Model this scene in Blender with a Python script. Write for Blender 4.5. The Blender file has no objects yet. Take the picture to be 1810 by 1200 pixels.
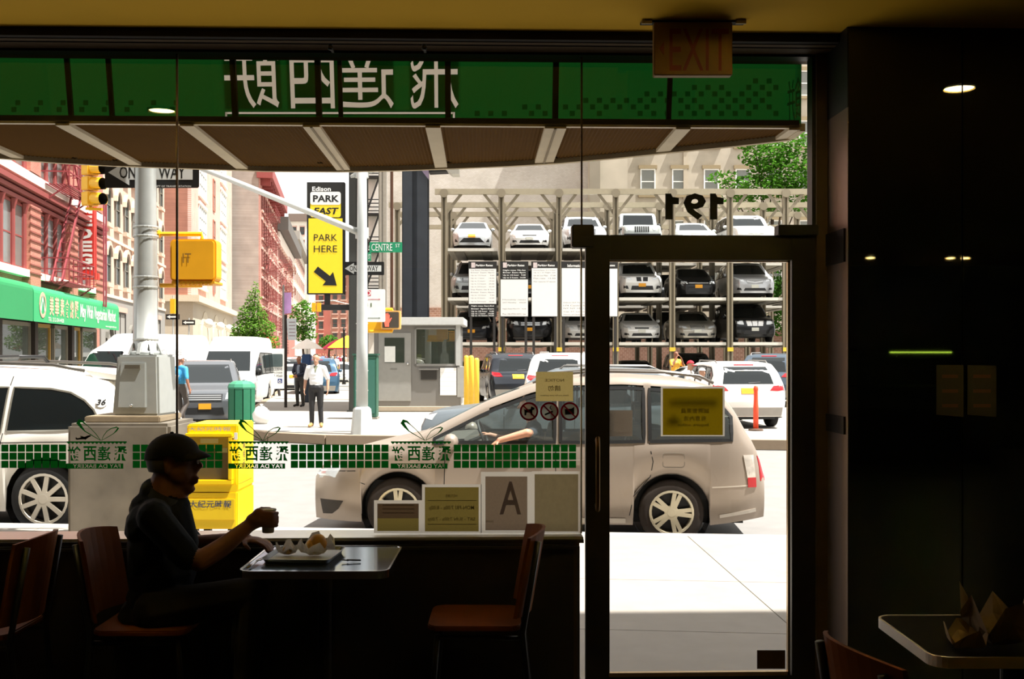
import bpy, bmesh, math, random
import numpy as np
from mathutils import Vector, Matrix, Quaternion
from mathutils.bvhtree import BVHTree
R = math.radians
rnd = random.Random(7)
SC = bpy.context.scene
COL = SC.collection

# ------------------------------------------------------------------ camera, sky, sun, exposure
F, CX, HY, EYE = 1900.0, 905.0, 625.0, 1.65
YAW = R(1.7)
cam_data = bpy.data.cameras.new('camera')
cam_data.sensor_width = 36.0
cam_data.lens = F / 1810.0 * 36.0
cam_data.shift_y = 25.0 / 1810.0
cam_data.clip_start, cam_data.clip_end = 0.05, 900
cam = bpy.data.objects.new('camera', cam_data)
cam.location = (0, 0, EYE)
cam.rotation_euler = (R(90), 0, -YAW)
COL.objects.link(cam)
SC.camera = cam
SC.view_settings.view_transform = 'Standard'
SC.view_settings.look = 'None'
SC.view_settings.exposure = 0.88
SC.view_settings.gamma = 1.0
SC.view_settings.use_curve_mapping = False
world = bpy.data.worlds.new('sky')
SC.world = world
world.use_nodes = True
bg = world.node_tree.nodes['Background']
bg.inputs['Color'].default_value = (1.0, 0.99, 0.965, 1)
bg.inputs['Strength'].default_value = 0.78
SUN_TO = Vector((0.42, -0.135, 1.0)).normalized()
sl = bpy.data.lights.new('sun', 'SUN')
sl.energy = 7.0
sl.angle = R(0.53)
sl.color = (1.0, 0.97, 0.92)
sun = bpy.data.objects.new('sun', sl)
sun.rotation_euler = SUN_TO.to_track_quat('Z', 'Y').to_euler()
sun.location = (20, -10, 60)
COL.objects.link(sun)
SC.cycles.max_bounces = 10
SC.cycles.diffuse_bounces = 4
SC.cycles.transparent_max_bounces = 24
SC.cycles.sample_clamp_indirect = 4.0
SC.cycles.caustics_reflective = False
SC.cycles.caustics_refractive = False

# ------------------------------------------------------------------ where a thing stands
cy_, sy_ = math.cos(YAW), math.sin(YAW)
def C(X, D, z=0.0):
    """metres right of / ahead of where the photographer stood -> world"""
    return Vector((X * cy_ + D * sy_, -X * sy_ + D * cy_, z))
def P(px, py, D):
    return C((px - CX) / F * D, D, EYE + (HY - py) / F * D)
def G(px, py, z):
    D = (EYE - z) * F / (py - HY)
    return C((px - CX) / F * D, D, z)
def W(px, py, Y):
    a = (px - CX) / F
    D = Y / (cy_ - a * sy_)
    return C(a * D, D, EYE + (HY - py) / F * D)
ZS, ZW = -0.32, -0.12      # street and sidewalk heights

# ------------------------------------------------------------------ materials
def lin(h):
    h = h.lstrip('#')
    o = []
    for i in (0, 2, 4):
        c = int(h[i:i + 2], 16) / 255
        o.append(c / 12.92 if c <= 0.04045 else ((c + 0.055) / 1.055) ** 2.4)
    return o
MATS = {}
def M(hexc, rough=0.6, metal=0.0, noise=0.12, scale=8.0, spec=0.5, bump=0.0, name=None):
    key = (hexc, rough, metal, noise, scale, spec, bump)
    if key in MATS: return MATS[key]
    m = bpy.data.materials.new(name or 'surface_' + hexc.lstrip('#'))
    m.use_nodes = True
    nt = m.node_tree
    b = nt.nodes['Principled BSDF']
    c = lin(hexc)
    tc = nt.nodes.new('ShaderNodeTexCoord')
    nz = nt.nodes.new('ShaderNodeTexNoise')
    nz.inputs['Scale'].default_value = scale
    nz.inputs['Detail'].default_value = 4
    nt.links.new(tc.outputs['Object'], nz.inputs['Vector'])
    mx = nt.nodes.new('ShaderNodeMix')
    mx.data_type = 'RGBA'
    mx.inputs['A'].default_value = [max(0, v * (1 - noise)) for v in c] + [1]
    mx.inputs['B'].default_value = [min(1, v * (1 + noise)) for v in c] + [1]
    nt.links.new(nz.outputs['Fac'], mx.inputs['Factor'])
    nt.links.new(mx.outputs['Result'], b.inputs['Base Color'])
    b.inputs['Roughness'].default_value = rough
    b.inputs['Metallic'].default_value = metal
    b.inputs['Specular IOR Level'].default_value = spec
    if bump:
        bp = nt.nodes.new('ShaderNodeBump')
        bp.inputs['Strength'].default_value = bump
        nt.links.new(nz.outputs['Fac'], bp.inputs['Height'])
        nt.links.new(bp.outputs['Normal'], b.inputs['Normal'])
    MATS[key] = m
    return m
def brick(hex1, hex2, mortar, scale=4.0, rough=0.9):
    key = ('brick', hex1, hex2, mortar, scale)
    if key in MATS: return MATS[key]
    m = bpy.data.materials.new('brickwork_' + hex1.lstrip('#'))
    m.use_nodes = True
    nt = m.node_tree
    b = nt.nodes['Principled BSDF']
    b.inputs['Roughness'].default_value = rough
    tc = nt.nodes.new('ShaderNodeTexCoord')
    mp = nt.nodes.new('ShaderNodeMapping')
    mp.inputs['Rotation'].default_value = (R(90), 0, 0)
    bt = nt.nodes.new('ShaderNodeTexBrick')
    bt.inputs['Color1'].default_value = lin(hex1) + [1]
    bt.inputs['Color2'].default_value = lin(hex2) + [1]
    bt.inputs['Mortar'].default_value = lin(mortar) + [1]
    bt.inputs['Scale'].default_value = scale
    bt.inputs['Mortar Size'].default_value = 0.02
    nz = nt.nodes.new('ShaderNodeTexNoise')
    nz.inputs['Scale'].default_value = 0.6
    nz.inputs['Detail'].default_value = 6
    mx = nt.nodes.new('ShaderNodeMix')
    mx.data_type = 'RGBA'
    mx.blend_type = 'OVERLAY'
    mx.inputs['Factor'].default_value = 0.35
    nt.links.new(tc.outputs['Object'], mp.inputs['Vector'])
    nt.links.new(mp.outputs['Vector'], bt.inputs['Vector'])
    nt.links.new(tc.outputs['Object'], nz.inputs['Vector'])
    nt.links.new(bt.outputs['Color'], mx.inputs['A'])
    nt.links.new(nz.outputs['Fac'], mx.inputs['B'])
    nt.links.new(mx.outputs['Result'], b.inputs['Base Color'])
    MATS[key] = m
    return m
def clear(name, tint, alpha, refl=0.07, rough=0.0):
    """thin pane: mostly transparent, a little mirror"""
    if name in MATS: return MATS[name]
    m = bpy.data.materials.new(name)
    m.use_nodes = True
    nt = m.node_tree
    nt.nodes.remove(nt.nodes['Principled BSDF'])
    out = nt.nodes['Material Output']
    t = nt.nodes.new('ShaderNodeBsdfTransparent')
    t.inputs['Color'].default_value = lin(tint) + [1]
    g = nt.nodes.new('ShaderNodeBsdfGlossy')
    g.inputs['Roughness'].default_value = rough
    d = nt.nodes.new('ShaderNodeBsdfDiffuse')
    d.inputs['Color'].default_value = lin(tint) + [1]
    a = nt.nodes.new('ShaderNodeMixShader')
    a.inputs['Fac'].default_value = alpha
    nt.links.new(t.outputs[0], a.inputs[1]); nt.links.new(d.outputs[0], a.inputs[2])
    b = nt.nodes.new('ShaderNodeMixShader')
    b.inputs['Fac'].default_value = refl
    nt.links.new(a.outputs[0], b.inputs[1]); nt.links.new(g.outputs[0], b.inputs[2])
    nt.links.new(b.outputs[0], out.inputs['Surface'])
    MATS[name] = m
    return m
def sheet(hexc, trans=0.8, noise=0.1, scale=20):
    """paper, vinyl or cloth that lets daylight through"""
    key = ('sheet', hexc, trans, scale)
    if key in MATS: return MATS[key]
    m = bpy.data.materials.new('sheet_' + hexc.lstrip('#'))
    m.use_nodes = True
    nt = m.node_tree
    nt.nodes.remove(nt.nodes['Principled BSDF'])
    out = nt.nodes['Material Output']
    nz = nt.nodes.new('ShaderNodeTexNoise')
    nz.inputs['Scale'].default_value = scale
    mx = nt.nodes.new('ShaderNodeMix')
    mx.data_type = 'RGBA'
    c = [v * .66 for v in lin(hexc)]
    mx.inputs['A'].default_value = [v * (1 - noise) for v in c] + [1]
    mx.inputs['B'].default_value = [min(1, v * (1 + noise)) for v in c] + [1]
    nt.links.new(nz.outputs['Fac'], mx.inputs['Factor'])
    d = nt.nodes.new('ShaderNodeBsdfDiffuse'); t = nt.nodes.new('ShaderNodeBsdfTranslucent')
    nt.links.new(mx.outputs['Result'], d.inputs['Color']); nt.links.new(mx.outputs['Result'], t.inputs['Color'])
    a = nt.nodes.new('ShaderNodeMixShader')
    a.inputs['Fac'].default_value = trans
    nt.links.new(d.outputs[0], a.inputs[1]); nt.links.new(t.outputs[0], a.inputs[2])
    nt.links.new(a.outputs[0], out.inputs['Surface'])
    MATS[key] = m
    return m
def glow(hexc, strength):
    key = ('glow', hexc, strength)
    if key in MATS: return MATS[key]
    m = bpy.data.materials.new('lit_' + hexc.lstrip('#'))
    m.use_nodes = True
    b = m.node_tree.nodes['Principled BSDF']
    b.inputs['Base Color'].default_value = lin(hexc) + [1]
    b.inputs['Emission Color'].default_value = lin(hexc) + [1]
    b.inputs['Emission Strength'].default_value = strength
    MATS[key] = m
    return m
BLACK = M('#0c0c0c', 0.5)
MATTE = M('#17130f', 0.8)
WHITE = M('#f2f0ea', 0.5, noise=0.03)
CHROME = M('#d8d8d6', 0.18, 1.0, noise=0.03)
STEEL = M('#8d8f8c', 0.45, 0.3)
RUBBER = M('#141312', 0.85)
CARGLASS = M('#11181a', 0.04, 0, noise=0.05, spec=0.8)
PANE = clear('shop_glass', '#ffffff', 0.012, 0.045)
SKIN = M('#a9745a', 0.55)

# ------------------------------------------------------------------ mesh builder
class MB:
    def __init__(s): s.v, s.f, s.mi, s.k = [], [], [], 0
    def add(s, vs, fs, mi=None):
        n = len(s.v)
        s.v += [Vector(v) for v in vs]
        s.f += [[i + n for i in f] for f in fs]
        s.mi += [s.k if mi is None else mi] * len(fs)
        return s
    def mat(s, k): s.k = k; return s
    def hexa(s, p):
        return s.add(p, [(0, 3, 2, 1), (4, 5, 6, 7), (0, 1, 5, 4), (1, 2, 6, 5), (2, 3, 7, 6), (3, 0, 4, 7)])
    def box(s, x0, y0, z0, x1, y1, z1):
        return s.hexa([(x0, y0, z0), (x1, y0, z0), (x1, y1, z0), (x0, y1, z0), (x0, y0, z1), (x1, y0, z1), (x1, y1, z1), (x0, y1, z1)])
    def bar(s, a, b, w, h, up=(0, 0, 1)):
        a, b, up = Vector(a), Vector(b), Vector(up)
        d = (b - a).normalized()
        if abs(d.dot(up)) > 0.97: up = Vector((0, 1, 0))
        sx = d.cross(up).normalized() * (w / 2)
        sz = sx.cross(d).normalized() * (h / 2)
        return s.hexa([a - sx - sz, a + sx - sz, b + sx - sz, b - sx - sz, a - sx + sz, a + sx + sz, b + sx + sz, b - sx + sz])
    def ring_frame(s, d):
        up = Vector((0, 0, 1)) if abs(d.z) < 0.9 else Vector((1, 0, 0))
        a = d.cross(up).normalized()
        return a, a.cross(d).normalized()
    def tube(s, pts, r, n=8, cap=True):
        pts = [Vector(p) for p in pts]
        rs = r if isinstance(r, (list, tuple)) else [r] * len(pts)
        vs, fs = [], []
        a0 = None
        for i, p in enumerate(pts):
            d = (pts[min(i + 1, len(pts) - 1)] - pts[max(i - 1, 0)]).normalized()
            if a0 is None: a0, b0 = s.ring_frame(d)
            else:
                a0 = (a0 - d * a0.dot(d)).normalized(); b0 = a0.cross(d).normalized()
            for k in range(n):
                t = 2 * math.pi * k / n
                vs.append(p + (a0 * math.cos(t) + b0 * math.sin(t)) * rs[i])
        for i in range(len(pts) - 1):
            for k in range(n):
                fs.append((i * n + k, i * n + (k + 1) % n, (i + 1) * n + (k + 1) % n, (i + 1) * n + k))
        if cap:
            fs.append(list(range(n))[::-1]); fs.append([(len(pts) - 1) * n + k for k in range(n)])
        return s.add(vs, fs)
    def lathe(s, prof, n=16, c=(0, 0, 0), axis='z', cap=True):
        """prof: (radius, height)"""
        vs, fs = [], []
        for r, h in prof:
            for k in range(n):
                t = 2 * math.pi * k / n
                x, y = r * math.cos(t), r * math.sin(t)
                v = (x, y, h) if axis == 'z' else (x, h, y) if axis == 'y' else (h, x, y)
                vs.append(Vector(v) + Vector(c))
        for i in range(len(prof) - 1):
            for k in range(n):
                fs.append((i * n + k, i * n + (k + 1) % n, (i + 1) * n + (k + 1) % n, (i + 1) * n + k))
        if cap and prof[0][0] > 1e-4: fs.append(list(range(n))[::-1])
        if cap and prof[-1][0] > 1e-4: fs.append([(len(prof) - 1) * n + k for k in range(n)])
        return s.add(vs, fs)
    def prism(s, poly, d0, d1, fn):
        """polygon of 2-D points; fn(u, v, d) -> point; thickness from d0 to d1"""
        n = len(poly)
        if d0 == d1: return s.face(poly, d0, fn)
        vs = [fn(u, v, d0) for u, v in poly] + [fn(u, v, d1) for u, v in poly]
        fs = [list(range(n))[::-1], list(range(n, 2 * n))] + [(i, (i + 1) % n, n + (i + 1) % n, n + i) for i in range(n)]
        return s.add(vs, fs)
    def face(s, poly, d, fn):
        return s.add([fn(u, v, d) for u, v in poly], [list(range(len(poly)))])
    def ell(s, c, r, nu=12, nv=8, rot=None):
        c = Vector(c); vs, fs = [], []
        for j in range(nv + 1):
            ph = math.pi * j / nv
            for k in range(nu):
                t = 2 * math.pi * k / nu
                v = Vector((r[0] * math.sin(ph) * math.cos(t), r[1] * math.sin(ph) * math.sin(t), r[2] * math.cos(ph)))
                vs.append(c + (rot @ v if rot else v))
        for j in range(nv):
            for k in range(nu):
                fs.append((j * nu + k, (j + 1) * nu + k, (j + 1) * nu + (k + 1) % nu, j * nu + (k + 1) % nu))
        return s.add(vs, fs)
    def ribbon(s, pts, ws, fn, d0, d1, closed=False):
        """2-D polyline with a width per point, given thickness"""
        n = len(pts)
        L, Rr = [], []
        for i in range(n):
            a = pts[(i - 1) % n] if closed or i > 0 else pts[i]
            b = pts[(i + 1) % n] if closed or i < n - 1 else pts[i]
            dx, dy = b[0] - a[0], b[1] - a[1]
            l = math.hypot(dx, dy) or 1
            w = (ws if not isinstance(ws, (list, tuple)) else ws[i]) / 2
            L.append((pts[i][0] - dy / l * w, pts[i][1] + dx / l * w)); Rr.append((pts[i][0] + dy / l * w, pts[i][1] - dx / l * w))
        for i in range(n if closed else n - 1):
            j = (i + 1) % n
            q = [L[i], Rr[i], Rr[j], L[j]]
            s.prism(q, d0, d1, fn)
        return s
    def build(s, name, mats, parent=None, world=False, smooth=False, bevel=0.0, weld=False):
        me = bpy.data.meshes.new(name)
        vs = s.v
        if world and parent is not None:
            inv = mw(parent).inverted()
            vs = [inv @ v for v in vs]
        me.from_pydata([tuple(v) for v in vs], [], [list(f) for f in s.f])
        for m in (mats if isinstance(mats, (list, tuple)) else [mats]): me.materials.append(m)
        me.polygons.foreach_set('material_index', s.mi)
        bm = bmesh.new(); bm.from_mesh(me)
        if weld: bmesh.ops.remove_doubles(bm, verts=bm.verts, dist=1e-5)
        bmesh.ops.recalc_face_normals(bm, faces=bm.faces)
        if bevel > 0:
            es = [e for e in bm.edges if len(e.link_faces) == 2 and e.calc_face_angle(0) > R(35)]
            bmesh.ops.bevel(bm, geom=es, offset=bevel, segments=2, affect='EDGES', clamp_overlap=True)
        bm.to_mesh(me); bm.free()
        if smooth: me.polygons.foreach_set('use_smooth', [True] * len(me.polygons))
        return link(name, me, parent)
def mw(o):
    m = Matrix.Translation(o.location) @ o.rotation_euler.to_matrix().to_4x4() @ Matrix.Diagonal(o.scale.to_4d())
    return mw(o.parent) @ m if o.parent else m
def link(name, data, parent=None):
    o = bpy.data.objects.new(name, data)
    COL.objects.link(o)
    if parent is not None: o.parent = parent
    return o
def tag(o, label=None, cat=None, group=None, kind=None):
    if label: o['label'] = label
    if cat: o['category'] = cat
    if group: o['group'] = group
    if kind: o['kind'] = kind
    return o
def thing(name, label, cat, loc=(0, 0, 0), rz=0.0, group=None, kind=None):
    o = link(name, None)
    o.location = loc
    o.rotation_euler = (0, 0, rz)
    return tag(o, label, cat, group, kind)
def clone(root, loc, rz, label, group=None, paint=None):
    c = root.copy(); COL.objects.link(c)
    c.location = loc; c.rotation_euler = (0, 0, rz)
    c['label'] = label
    if group: c['group'] = group
    for ch in list(root.children):
        d = ch.copy(); COL.objects.link(d); d.parent = c
        if paint and ch.get('painted'): repaint(d, paint)
        for g in list(ch.children):
            e = g.copy(); COL.objects.link(e); e.parent = d
            if paint and g.get('painted'): repaint(e, paint)
    return c
def repaint(o, m):
    o.material_slots[0].link = 'OBJECT'
    o.material_slots[0].material = m
def inst(name, mesh, parent, loc=(0, 0, 0), rot=(0, 0, 0), scale=None):
    o = link(name, mesh, parent)
    o.location = loc; o.rotation_euler = rot
    if scale: o.scale = scale
    return o
def fXZ(o, y=0):        # polygon plane helpers: (u,v,d) -> point
    o = Vector(o)
    return lambda u, v, d: o + Vector((u, d, v))
TXT = {}
def text_verts(body, bold=0.0):
    key = (body, bold)
    if key not in TXT:
        c = bpy.data.curves.new('lettering', 'FONT')
        c.body = body; c.size = 1.0; c.offset = bold; c.resolution_u = 2; c.extrude = 0.0
        c.align_x = 'LEFT'
        o = bpy.data.objects.new('lettering', c); COL.objects.link(o)
        me = bpy.data.meshes.new_from_object(o.evaluated_get(bpy.context.evaluated_depsgraph_get()))
        vs = [v.co.copy() for v in me.vertices]; fs = [list(p.vertices) for p in me.polygons]
        bpy.data.objects.remove(o); bpy.data.curves.remove(c); bpy.data.meshes.remove(me)
        x0, x1 = min(v.x for v in vs), max(v.x for v in vs); y0, y1 = min(v.y for v in vs), max(v.y for v in vs)
        TXT[key] = ([((v.x - (x0 + x1) / 2) / (x1 - x0), (v.y - (y0 + y1) / 2) / (y1 - y0)) for v in vs], fs)
    return TXT[key]
def text(body, fn, w, h, mat, parent, mirror=False, bold=0.0, name='lettering', world=False, rot=0, d=0.0):
    """lettering laid on the surface fn(u, v, d), w x h, centred on u = v = 0"""
    vs, fs = text_verts(body, bold)
    mb = MB()
    k = -1 if mirror else 1
    o = []
    for u, v in vs:
        a, b = k * u * w, v * h
        if rot: a, b = a * math.cos(rot) - b * math.sin(rot), a * math.sin(rot) + b * math.cos(rot)
        o.append(fn(a, b, d))
    mb.add(o, fs)
    return mb.build(name, mat, parent, world=world)
def text_holes(body, rect, box, bold=0.0, extra=()):
    """flat rectangle with letter-shaped openings: 2-D verts and faces; rect = outer, box = where the letters go (both x0, y0, x1, y1)"""
    chars = body if isinstance(body, list) else [(body, box)]
    cu = bpy.data.curves.new('cut', 'CURVE'); cu.dimensions = '2D'; cu.fill_mode = 'FRONT'
    def spline(pts):
        sp = cu.splines.new('POLY'); sp.points.add(len(pts) - 1)
        for p, q in zip(sp.points, pts): p.co = (q[0], q[1], 0, 1)
        sp.use_cyclic_u = True
    x0, y0, x1, y1 = rect
    spline([(x0, y0), (x1, y0), (x1, y1), (x0, y1)])
    for l in extra: spline(l)
    for ch, bx in chars:
        c = bpy.data.curves.new('cut', 'FONT'); c.body = ch; c.size = 1; c.offset = bold
        o = bpy.data.objects.new('cut', c); COL.objects.link(o)
        k = o.to_curve(bpy.context.evaluated_depsgraph_get())
        loops = []
        for sp in k.splines:
            if sp.type != 'BEZIER': continue
            pts = []
            bp = sp.bezier_points
            for i in range(len(bp)):
                a, b = bp[i], bp[(i + 1) % len(bp)]
                straight = (a.handle_right - a.co).length < 1e-4 and (b.handle_left - b.co).length < 1e-4
                m = 1 if straight else 4
                for j in range(m):
                    t = j / m; s_ = 1 - t
                    p = a.co * s_**3 + a.handle_right * 3 * s_ * s_ * t + b.handle_left * 3 * s_ * t * t + b.co * t**3
                    pts.append((p.x, p.y))
            loops.append(pts)
        o.to_curve_clear(); bpy.data.objects.remove(o); bpy.data.curves.remove(c)
        X = [p[0] for l in loops for p in l]; Y = [p[1] for l in loops for p in l]
        ax, ay, bx_, by = min(X), min(Y), max(X), max(Y)
        for l in loops:
            spline([(bx[0] + (p[0] - ax) / (bx_ - ax) * (bx[2] - bx[0]), bx[1] + (p[1] - ay) / (by - ay) * (bx[3] - bx[1])) for p in l])
    o = bpy.data.objects.new('cut', cu); COL.objects.link(o)
    me = bpy.data.meshes.new_from_object(o.evaluated_get(bpy.context.evaluated_depsgraph_get()))
    vs = [(v.co.x, v.co.y) for v in me.vertices]; fs = [list(p.vertices) for p in me.polygons]
    bpy.data.objects.remove(o); bpy.data.curves.remove(cu); bpy.data.meshes.remove(me)
    return vs, fs
def rrect(x0, y0, x1, y1, r, n=4):
    o = []
    for cx, cy, a in ((x1 - r, y1 - r, 0), (x0 + r, y1 - r, 90), (x0 + r, y0 + r, 180), (x1 - r, y0 + r, 270)):
        for i in range(n + 1):
            t = R(a + 90 * i / n)
            o.append((cx + r * math.cos(t), cy + r * math.sin(t)))
    return o
def circ(cx, cy, r, n=20): return [(cx + r * math.cos(2 * math.pi * i / n), cy + r * math.sin(2 * math.pi * i / n)) for i in range(n)]
# ================================================================== THE SETTING
YG = 5.30
def fX(px, Y=YG): return W(px, HY, Y).x
def fZ(py, px=905, Y=YG): return W(px, py, Y).z
def fW(off=0.0):         # facade-plane pixels -> points just inside the glass, d metres towards the room
    return lambda u, v, d: Vector((W(u, v, YG - off).x, YG - off - d, W(u, v, YG - off).z))
def fpl(px, py, Y):      # plane parallel to the facade, (u,v) metres from the point seen at px,py
    o = W(px, py, Y)
    return lambda u, v, d: Vector((o.x + u, Y - d, o.z + v))
def S(o): return tag(o, kind='structure')
DARKWOOD = M('#1a110a', 0.55)
JAMB = M('#120d08', 0.5)
CEIL = M('#e2b636', 0.8, noise=0.05, scale=3, spec=0.1)
ZC = 3.17
sx0, sx1 = -7.0, 9.5
S(MB().box(sx0, -8.5, -0.15, sx1, 5.2, 0.0).build('floor', M('#4a4036', 0.35)))
S(MB().box(sx0, -8.5, ZC, sx1, 5.14, ZC + 0.15).build('ceiling', CEIL))
S(MB().box(sx0, -8.7, -0.1, sx1, -8.5, ZC).build('wall_back', M('#120c07', 0.6)))
S(MB().box(sx0 - 0.2, -8.7, -0.1, sx0, 5.2, ZC).build('wall_left', M('#120c07', 0.6)))
S(MB().box(sx1, -8.7, -0.1, sx1 + 0.2, 5.2, ZC).build('wall_right', M('#2a1c10', 0.6)))
xw, xd = fX(1028), fX(1033)
zs_ = fZ(943)
XL = -4.6
ztop = fZ(96)
fw = MB()
fw.box(sx0, 5.14, ztop, 12, 5.44, 14.0).box(sx0, 5.2, -0.3, XL, 5.44, ztop)       # wall over and left of the window
fw.box(-14, 5.2, -0.3, sx0, 5.44, 14.0)
fw.box(XL, 5.2, -0.3, xw - 0.02, 5.44, zs_ - 0.02)                                # knee wall
fw.box(fX(1437), 5.24, -0.3, fX(1466), 5.36, ztop)                                # jamb right of the door
fw.box(fX(1466) + 0.02, 5.0, -0.3, 12, 5.44, 14.0)
hd = MB().box(sx0, 5.125, ztop + 0.012, fX(1466), 5.14, ZC - 0.04)
S(hd.build('trim_5', M('#d09a3a', 0.7)))
fw.box(sx0, 5.10, ztop - 0.0, fX(1466), 5.16, ztop + 0.012)
S(fw.build('wall_front', M('#4a3516', 0.7)))
kp = MB().box(XL, 5.17, 0.0, xw - 0.05, 5.2, zs_ - 0.03)
S(kp.build('trim_1', DARKWOOD))
tr = MB()
zt_ = fZ(959)
tr.box(XL, 5.155, zt_ - 0.006, fX(1020), 5.17, zt_ + 0.006).box(fX(1020) - 0.012, 5.155, 0.02, fX(1020), 5.17, zt_)
S(tr.build('trim_2', M('#5a5650', 0.3, 0.8)))
S(MB().box(sx0, 5.06, ZC - 0.04, fX(1466), 5.14, ZC).build('shade_trim', MATTE))  # step at the ceiling edge; its shadow is put into the dark colour
# dark glazed wall, parallel to the shop front, right of the door
YD = 4.95
x15 = W(1500, HY, YD).x
BG_ = M('#050605', 0.02, spec=0.9, noise=0.02, name='black_glass')
dw = S(MB().box(x15 + 0.03, YD + 0.015, 0.0, sx1, YD + 0.05, ZC).build('wall_front_right', BLACK))
xs7 = W(1701, HY, YD).x
for a, b in ((x15, xs7 - 0.004), (xs7 + 0.004, xs7 + 1.1), (xs7 + 1.108, xs7 + 2.3), (xs7 + 2.308, xs7 + 3.6), (xs7 + 3.608, sx1)):
    MB().box(a, YD, 0.0, b, YD + 0.014, ZC).build('panel', BG_, dw)
# polished return between the door jamb and the dark glass
bm_ = MB()
zt2 = fZ(214)
steel_ = M('#877468', 0.4, 0.7, noise=0.08, scale=2)
col_ = S(MB().box(x15 - 0.004, YD + 0.002, 0.0, x15 + 0.02, 5.3, zt2).build('trim_4', steel_))
MB().box(x15 - 0.006, YD + 0.001, zt2, x15 + 0.02, 5.3, ZC).build('upper_panel', JAMB, col_)
for a, b in ((400, 460), (738, 770)):
    MB().box(x15 - 0.014, YD + 0.03, fZ(b, Y=YD), x15 - 0.004, 5.25, fZ(a, Y=YD)).build('band', M('#2a2420', 0.4, 0.6), col_)  # dark boxes painting in the door closer's reflection on the metal

# ---- window_1: frame, panes, butt joints, sill
fr = MB()
zb_, ztr = zs_, ztop
fr.box(XL, 5.26, ztop - 0.012, fX(1437), 5.34, ztop + 0.02)
fr.box(XL - 0.05, 5.26, zb_ - 0.03, XL, 5.34, ztop)
fr.box(fX(1431), 5.26, fZ(402), fX(1438), 5.34, ztop)
win = S(fr.build('window_1', M('#15100b', 0.5)))
def quad(px0, py0, px1, py1, Y): 
    a, b = W(px0, py0, Y), W(px1, py1, Y)
    return [(a.x, Y, b.z), (b.x, Y, b.z), (b.x, Y, a.z), (a.x, Y, a.z)]
x313 = fX(313)
MB().add([(XL, YG, zb_), (x313 - 0.002, YG, zb_), (x313 - 0.002, YG, ztop), (XL, YG, ztop)], [(0, 1, 2, 3)]).build('pane', PANE, win)
MB().add([(x313 + 0.002, YG, zb_), (xw - 0.002, YG, zb_), (xw - 0.002, YG, ztop), (x313 + 0.002, YG, ztop)], [(0, 1, 2, 3)]).build('pane', PANE, win)
MB().add([(xw + 0.002, YG, fZ(414)), (fX(1432), YG, fZ(414)), (fX(1432), YG, ztop), (xw + 0.002, YG, ztop)], [(0, 1, 2, 3)]).build('pane', PANE, win)
bronze = M('#5b4630', 0.4, 0.5)
for xx, z0 in ((x313, zb_), (xw, fZ(402))):
    MB().box(xx - 0.0045, YG - 0.006, z0, xx + 0.0045, YG + 0.006, ztop).build('glass_joint', bronze, win)
MB().box(xw - 0.006, YG - 0.008, zb_, xw + 0.002, YG + 0.008, fZ(438)).build('edge_channel', M('#e8e4da', 0.3, noise=0.03), win)
MB().box(XL, 5.20, zs_ - 0.02, xw, 5.44, zs_).build('window_sill', M('#cfcbc0', 0.3, 0.6), win, bevel=0.004)
MB().box(XL, 5.185, zs_ - 0.028, xw, 5.205, zs_ - 0.012).build('sill_nosing', M('#1f1812', 0.4), win)

# ---- door_1
fd = MB()
zd1 = fZ(416)
YD0, YD1 = 5.26, 5.31
fd.box(fX(1034), YD0, 0.01, fX(1076), YD1, zd1).box(fX(1396), YD0, 0.01, fX(1437), YD1, zd1)
fd.box(fX(1076), YD0, fZ(460), fX(1396), YD1, zd1).box(fX(1076), YD0, 0.01, fX(1396), YD1, fZ(1193))
door = S(fd.build('door_1', M('#1c140a', 0.45), bevel=0.003))
MB().add(quad(1074, 458, 1398, 1195, YG - 0.012), [(0, 1, 2, 3)]).build('pane', PANE, door)
bead = MB()
for q in ((1076, 460, 1396, 463.5), (1392, 460, 1396, 1193), (1076, 1189, 1396, 1193)):
    a, b = W(q[0], q[1], YD0), W(q[2], q[3], YD0)
    bead.box(a.x, YD0 - 0.006, b.z, b.x, YD0 + 0.02, a.z)
bead.build('glazing_bead', M('#b59a72', 0.25, 0.9), door)
hx = fX(1056, 5.22)
hb = MB().tube([(hx, 5.26, fZ(778)), (hx, 5.205, fZ(772)), (hx, 5.20, fZ(790)), (hx, 5.20, fZ(880)), (hx, 5.205, fZ(897)), (hx, 5.26, fZ(891))], 0.011, 8)
hb.build('handle', M('#6e5128', 0.3, 0.9), door, smooth=True)
MB().box(fX(1009), 5.235, fZ(439), fX(1048), 5.32, fZ(399)).build('pivot_block', M('#1d150d', 0.5), door, bevel=0.006)
MB().box(fX(1370), 5.235, fZ(417), fX(1440), 5.32, fZ(398)).build('pivot_block', M('#0e0a07', 0.5), door, bevel=0.004)
MB().box(fX(1030), 5.2, 0.0, fX(1437), 5.44, 0.012).build('threshold', M('#8a8378', 0.35, 0.9), door)

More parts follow.
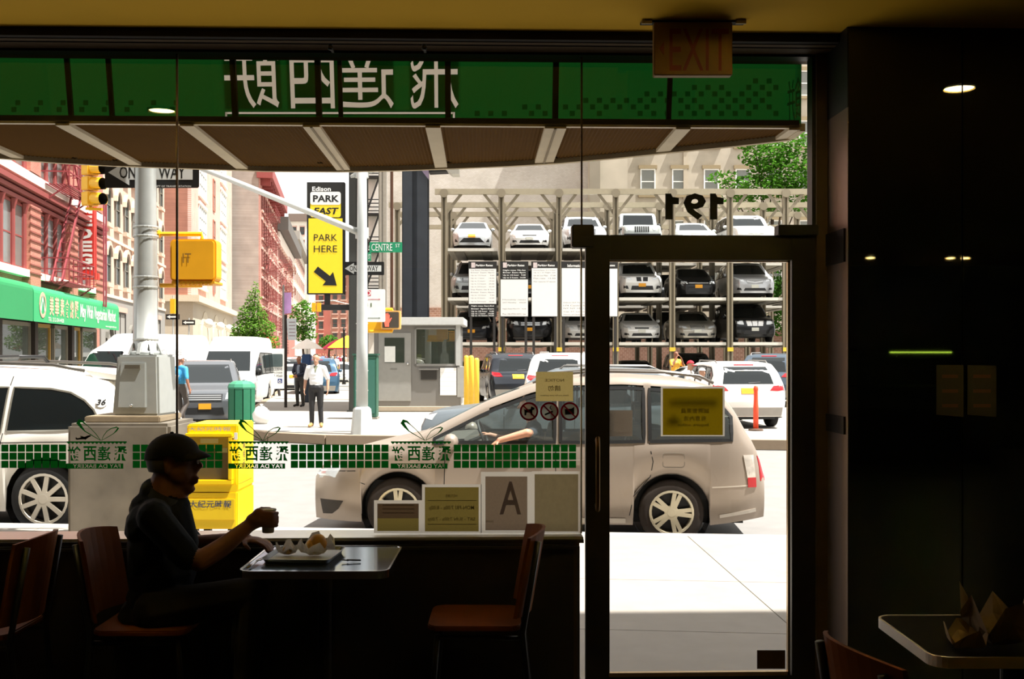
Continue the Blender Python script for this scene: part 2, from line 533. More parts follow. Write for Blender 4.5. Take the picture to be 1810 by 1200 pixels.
# ---- outdoors: roadway, pavements, kerbs
S(MB().box(-150, 5.44, -0.9, 160, 420, ZS).build('street', M('#807d79', 0.9, noise=0.16, scale=3, bump=0.15)))
CONC = M('#968f85', 0.9, noise=0.12, scale=5, bump=0.1)
KA = YAW + R(5.3)
ke = Vector((math.cos(KA), -math.sin(KA), 0))
def KL(X, D0):     # depth of a line parallel to the kerb that passes D0 at X = 0.85
    return D0 + 0.015 - (X - 0.85) * math.tan(R(5.3))
bed = MB()
def slab(x0, x1, d0, d1, z0, z1, mb, g=0.004):
    """parallelogram between two joints; x along the front, d0/d1 = depth on the two kerb-parallel lines"""
    pts = []
    for x, d in ((x0 + g, d0), (x1 - g, d0), (x1 - g, d1), (x0 + g, d1)):
        y = d + 0.0 - math.tan(KA) * (x - 1.1)
        y = y + (g if d == d0 else -g)
        pts.append((x, max(5.45, y)))
    mb.prism(pts, z0, z1, lambda u, v, dd: Vector((u, v, dd)))
slab(-16, 13, 3.0, 10.60, -0.6, ZW - 0.03, bed)
pav = S(bed.build('sidewalk', M('#8f8a80', 0.95)))
xj = G(1207, 940, ZW).x
dl = [5.2, 6.84, 8.40, 10.50]
for i in range(-7, 3):
    for j in range(3):
        mb = MB()
        a = xj + (i - 1) * 1.62
        slab(a, a + 1.62, dl[j] if j else 3.0, dl[j + 1], ZW - 0.06, ZW, mb)
        mb.build('slab', CONC, pav)
kb = MB()
slab(-16, 13, 10.50, 10.66, -0.6, ZW - 0.002, kb)
S(kb.build('kerb_near', M('#b5aea3', 0.85)))
far = [(22, 21.0), (6, 21.9), (-4.0, 23.3), (-5.4, 24.1), (-6.4, 25.4), (-7.1, 27.2), (-7.1 - .166 * 230, 257), (80, 257), (80, 19)]
S(MB().prism([tuple(C(x, d).xy) for x, d in far], -0.5, ZW, lambda u, v, d: Vector((u, v, d))).build('sidewalk_far', M('#98938a', 0.9, noise=0.15, scale=0.8)))
kf = MB()
pl = [Vector((p.x, p.y, 0)) for p in (C(x, d) for x, d in far[:7])]
for a, b in zip(pl, pl[1:]): kf.bar(a + Vector((0, 0, -0.21)), b + Vector((0, 0, -0.21)), 0.2, 0.196)
S(kf.build('kerb_far', M('#8f7d68', 0.85)))
lf = [C(-15.2, 39 - 15), C(-15.2 - .166 * 0 - 2.6, 39), C(-15.6 - .166 * 218, 257), C(-70, 257), C(-40, 24)]
S(MB().prism([tuple(C(x, d).xy) for x, d in ((-12.6, 24), (-15.1, 39), (-15.1 - .166 * 218, 257), (-90, 257), (-60, 24))], -0.5, ZW, lambda u, v, d: Vector((u, v, d))).build('sidewalk_left', CONC))

# ================================================================== AWNING OVER THE SHOP FRONT
aw = thing('awning', 'green shop awning with mirrored white characters above the window', 'awning', (0, 5.44, 2.8))
ZA = 2.81
edge_px = [(-260, 240), (-90, 262), (0, 273), (100, 281), (200, 286.5), (330, 291), (470, 296), (600, 297), (700, 295), (800, 291.5), (900, 287), (985, 282), (1085, 273), (1180, 263), (1300, 251), (1396, 240)]
edge = []
for px, py in edge_px:
    D = (ZA - EYE) * F / (HY - py)
    edge.append(C((px - CX) / F * D, D, ZA))
edge = [Vector((edge[0].x - 1.5, 5.9, ZA))] + edge
def yedge(x):
    for a, b in zip(edge, edge[1:]):
        if a.x <= x <= b.x: return a.y + (b.y - a.y) * (x - a.x) / (b.x - a.x)
    return edge[0].y if x < edge[0].x else edge[-1].y
Y0 = 5.445
def yat(px): return W(px, 219, Y0).x
ribs = [(-320, .06), (-110, .06), (110, .07), (330, .07), (550, .085), (765, .075), (982, .11), (1208, .075), (1405, .06)]
cream = M('#d9cdb4', 0.6)
soff = M('#5e4118', 0.8, noise=0.1, spec=0.05)
rx = [yat(p) for p, w in ribs]
for i in range(len(rx) - 1):
    a, b = rx[i] + ribs[i][1] / 2, rx[i + 1] - ribs[i + 1][1] / 2
    n = 52                                                   # corrugated slats running front to back
    vs, fs = [], []
    for k in range(n + 1):
        x = a + (b - a) * k / n
        for y in (Y0 + 0.03, max(Y0 + 0.05, yedge(x) - 0.02)):
            vs.append((x, y, ZA + (0.006 if k % 2 else 0.0)))
    for k in range(n): fs.append((2 * k, 2 * k + 2, 2 * k + 3, 2 * k + 1))
    MB().add(vs, fs).build('soffit_panel', soff, aw, world=True)
for (p, w), x in zip(ribs, rx):
    MB().box(x - w / 2, Y0, ZA - 0.018, x + w / 2, yedge(x) - 0.01, ZA + 0.01).build('rib', cream, aw, world=True)
    if w > .08:
        MB().box(x - 0.006, Y0, ZA - 0.022, x + 0.006, yedge(x) - 0.02, ZA - 0.017).build('rib_seam', M('#8d8069', .7), aw, world=True)
for d, nm in ((0.0, 'edge_rail'),):
    mb = MB()
    for a, b in zip(edge, edge[1:]): mb.bar(a + Vector((0, 0, -.008)), b + Vector((0, 0, -.008)), 0.035, 0.035)
    mb.bar(edge[-1], (fX(1434), Y0 + 0.02, ZA), 0.04, 0.04)
    mb.build(nm, M('#cbbd9c', .6), aw, world=True)
MB().box(XL, Y0 - 0.0, ZA - 0.008, fX(1428), Y0 + 0.03, ZA + 0.004).build('back_rail', M('#e0d6c2', .5), aw, world=True)
MB().box(XL, Y0 - 0.003, ZA + 0.006, fX(1428), Y0 + 0.03, ZA + 0.032).build('frame_bar', MATTE, aw, world=True)
GREEN = sheet('#0f4a18', 0.8, 0.06, 3)
XA, XB = edge_w = (None, None)
def epx(px, py):
    D = (ZA - EYE) * F / (HY - py)
    return C((px - CX) / F * D, D, ZA)
pa, pb = epx(384, 292.6), epx(816, 290.6)
fedge = [e for e in edge if e.x < pa.x - .05] + [pa, pb] + [e for e in edge if e.x > pb.x + .05]
def yfab(x):
    for a, b in zip(fedge, fedge[1:]):
        if a.x <= x <= b.x: return a.y + (b.y - a.y) * (x - a.x) / (b.x - a.x)
    return fedge[0].y if x < fedge[0].x else fedge[-1].y
def ysk(x, z): return yfab(x) - 0.03 - (z - ZA) * 0.22
def fabric_piece(xs):
    zz = [ZA + 0.01, 3.2, 3.7]
    vs, fs = [], []
    for x in xs:
        for z in zz: vs.append((x, ysk(x, z), z))
        vs.append((x, 5.44, 4.3))
    for k in range(len(xs) - 1):
        for j in range(3): fs.append((k * 4 + j, (k + 1) * 4 + j, (k + 1) * 4 + j + 1, k * 4 + j + 1))
    MB().add(vs, fs).build('fabric', GREEN, aw, world=True)
fabric_piece([e.x for e in fedge if e.x <= pa.x])
fabric_piece([e.x for e in fedge if e.x >= pb.x])
MB().add([(pa.x, ysk(pa.x, 3.7), 3.7), (pb.x, ysk(pb.x, 3.7), 3.7), (pb.x, 5.44, 4.3), (pa.x, 5.44, 4.3)], [(0, 1, 2, 3)]).build('fabric', GREEN, aw, world=True)
def fawn(u, v, d):      # pixels on the awning cloth
    D = 6.55
    for _ in range(6):
        p = P(u, v, D)
        D += (ysk(p.x, p.z) - d) - p.y
    return P(u, v, D)
def cxz(px, py): p = fawn(px, py, 0); return p.x, p.z
chars = []
for ch, cx, w in (('飛', 768, 84), ('達', 648, 92), ('西', 552, 84), ('餅', 446, 94)):
    a, b_ = cxz(cx - w / 2, 192), cxz(cx + w / 2, 68)
    chars.append((ch, (-b_[0], a[1], -a[0], b_[1])))
oloop = [cxz(a, b) for a, b in ((398, 198), (804, 198), (804, 213), (800.5, 213), (800.5, 201.5), (401.5, 201.5), (401.5, 213), (398, 213))]
vs2, fs2 = text_holes(chars, (-pb.x, ZA + .01, -pa.x, 3.7), None, 0.03, [[(-x, z) for x, z in oloop]])
MB().add([(-u, ysk(-u, v), v) for u, v in vs2], fs2).build('printed_fabric', GREEN, aw, world=True)
LET = sheet('#cdc3b2', 0.85, 0.03)
for ch, bx in chars:
    g = .004
    MB().add([(-u, ysk(-u, v) + .006, v) for u, v in ((bx[0] - g, bx[1] - g), (bx[2] + g, bx[1] - g), (bx[2] + g, bx[3] + g), (bx[0] - g, bx[3] + g))], [(0, 1, 2, 3)]).build('character_backing', LET, aw, world=True)
xe = edge[-1].x
ye = ysk(xe, ZA)
MB().add([(xe, ye, ZA), (fX(1432), 5.45, ZA), (fX(1432), 5.45, 4.3), (xe, ysk(xe, 3.7), 3.7)], [(0, 1, 2, 3)]).build('side_fabric', sheet('#1d6a2a', .6, .06, 3), aw, world=True)
for px in (-30, 153, 216, 421, 568, 606, 793, 984, 1171, 1388):
    D = (ZA - EYE) * F / (HY - 290) if px < 900 else 6.2
    x = C((px - CX) / F * D, D).x
    w = 0.034 if px in (984, 793, 421, 568) else 0.026
    mb = MB()
    mb.bar((x, ysk(x, ZA) - 0.03, ZA), (x, ysk(x, 3.7) - 0.03, 3.7), w, w)
    mb.build('frame_post', MATTE, aw, world=True)
for (u0, v0), (u1, v1) in ((oloop[0], oloop[4]), (oloop[0], oloop[6]), (oloop[1], oloop[3])):
    a, b_ = min(u0, u1) - .004, max(u0, u1) + .004; c_, e_ = min(v0, v1) - .004, max(v0, v1) + .004
    MB().add([(x, ysk(x, z) + .005, z) for x, z in ((a, c_), (b_, c_), (b_, e_), (a, e_))], [(0, 1, 2, 3)]).build('outline_backing', LET, aw, world=True)
ck = MB()
for row in range(6):
    for k in range(24):
        px = 815 + k * 24 + (12 if row % 2 else 0)
        top = 205 - row * 11.5
        if px > 1372 or top < 207 - (px - 800) * 0.115 or rnd.random() < .12: continue
        ck.add([fawn(px, top, .006), fawn(px + 9, top, .006), fawn(px + 9, top - 9, .006), fawn(px, top - 9, .006)], [(0, 1, 2, 3)])
    for k in range(8):
        px = 20 + k * 40 + row * 7
        if row < 2: ck.add([fawn(px, 198 - row * 12, .006), fawn(px + 9, 198 - row * 12, .006), fawn(px + 9, 189 - row * 12, .006), fawn(px, 189 - row * 12, .006)], [(0, 1, 2, 3)])
tag(ck.build('checker_print', clear('dark_print', '#a8b49a', .12, .0), aw, world=True), kind='stuff')
text('餅', lambda u, v, d: Vector((fX(1400, 5.55) + u * 0.4 - .002, 5.50 - u, 2.96 + v)), .11, .22, LET, aw, mirror=True, world=True)

# ================================================================== DECALS AND NOTICES ON THE GLASS
DG = sheet('#0c5a1a', 0.8, 0.08, 40)
tile_me = None
def tile_strip(label, px0, ncol, skip=()):
    t = thing('tile_decal', label, 'decal', W(px0, 827, YG - 0.006), 0, 'green square decals on the shop window')
    global tile_me
    s = 12.6 / F * 5.3
    if tile_me is None:
        mb = MB().add([(0, 0, 0), (s, 0, 0), (s, 0, s), (0, 0, s)], [(0, 1, 2, 3)])
        o = mb.build('tile', DG, t); tile_me = o.data
        bpy.data.objects.remove(o)
    z0 = W(px0, 827, YG).z
    for c in range(ncol):
        for r in range(3):
            if (c, r) in skip: continue
            a = W(px0 + c * 14.55, 827 - r * 14.3, YG - 0.006)
            inst('tile', tile_me, t, (a.x - t.location.x, 0, a.z - t.location.z), scale=None)
tile_strip('band of green square decals at the far left window end', 2 - 29, 10)
tile_strip('band of green square decals behind the man in the cap', 234.5, 11)
tile_strip('band of green square decals on glass in front of minivan hood', 514, 12)
tile_strip('band of green square decals below the no-smoking stickers', 802, 15)
def logo(dx, label):
    t = thing('logo_decal', label, 'decal', W(172 + dx, 828, YG - 0.006), 0, 'bakery logo decals on the shop window')
    f = lambda u, v, d: Vector((W(u + dx, v, YG - 0.006).x, YG - 0.006 - d, W(u + dx, v, YG - 0.006).z))
    mb = MB()
    mb.ribbon([(178, 778.5), (165, 771), (150, 762), (143, 754), (138, 747), (140, 744), (146, 745), (153, 751), (161, 758), (170, 767.5), (178, 778.5)], [.9, 1.3, 1.8, 4.5, 6.5, 6, 3.5, 1.2, 1.1, 1.3, .9], f, 0, 0)
    mb.ribbon([(179.5, 778.5), (183, 770), (189, 762), (197, 757), (206, 755), (209, 756.5), (206, 761), (201, 766), (193, 771), (179.5, 778.5)], [.8, 1, 1.2, 1.3, 2.2, 3.2, 2.6, 1.2, 1, .8], f, 0, 0)
    mb.build('ribbon_bow', DG, t, world=True)
    mb = MB().prism([(118, 780), (224, 780), (224, 782), (118, 782)], 0, 0, f)
    for k in range(15):
        x = 118 + k * 7.07
        mb.prism([(x, 782), (x + 7, 782), (x + 3.5, 785)], 0, 0, f)
    mb.build('scalloped_band', DG, t, world=True)
    for ch, cx in (('飛', 213), ('達', 184), ('西', 159), ('餅', 131)):
        text(ch, lambda u, v, d, cx=cx: f(cx + u, 801.5 - v, d), 23, 26, DG, t, mirror=True, bold=.02, world=True)
    vs, fs = text_holes('FAY DA BAKERY', (-218, -828.3, -117.5, -819), (-213, -827, -129, -820.4))
    MB().add([f(-u, -v, 0) for u, v in vs], fs).build('name_bar', DG, t, world=True)
logo(0, 'mirrored green bakery logo decal left of the man in the cap')
logo(286, 'mirrored green bakery logo decal in front of the newspaper box')
logo(573, 'mirrored green bakery logo decal in front of minivan front door')
pl_ = thing('airplane_decal', 'small dark airplane decal on glass left of the bakery logo', 'decal', W(147, 776, YG - .006))
f = fW(0.006)
MB().prism([(133.5, 776), (134, 772.5), (137, 774.5), (143, 773), (141.5, 770), (145, 770.8), (149, 772), (156, 769.5), (160.5, 768.8), (160, 771.5), (155, 774), (152.5, 776), (151, 777.5), (149.5, 776.4), (142, 776.6), (136, 777.4)], 0, 0, f).build('silhouette', BLACK, pl_, world=True)

def notice(name, label, px0, py0, px1, py1, paper, lines=(), border=6, frame=True, group=None, cat='notice', cut=0):
    t = thing(name, label, cat, W((px0 + px1) / 2, py1, YG - 0.012), 0, group)
    f = fW(0.008)
    if frame:
        mb = MB()
        b = border
        for q in ((px0, py0, px1, py0 + b), (px0, py1 - b * .6, px1, py1), (px0, py0 + b, px0 + b, py1 - b * .6), (px1 - b, py0 + b, px1, py1 - b * .6)):
            mb.face([(q[0], q[1]), (q[2], q[1]), (q[2], q[3]), (q[0], q[3])], 0, f)
        mb.build('clear_sleeve', sheet('#e9e4d6', .85, .08, 60), t, world=True)
    else: b = 0
    MB().face([(px0 + b, py0 + b), (px1 - b, py0 + b), (px1 - b, py1 - b * .6 - cut), (px0 + b, py1 - b * .6 - cut)], 0.001, f).build('sheet', paper, t, world=True)
    for body, cx, cy, w, h, m in lines:
        text(body, lambda u, v, d: f(cx + u, cy - v, 0.004), w, h, m, t, mirror=True, bold=.01, world=True)
    return t, f
INK = sheet('#8a7c5c', .5)
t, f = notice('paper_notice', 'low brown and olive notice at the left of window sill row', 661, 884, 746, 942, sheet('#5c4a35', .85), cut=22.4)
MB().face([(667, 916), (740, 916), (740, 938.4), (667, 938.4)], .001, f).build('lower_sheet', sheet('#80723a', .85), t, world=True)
for k in range(3): MB().prism([(676, 892 + 7 * k), (732, 892 + 7 * k), (732, 893 + 7 * k), (676, 893 + 7 * k)], .0028, .0036, f).build('text_line', INK, t, world=True)
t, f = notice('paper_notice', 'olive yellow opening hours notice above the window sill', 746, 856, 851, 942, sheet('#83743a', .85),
    [('HOURS', 798, 876, 20, 5, INK), ('MON-FRI 7:00a - 8:00p', 798, 898, 80, 9, INK), ('SAT - SUN 7:00a - 7:00p', 798, 918, 84, 8, INK)], border=5)
for y in (884, 926): MB().prism([(756, y), (842, y), (842, y + 1), (756, y + 1)], .0028, .0036, f).build('text_line', INK, t, world=True)
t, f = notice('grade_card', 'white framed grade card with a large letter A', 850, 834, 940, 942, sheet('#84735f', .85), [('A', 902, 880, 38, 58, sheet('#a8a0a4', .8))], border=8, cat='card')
text('2010', lambda u, v, d: f(866 + u, 921 - v, 0.004), 14, 4, INK, t, mirror=True, world=True)
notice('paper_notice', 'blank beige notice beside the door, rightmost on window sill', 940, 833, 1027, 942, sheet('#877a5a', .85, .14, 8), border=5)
notice('paper_notice', 'small yellow taped notice above the no-smoking stickers', 947, 657, 1013, 709, sheet('#c4b270', .85), [('NOTICE', 980, 672, 34, 5, INK), ('請勿', 980, 686, 22, 10, INK), ('thank you for your patience', 980, 699, 50, 4, INK)], frame=False)
RED = sheet('#c2123a', .5)
def ban(cx, label, sym):
    t = thing('prohibition_sticker', label, 'sticker', W(cx, 744, YG - .008), 0, 'round prohibition stickers on the window')
    f = fW(0.008)
    MB().face(circ(cx, 727, 15.5, 24), 0, f).build('backing', clear('sticker_film', '#f4efe8', .55, .05), t, world=True)
    MB().ribbon(circ(cx, 727, 14.8, 28), 3.2, f, .0012, .0024, True).build('ring', RED, t, world=True)
    MB().ribbon([(cx - 10, 717), (cx + 10, 737)], 2.6, f, .0024, .0034).build('slash', RED, t, world=True)
    s = MB()
    if sym == 'dog':
        s.prism([(cx - 9, 722), (cx - 7, 724), (cx + 3, 723), (cx + 4, 718), (cx + 10, 721), (cx + 9, 724), (cx + 6, 725), (cx + 6, 734), (cx + 3.5, 734), (cx + 3, 729), (cx - 4, 729), (cx - 5, 734), (cx - 8, 734), (cx - 8, 727)], .001, .002, f)
    elif sym == 'smoke':
        s.ribbon([(cx - 8, 733), (cx + 6, 727)], 3, f, .001, .002).ribbon([(cx + 4, 724), (cx + 1, 721), (cx + 3, 717)], 1.6, f, .001, .002)
    else:
        s.prism([(cx - 8, 733), (cx - 9, 723), (cx + 3, 722), (cx + 8, 719), (cx + 8, 732)], .001, .002, f)
    s.build('symbol', sheet('#2a2620', .2), t, world=True)
ban(935, 'round red no dogs sticker on the window', 'dog')
ban(971, 'round red no smoking sticker between the two others', 'smoke')
ban(1007, 'round red no outside food sticker nearest the door', 'food')
def notice_door(*a, **k):
    global YG
    YG -= 0.022
    r = notice(*a, **k)
    YG += 0.022
    return r
OL = sheet('#85700c', .85)
t, f = notice_door('job_notice', 'yellow sales position notice taped on the door glass', 1168, 683, 1281, 771, OL,
    [('誠聘營業員', 1228, 726, 50, 9, INK), ('有意內洽', 1228, 739.5, 40, 9, INK), ('Inquire within', 1225, 751.5, 54, 7, INK)], border=3.5)
vs, fs = text_holes('SALES POSITION', (-1266, -717, -1184, -704.5), (-1259, -714.3, -1191, -707))
MB().add([f(-u, -v, .0028) for u, v in vs], fs).build('headline_bar', sheet('#6a6a40', .6), t, world=True)
mb = MB()
for k in range(16):
    a = 2 * math.pi * k / 16
    mb.prism(circ(1190 + 9 * math.cos(a), 744.5 + 3.6 * math.sin(a), 3.2, 8), .003, .0038, f)
mb.prism(circ(1190, 738, 4.5, 10), .003, .0038, f).prism(circ(1190.5, 732.5, 2.4, 8), .003, .0038, f)
mb.build('pastry_print', sheet('#a0764a', .6), t, world=True)
t, f = notice_door('pull_sticker', 'brown square pull sticker on the door glass', 1077, 725, 1118, 771, sheet('#948878', .85), frame=False, cat='sticker')
BR = sheet('#857a6c', .7)
MB().ribbon(rrect(1080.5, 728.5, 1114.5, 767.5, 4), 2.4, f, .003, .004, True).build('border_print', BR, t, world=True)
text('拉', lambda u, v, d: f(1097 + u, 743 - v, .004), 21, 20, BR, t, mirror=True, bold=.03, world=True)
text('PULL', lambda u, v, d: f(1097 + u, 760 - v, .004), 24, 9, BR, t, mirror=True, bold=.02, world=True)
notice_door('tape_patch', 'brown patch stuck low on the door glass', 1338, 1149, 1388, 1182, M('#4a2f10', .7), frame=False, cat='sticker')
t = thing('street_number', 'black house number mirrored on glass over the door', 'number', W(1228, 388, YG - .006))
f = fW(0.006)
NUM = M('#030603', .8)
for cx in (1267, 1188):
    MB().face([(cx - 12, 388), (cx - 12, 342), (cx - 2, 342), (cx + 1, 348), (cx + 12, 350), (cx + 12, 361), (cx + 1, 361), (cx + 1, 388)], 0, f).build('digit', NUM, t, world=True)
for ch, cx, w in (('9', 1228, 40),):
    text(ch, lambda u, v, d, cx=cx: f(cx + u, 365 - v, 0), w, 47, NUM, t, mirror=True, bold=.035, world=True)

# notices on the dark glass
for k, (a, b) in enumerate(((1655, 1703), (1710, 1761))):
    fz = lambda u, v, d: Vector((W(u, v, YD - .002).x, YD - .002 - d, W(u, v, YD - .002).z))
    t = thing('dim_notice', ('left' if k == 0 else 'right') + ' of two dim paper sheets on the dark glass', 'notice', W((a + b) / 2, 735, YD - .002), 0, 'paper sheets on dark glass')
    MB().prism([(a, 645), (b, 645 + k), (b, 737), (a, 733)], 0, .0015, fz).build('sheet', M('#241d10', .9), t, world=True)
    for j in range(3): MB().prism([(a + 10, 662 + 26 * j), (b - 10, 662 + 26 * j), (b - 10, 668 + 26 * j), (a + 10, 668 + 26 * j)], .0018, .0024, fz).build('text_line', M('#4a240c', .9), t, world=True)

# ================================================================== INSIDE THE SHOP
ex = thing('exit_sign', 'dull exit sign with red letters hanging from the ceiling', 'sign', P(1224, 38, 4.9))
ep = P(1224, 88, 4.9)
fe = lambda u, v, d: Vector((ep.x + u * cy_, ep.y - d - u * sy_, ep.z + v))
k = 4.9 / F
MB().prism([(-69 * k, -47 * k), (69 * k, -47 * k), (69 * k, 47 * k), (-69 * k, 47 * k)], -.03, .02, fe).build('plate', M('#7c5a1e', .6), ex, world=True, bevel=.004)
text('EXIT', lambda u, v, d: fe(u + 10 * k, v - 2 * k, .022), 104 * k, 74 * k, M('#6e1206', .6), ex, bold=.0, world=True)
MB().prism([(-60 * k, 0), (-52 * k, 12 * k), (-52 * k, -12 * k)], .021, .024, fe).build('arrow', M('#6e1206', .6), ex, world=True)
mb = MB()
mb.prism([(-90 * k, 49 * k), (94 * k, 49 * k), (94 * k, 56 * k), (-90 * k, 56 * k)], -.05, .0, fe)
mb.build('mounting_rail', MATTE, ex, world=True)
mb = MB()
for a in (-90, 76): MB().prism([(a * k, 45 * k), ((a + 18) * k, 45 * k), ((a + 18) * k, 56 * k), (a * k, 56 * k)], .0, .012, fe).build('bracket', M('#a39880', .4, .6), ex, world=True)
for n, (x, y, lab) in enumerate(((2.73, 3.85, 'small round downlight in the ceiling near the dark glass'), (-1.98, 3.85, 'small round downlight in the ceiling over left window table'),
        (1.27, 3.85, 'small round downlight in the ceiling before the door'), (6.16, -6.9, 'round downlight far back in the ceiling, alone'), (7.44, -6.9, 'round downlight far back in the ceiling, left of a pair'), (7.68, -6.9, 'round downlight far back in the ceiling, right of a pair'))):
    t = thing('downlight', lab, 'ceiling light', (x, y, ZC), 0, 'ceiling downlights')
    MB().lathe([(.105, -.012), (.085, -.014), (.078, 0.0), (.105, 0.0)], 20, cap=False).build('trim_ring', M('#8a7a50', .4), t)
    MB().lathe([(.0001, -.006), (.078, -.006)], 20).build('lens', glow('#fff0b8', 50 if n == 0 else 30), t)
MB()
for px, py in ((584, 84), (750, 84)):
    p = P(px, py, 5.02)
    t = thing('ceiling_hook', 'small black hook on header, ' + ('above the sign character' if px < 600 else 'right of its twin') , 'hook', p, 0, 'small hooks above the window')
    MB().lathe([(.009, -.012), (.013, -.004), (.009, .008), (.012, .014)], 8).build('body', BLACK, t)
    MB().box(-.006, 0, .0, .006, .09, .008).build('arm', BLACK, t)

# ---- chair: bent plywood back and seat on a dark tube frame (faces +X)
WOOD = M('#6c3707', 0.5, noise=0.2, scale=14, spec=0.1)
def make_chair(label, loc, rz):
    t = thing('cafe_chair', label, 'chair', loc, rz, 'wood and black cafe chairs')
    MB().prism(rrect(-.20, -.205, .21, .205, .06), .425, .448, lambda u, v, d: Vector((u, v, d + .012 * (u * u + v * v) / .04))).build('seat', WOOD, t, smooth=False, bevel=.005)
    n = 10; vs, fs = [], []
    for r in range(5):
        z = .50 + .37 * r / 4
        for k in range(n + 1):
            a = -1 + 2 * k / n
            x = -.225 - (z - .44) * .17 + .07 * a * a
            for th in (0, -.014): vs.append((x + th, a * .20, z - .02 * a * a * (r == 4)))
    w_ = 2 * (n + 1)
    for r in range(4):
        for k in range(n):
            i = r * w_ + 2 * k
            fs += [(i, i + 2, i + w_ + 2, i + w_), (i + 1, i + w_ + 1, i + w_ + 3, i + 3)]
    for k in range(n):
        i = 2 * k; j = 4 * w_ + 2 * k
        fs += [(i, i + 1, i + 3, i + 2), (j, j + 2, j + 3, j + 1)]
    for r in range(4):
        i = r * w_; j = i + 2 * n
        fs += [(i, i + w_, i + w_ + 1, i + 1), (j, j + 1, j + w_ + 1, j + w_)]
    MB().add(vs, fs).build('backrest', WOOD, t, smooth=False)
    for s in (-1, 1):
        MB().tube([(-.25, s * .17, 0), (-.205, s * .175, .43), (-.235, s * .17, .60), (-.275, s * .165, .83)], .014, 8).build('rear_leg', BLACK, t, smooth=True)
        MB().tube([(.20, s * .175, 0), (.165, s * .17, .425)], .013, 8).build('front_leg', BLACK, t, smooth=True)
        MB().tube([(-.205, s * .175, .41), (.165, s * .17, .41)], .011, 8).build('seat_rail', BLACK, t, smooth=True)
    return t
a_ = -YAW
ch1 = make_chair('empty wooden cafe chair right of the tray table', C(-.16, 4.86), a_ + R(180))
ch2 = clone(ch1, C(-1.60, 4.78), a_, 'chair on which the man in the cap sits')
ch3 = clone(ch1, C(-2.32, 4.70), a_ + R(180), 'wooden cafe chair back to back with seated man')
ch4 = clone(ch1, C(1.18, 2.96), a_ + R(12), 'wooden cafe chair before the white edged table')
# ---- tables
TOP = M('#8494aa', 0.12, 0.8, noise=0.5, scale=160, spec=0.9)
def make_table(name, label, cx, cd, rz, w=.624, d=.596, edge=CHROME, top=TOP):
    t = thing(name, label, 'table', C(cx, cd), rz, 'cafe tables')
    MB().prism(rrect(-w / 2, -d / 2, w / 2, d / 2, .055, 6), .712, .740, lambda u, v, q: Vector((u, v, q))).build('tabletop', top, t)
    MB().ribbon(rrect(-w / 2, -d / 2, w / 2, d / 2, .055, 6), .008, lambda u, v, q: Vector((u, v, q)), .709, .7425, True).build('edge_band', edge, t)
    MB().lathe([(.032, .03), (.032, .70), (.11, .705), (.11, .712)], 16).build('pedestal', M('#1c1a18', .4, .4), t, smooth=False)
    MB().bar((-.27, 0, .02), (.27, 0, .02), .06, .04).bar((0, -.27, .02), (0, .27, .02), .06, .04).build('foot', BLACK, t)
    return t
make_table('cafe_table', 'blue grey speckled table holding the tray', -.832, 4.787, -YAW)
make_table('cafe_table', 'blue table of which one corner shows behind chairs', -2.86, 4.70, -YAW, top=M('#2c4a78', .2, noise=.3, scale=120))
make_table('cafe_table', 'dark table with white edge and a paper bag on top', 1.262 + .35, 3.475, -YAW, .70, .52, M('#d9d6cf', .35), M('#1c1712', .3))
# ---- tray and meal
def T(px, py, z): return G(px, py, z)
tray_c = C(-.925, 4.79, .742)
tr = thing('food_tray', 'black plastic tray lined with white paper', 'tray', tray_c, -YAW + R(-4))
prof = rrect(-.15, -.165, .15, .165, .03, 5)
mb = MB().prism(prof, 0, .006, lambda u, v, d: Vector((u * .93, v * .93, d)))
n = len(prof)
vs = [Vector((u * .93, v * .93, .004)) for u, v in prof] + [Vector((u, v, .022)) for u, v in prof] + [Vector((u * 1.03, v * 1.03, .022)) for u, v in prof]
mb.add(vs, [(i, (i + 1) % n, n + (i + 1) % n, n + i) for i in range(n)] + [(n + i, n + (i + 1) % n, 2 * n + (i + 1) % n, 2 * n + i) for i in range(n)])
mb.build('tray_body', M('#101010', .35), tr)
MB().prism(rrect(-.135, -.15, .135, .15, .02), .0065, .0085, lambda u, v, d: Vector((u, v, d))).build('paper_liner', M('#d8dcda', .7), tr)
def crumple(mb, cx, cy, r, h, n, z0=.0):
    rings = 4
    vs, fs = [], []
    for j in range(rings + 1):
        q = j / rings
        for k in range(n):
            a = 2 * math.pi * k / n
            rr = r * q * (1 + rnd.uniform(-.12, .12))
            z = z0 + .004 + h * q * q * (1.0 if k % 3 else .45) * rnd.uniform(.6, 1.25)
            vs.append((cx + rr * math.cos(a), cy + rr * math.sin(a), z))
    for j in range(rings):
        for k in range(n): fs.append((j * n + k, j * n + (k + 1) % n, (j + 1) * n + (k + 1) % n, (j + 1) * n + k))
    mb.add(vs, fs)
WAX = sheet('#e4ddd0', .35, .05)
for (dx, dy, r, h, lab) in ((-.075, .0, .05, .055, 'left white crumpled pastry paper on the tray'), (.045, -.01, .085, .075, 'white crumpled pastry paper holding the golden bun')):
    t = thing('pastry_paper', lab, 'paper', tray_c + Vector((dx, dy, .0088)), 0, 'crumpled papers on the tray')
    mb = MB(); crumple(mb, 0, 0, r, h, 17); mb.build('crumpled_sheet', WAX, t)
t = thing('bun', 'golden bitten bun in white paper on the tray', 'bread', tray_c + Vector((.06, 0, .02)))
MB().ell((0, 0, .045), (.04, .035, .04), 12, 8).build('crust', M('#b5842c', .6, noise=.3), t, smooth=True)
MB().ell((-.028, -.012, .04), (.02, .024, .022), 10, 6).build('crumb', M('#d4a04a', .8, noise=.3, scale=60), t, smooth=True)
t = thing('bun', 'small pastry piece in the left paper on tray', 'bread', tray_c + Vector((-.07, -.01, .015)))
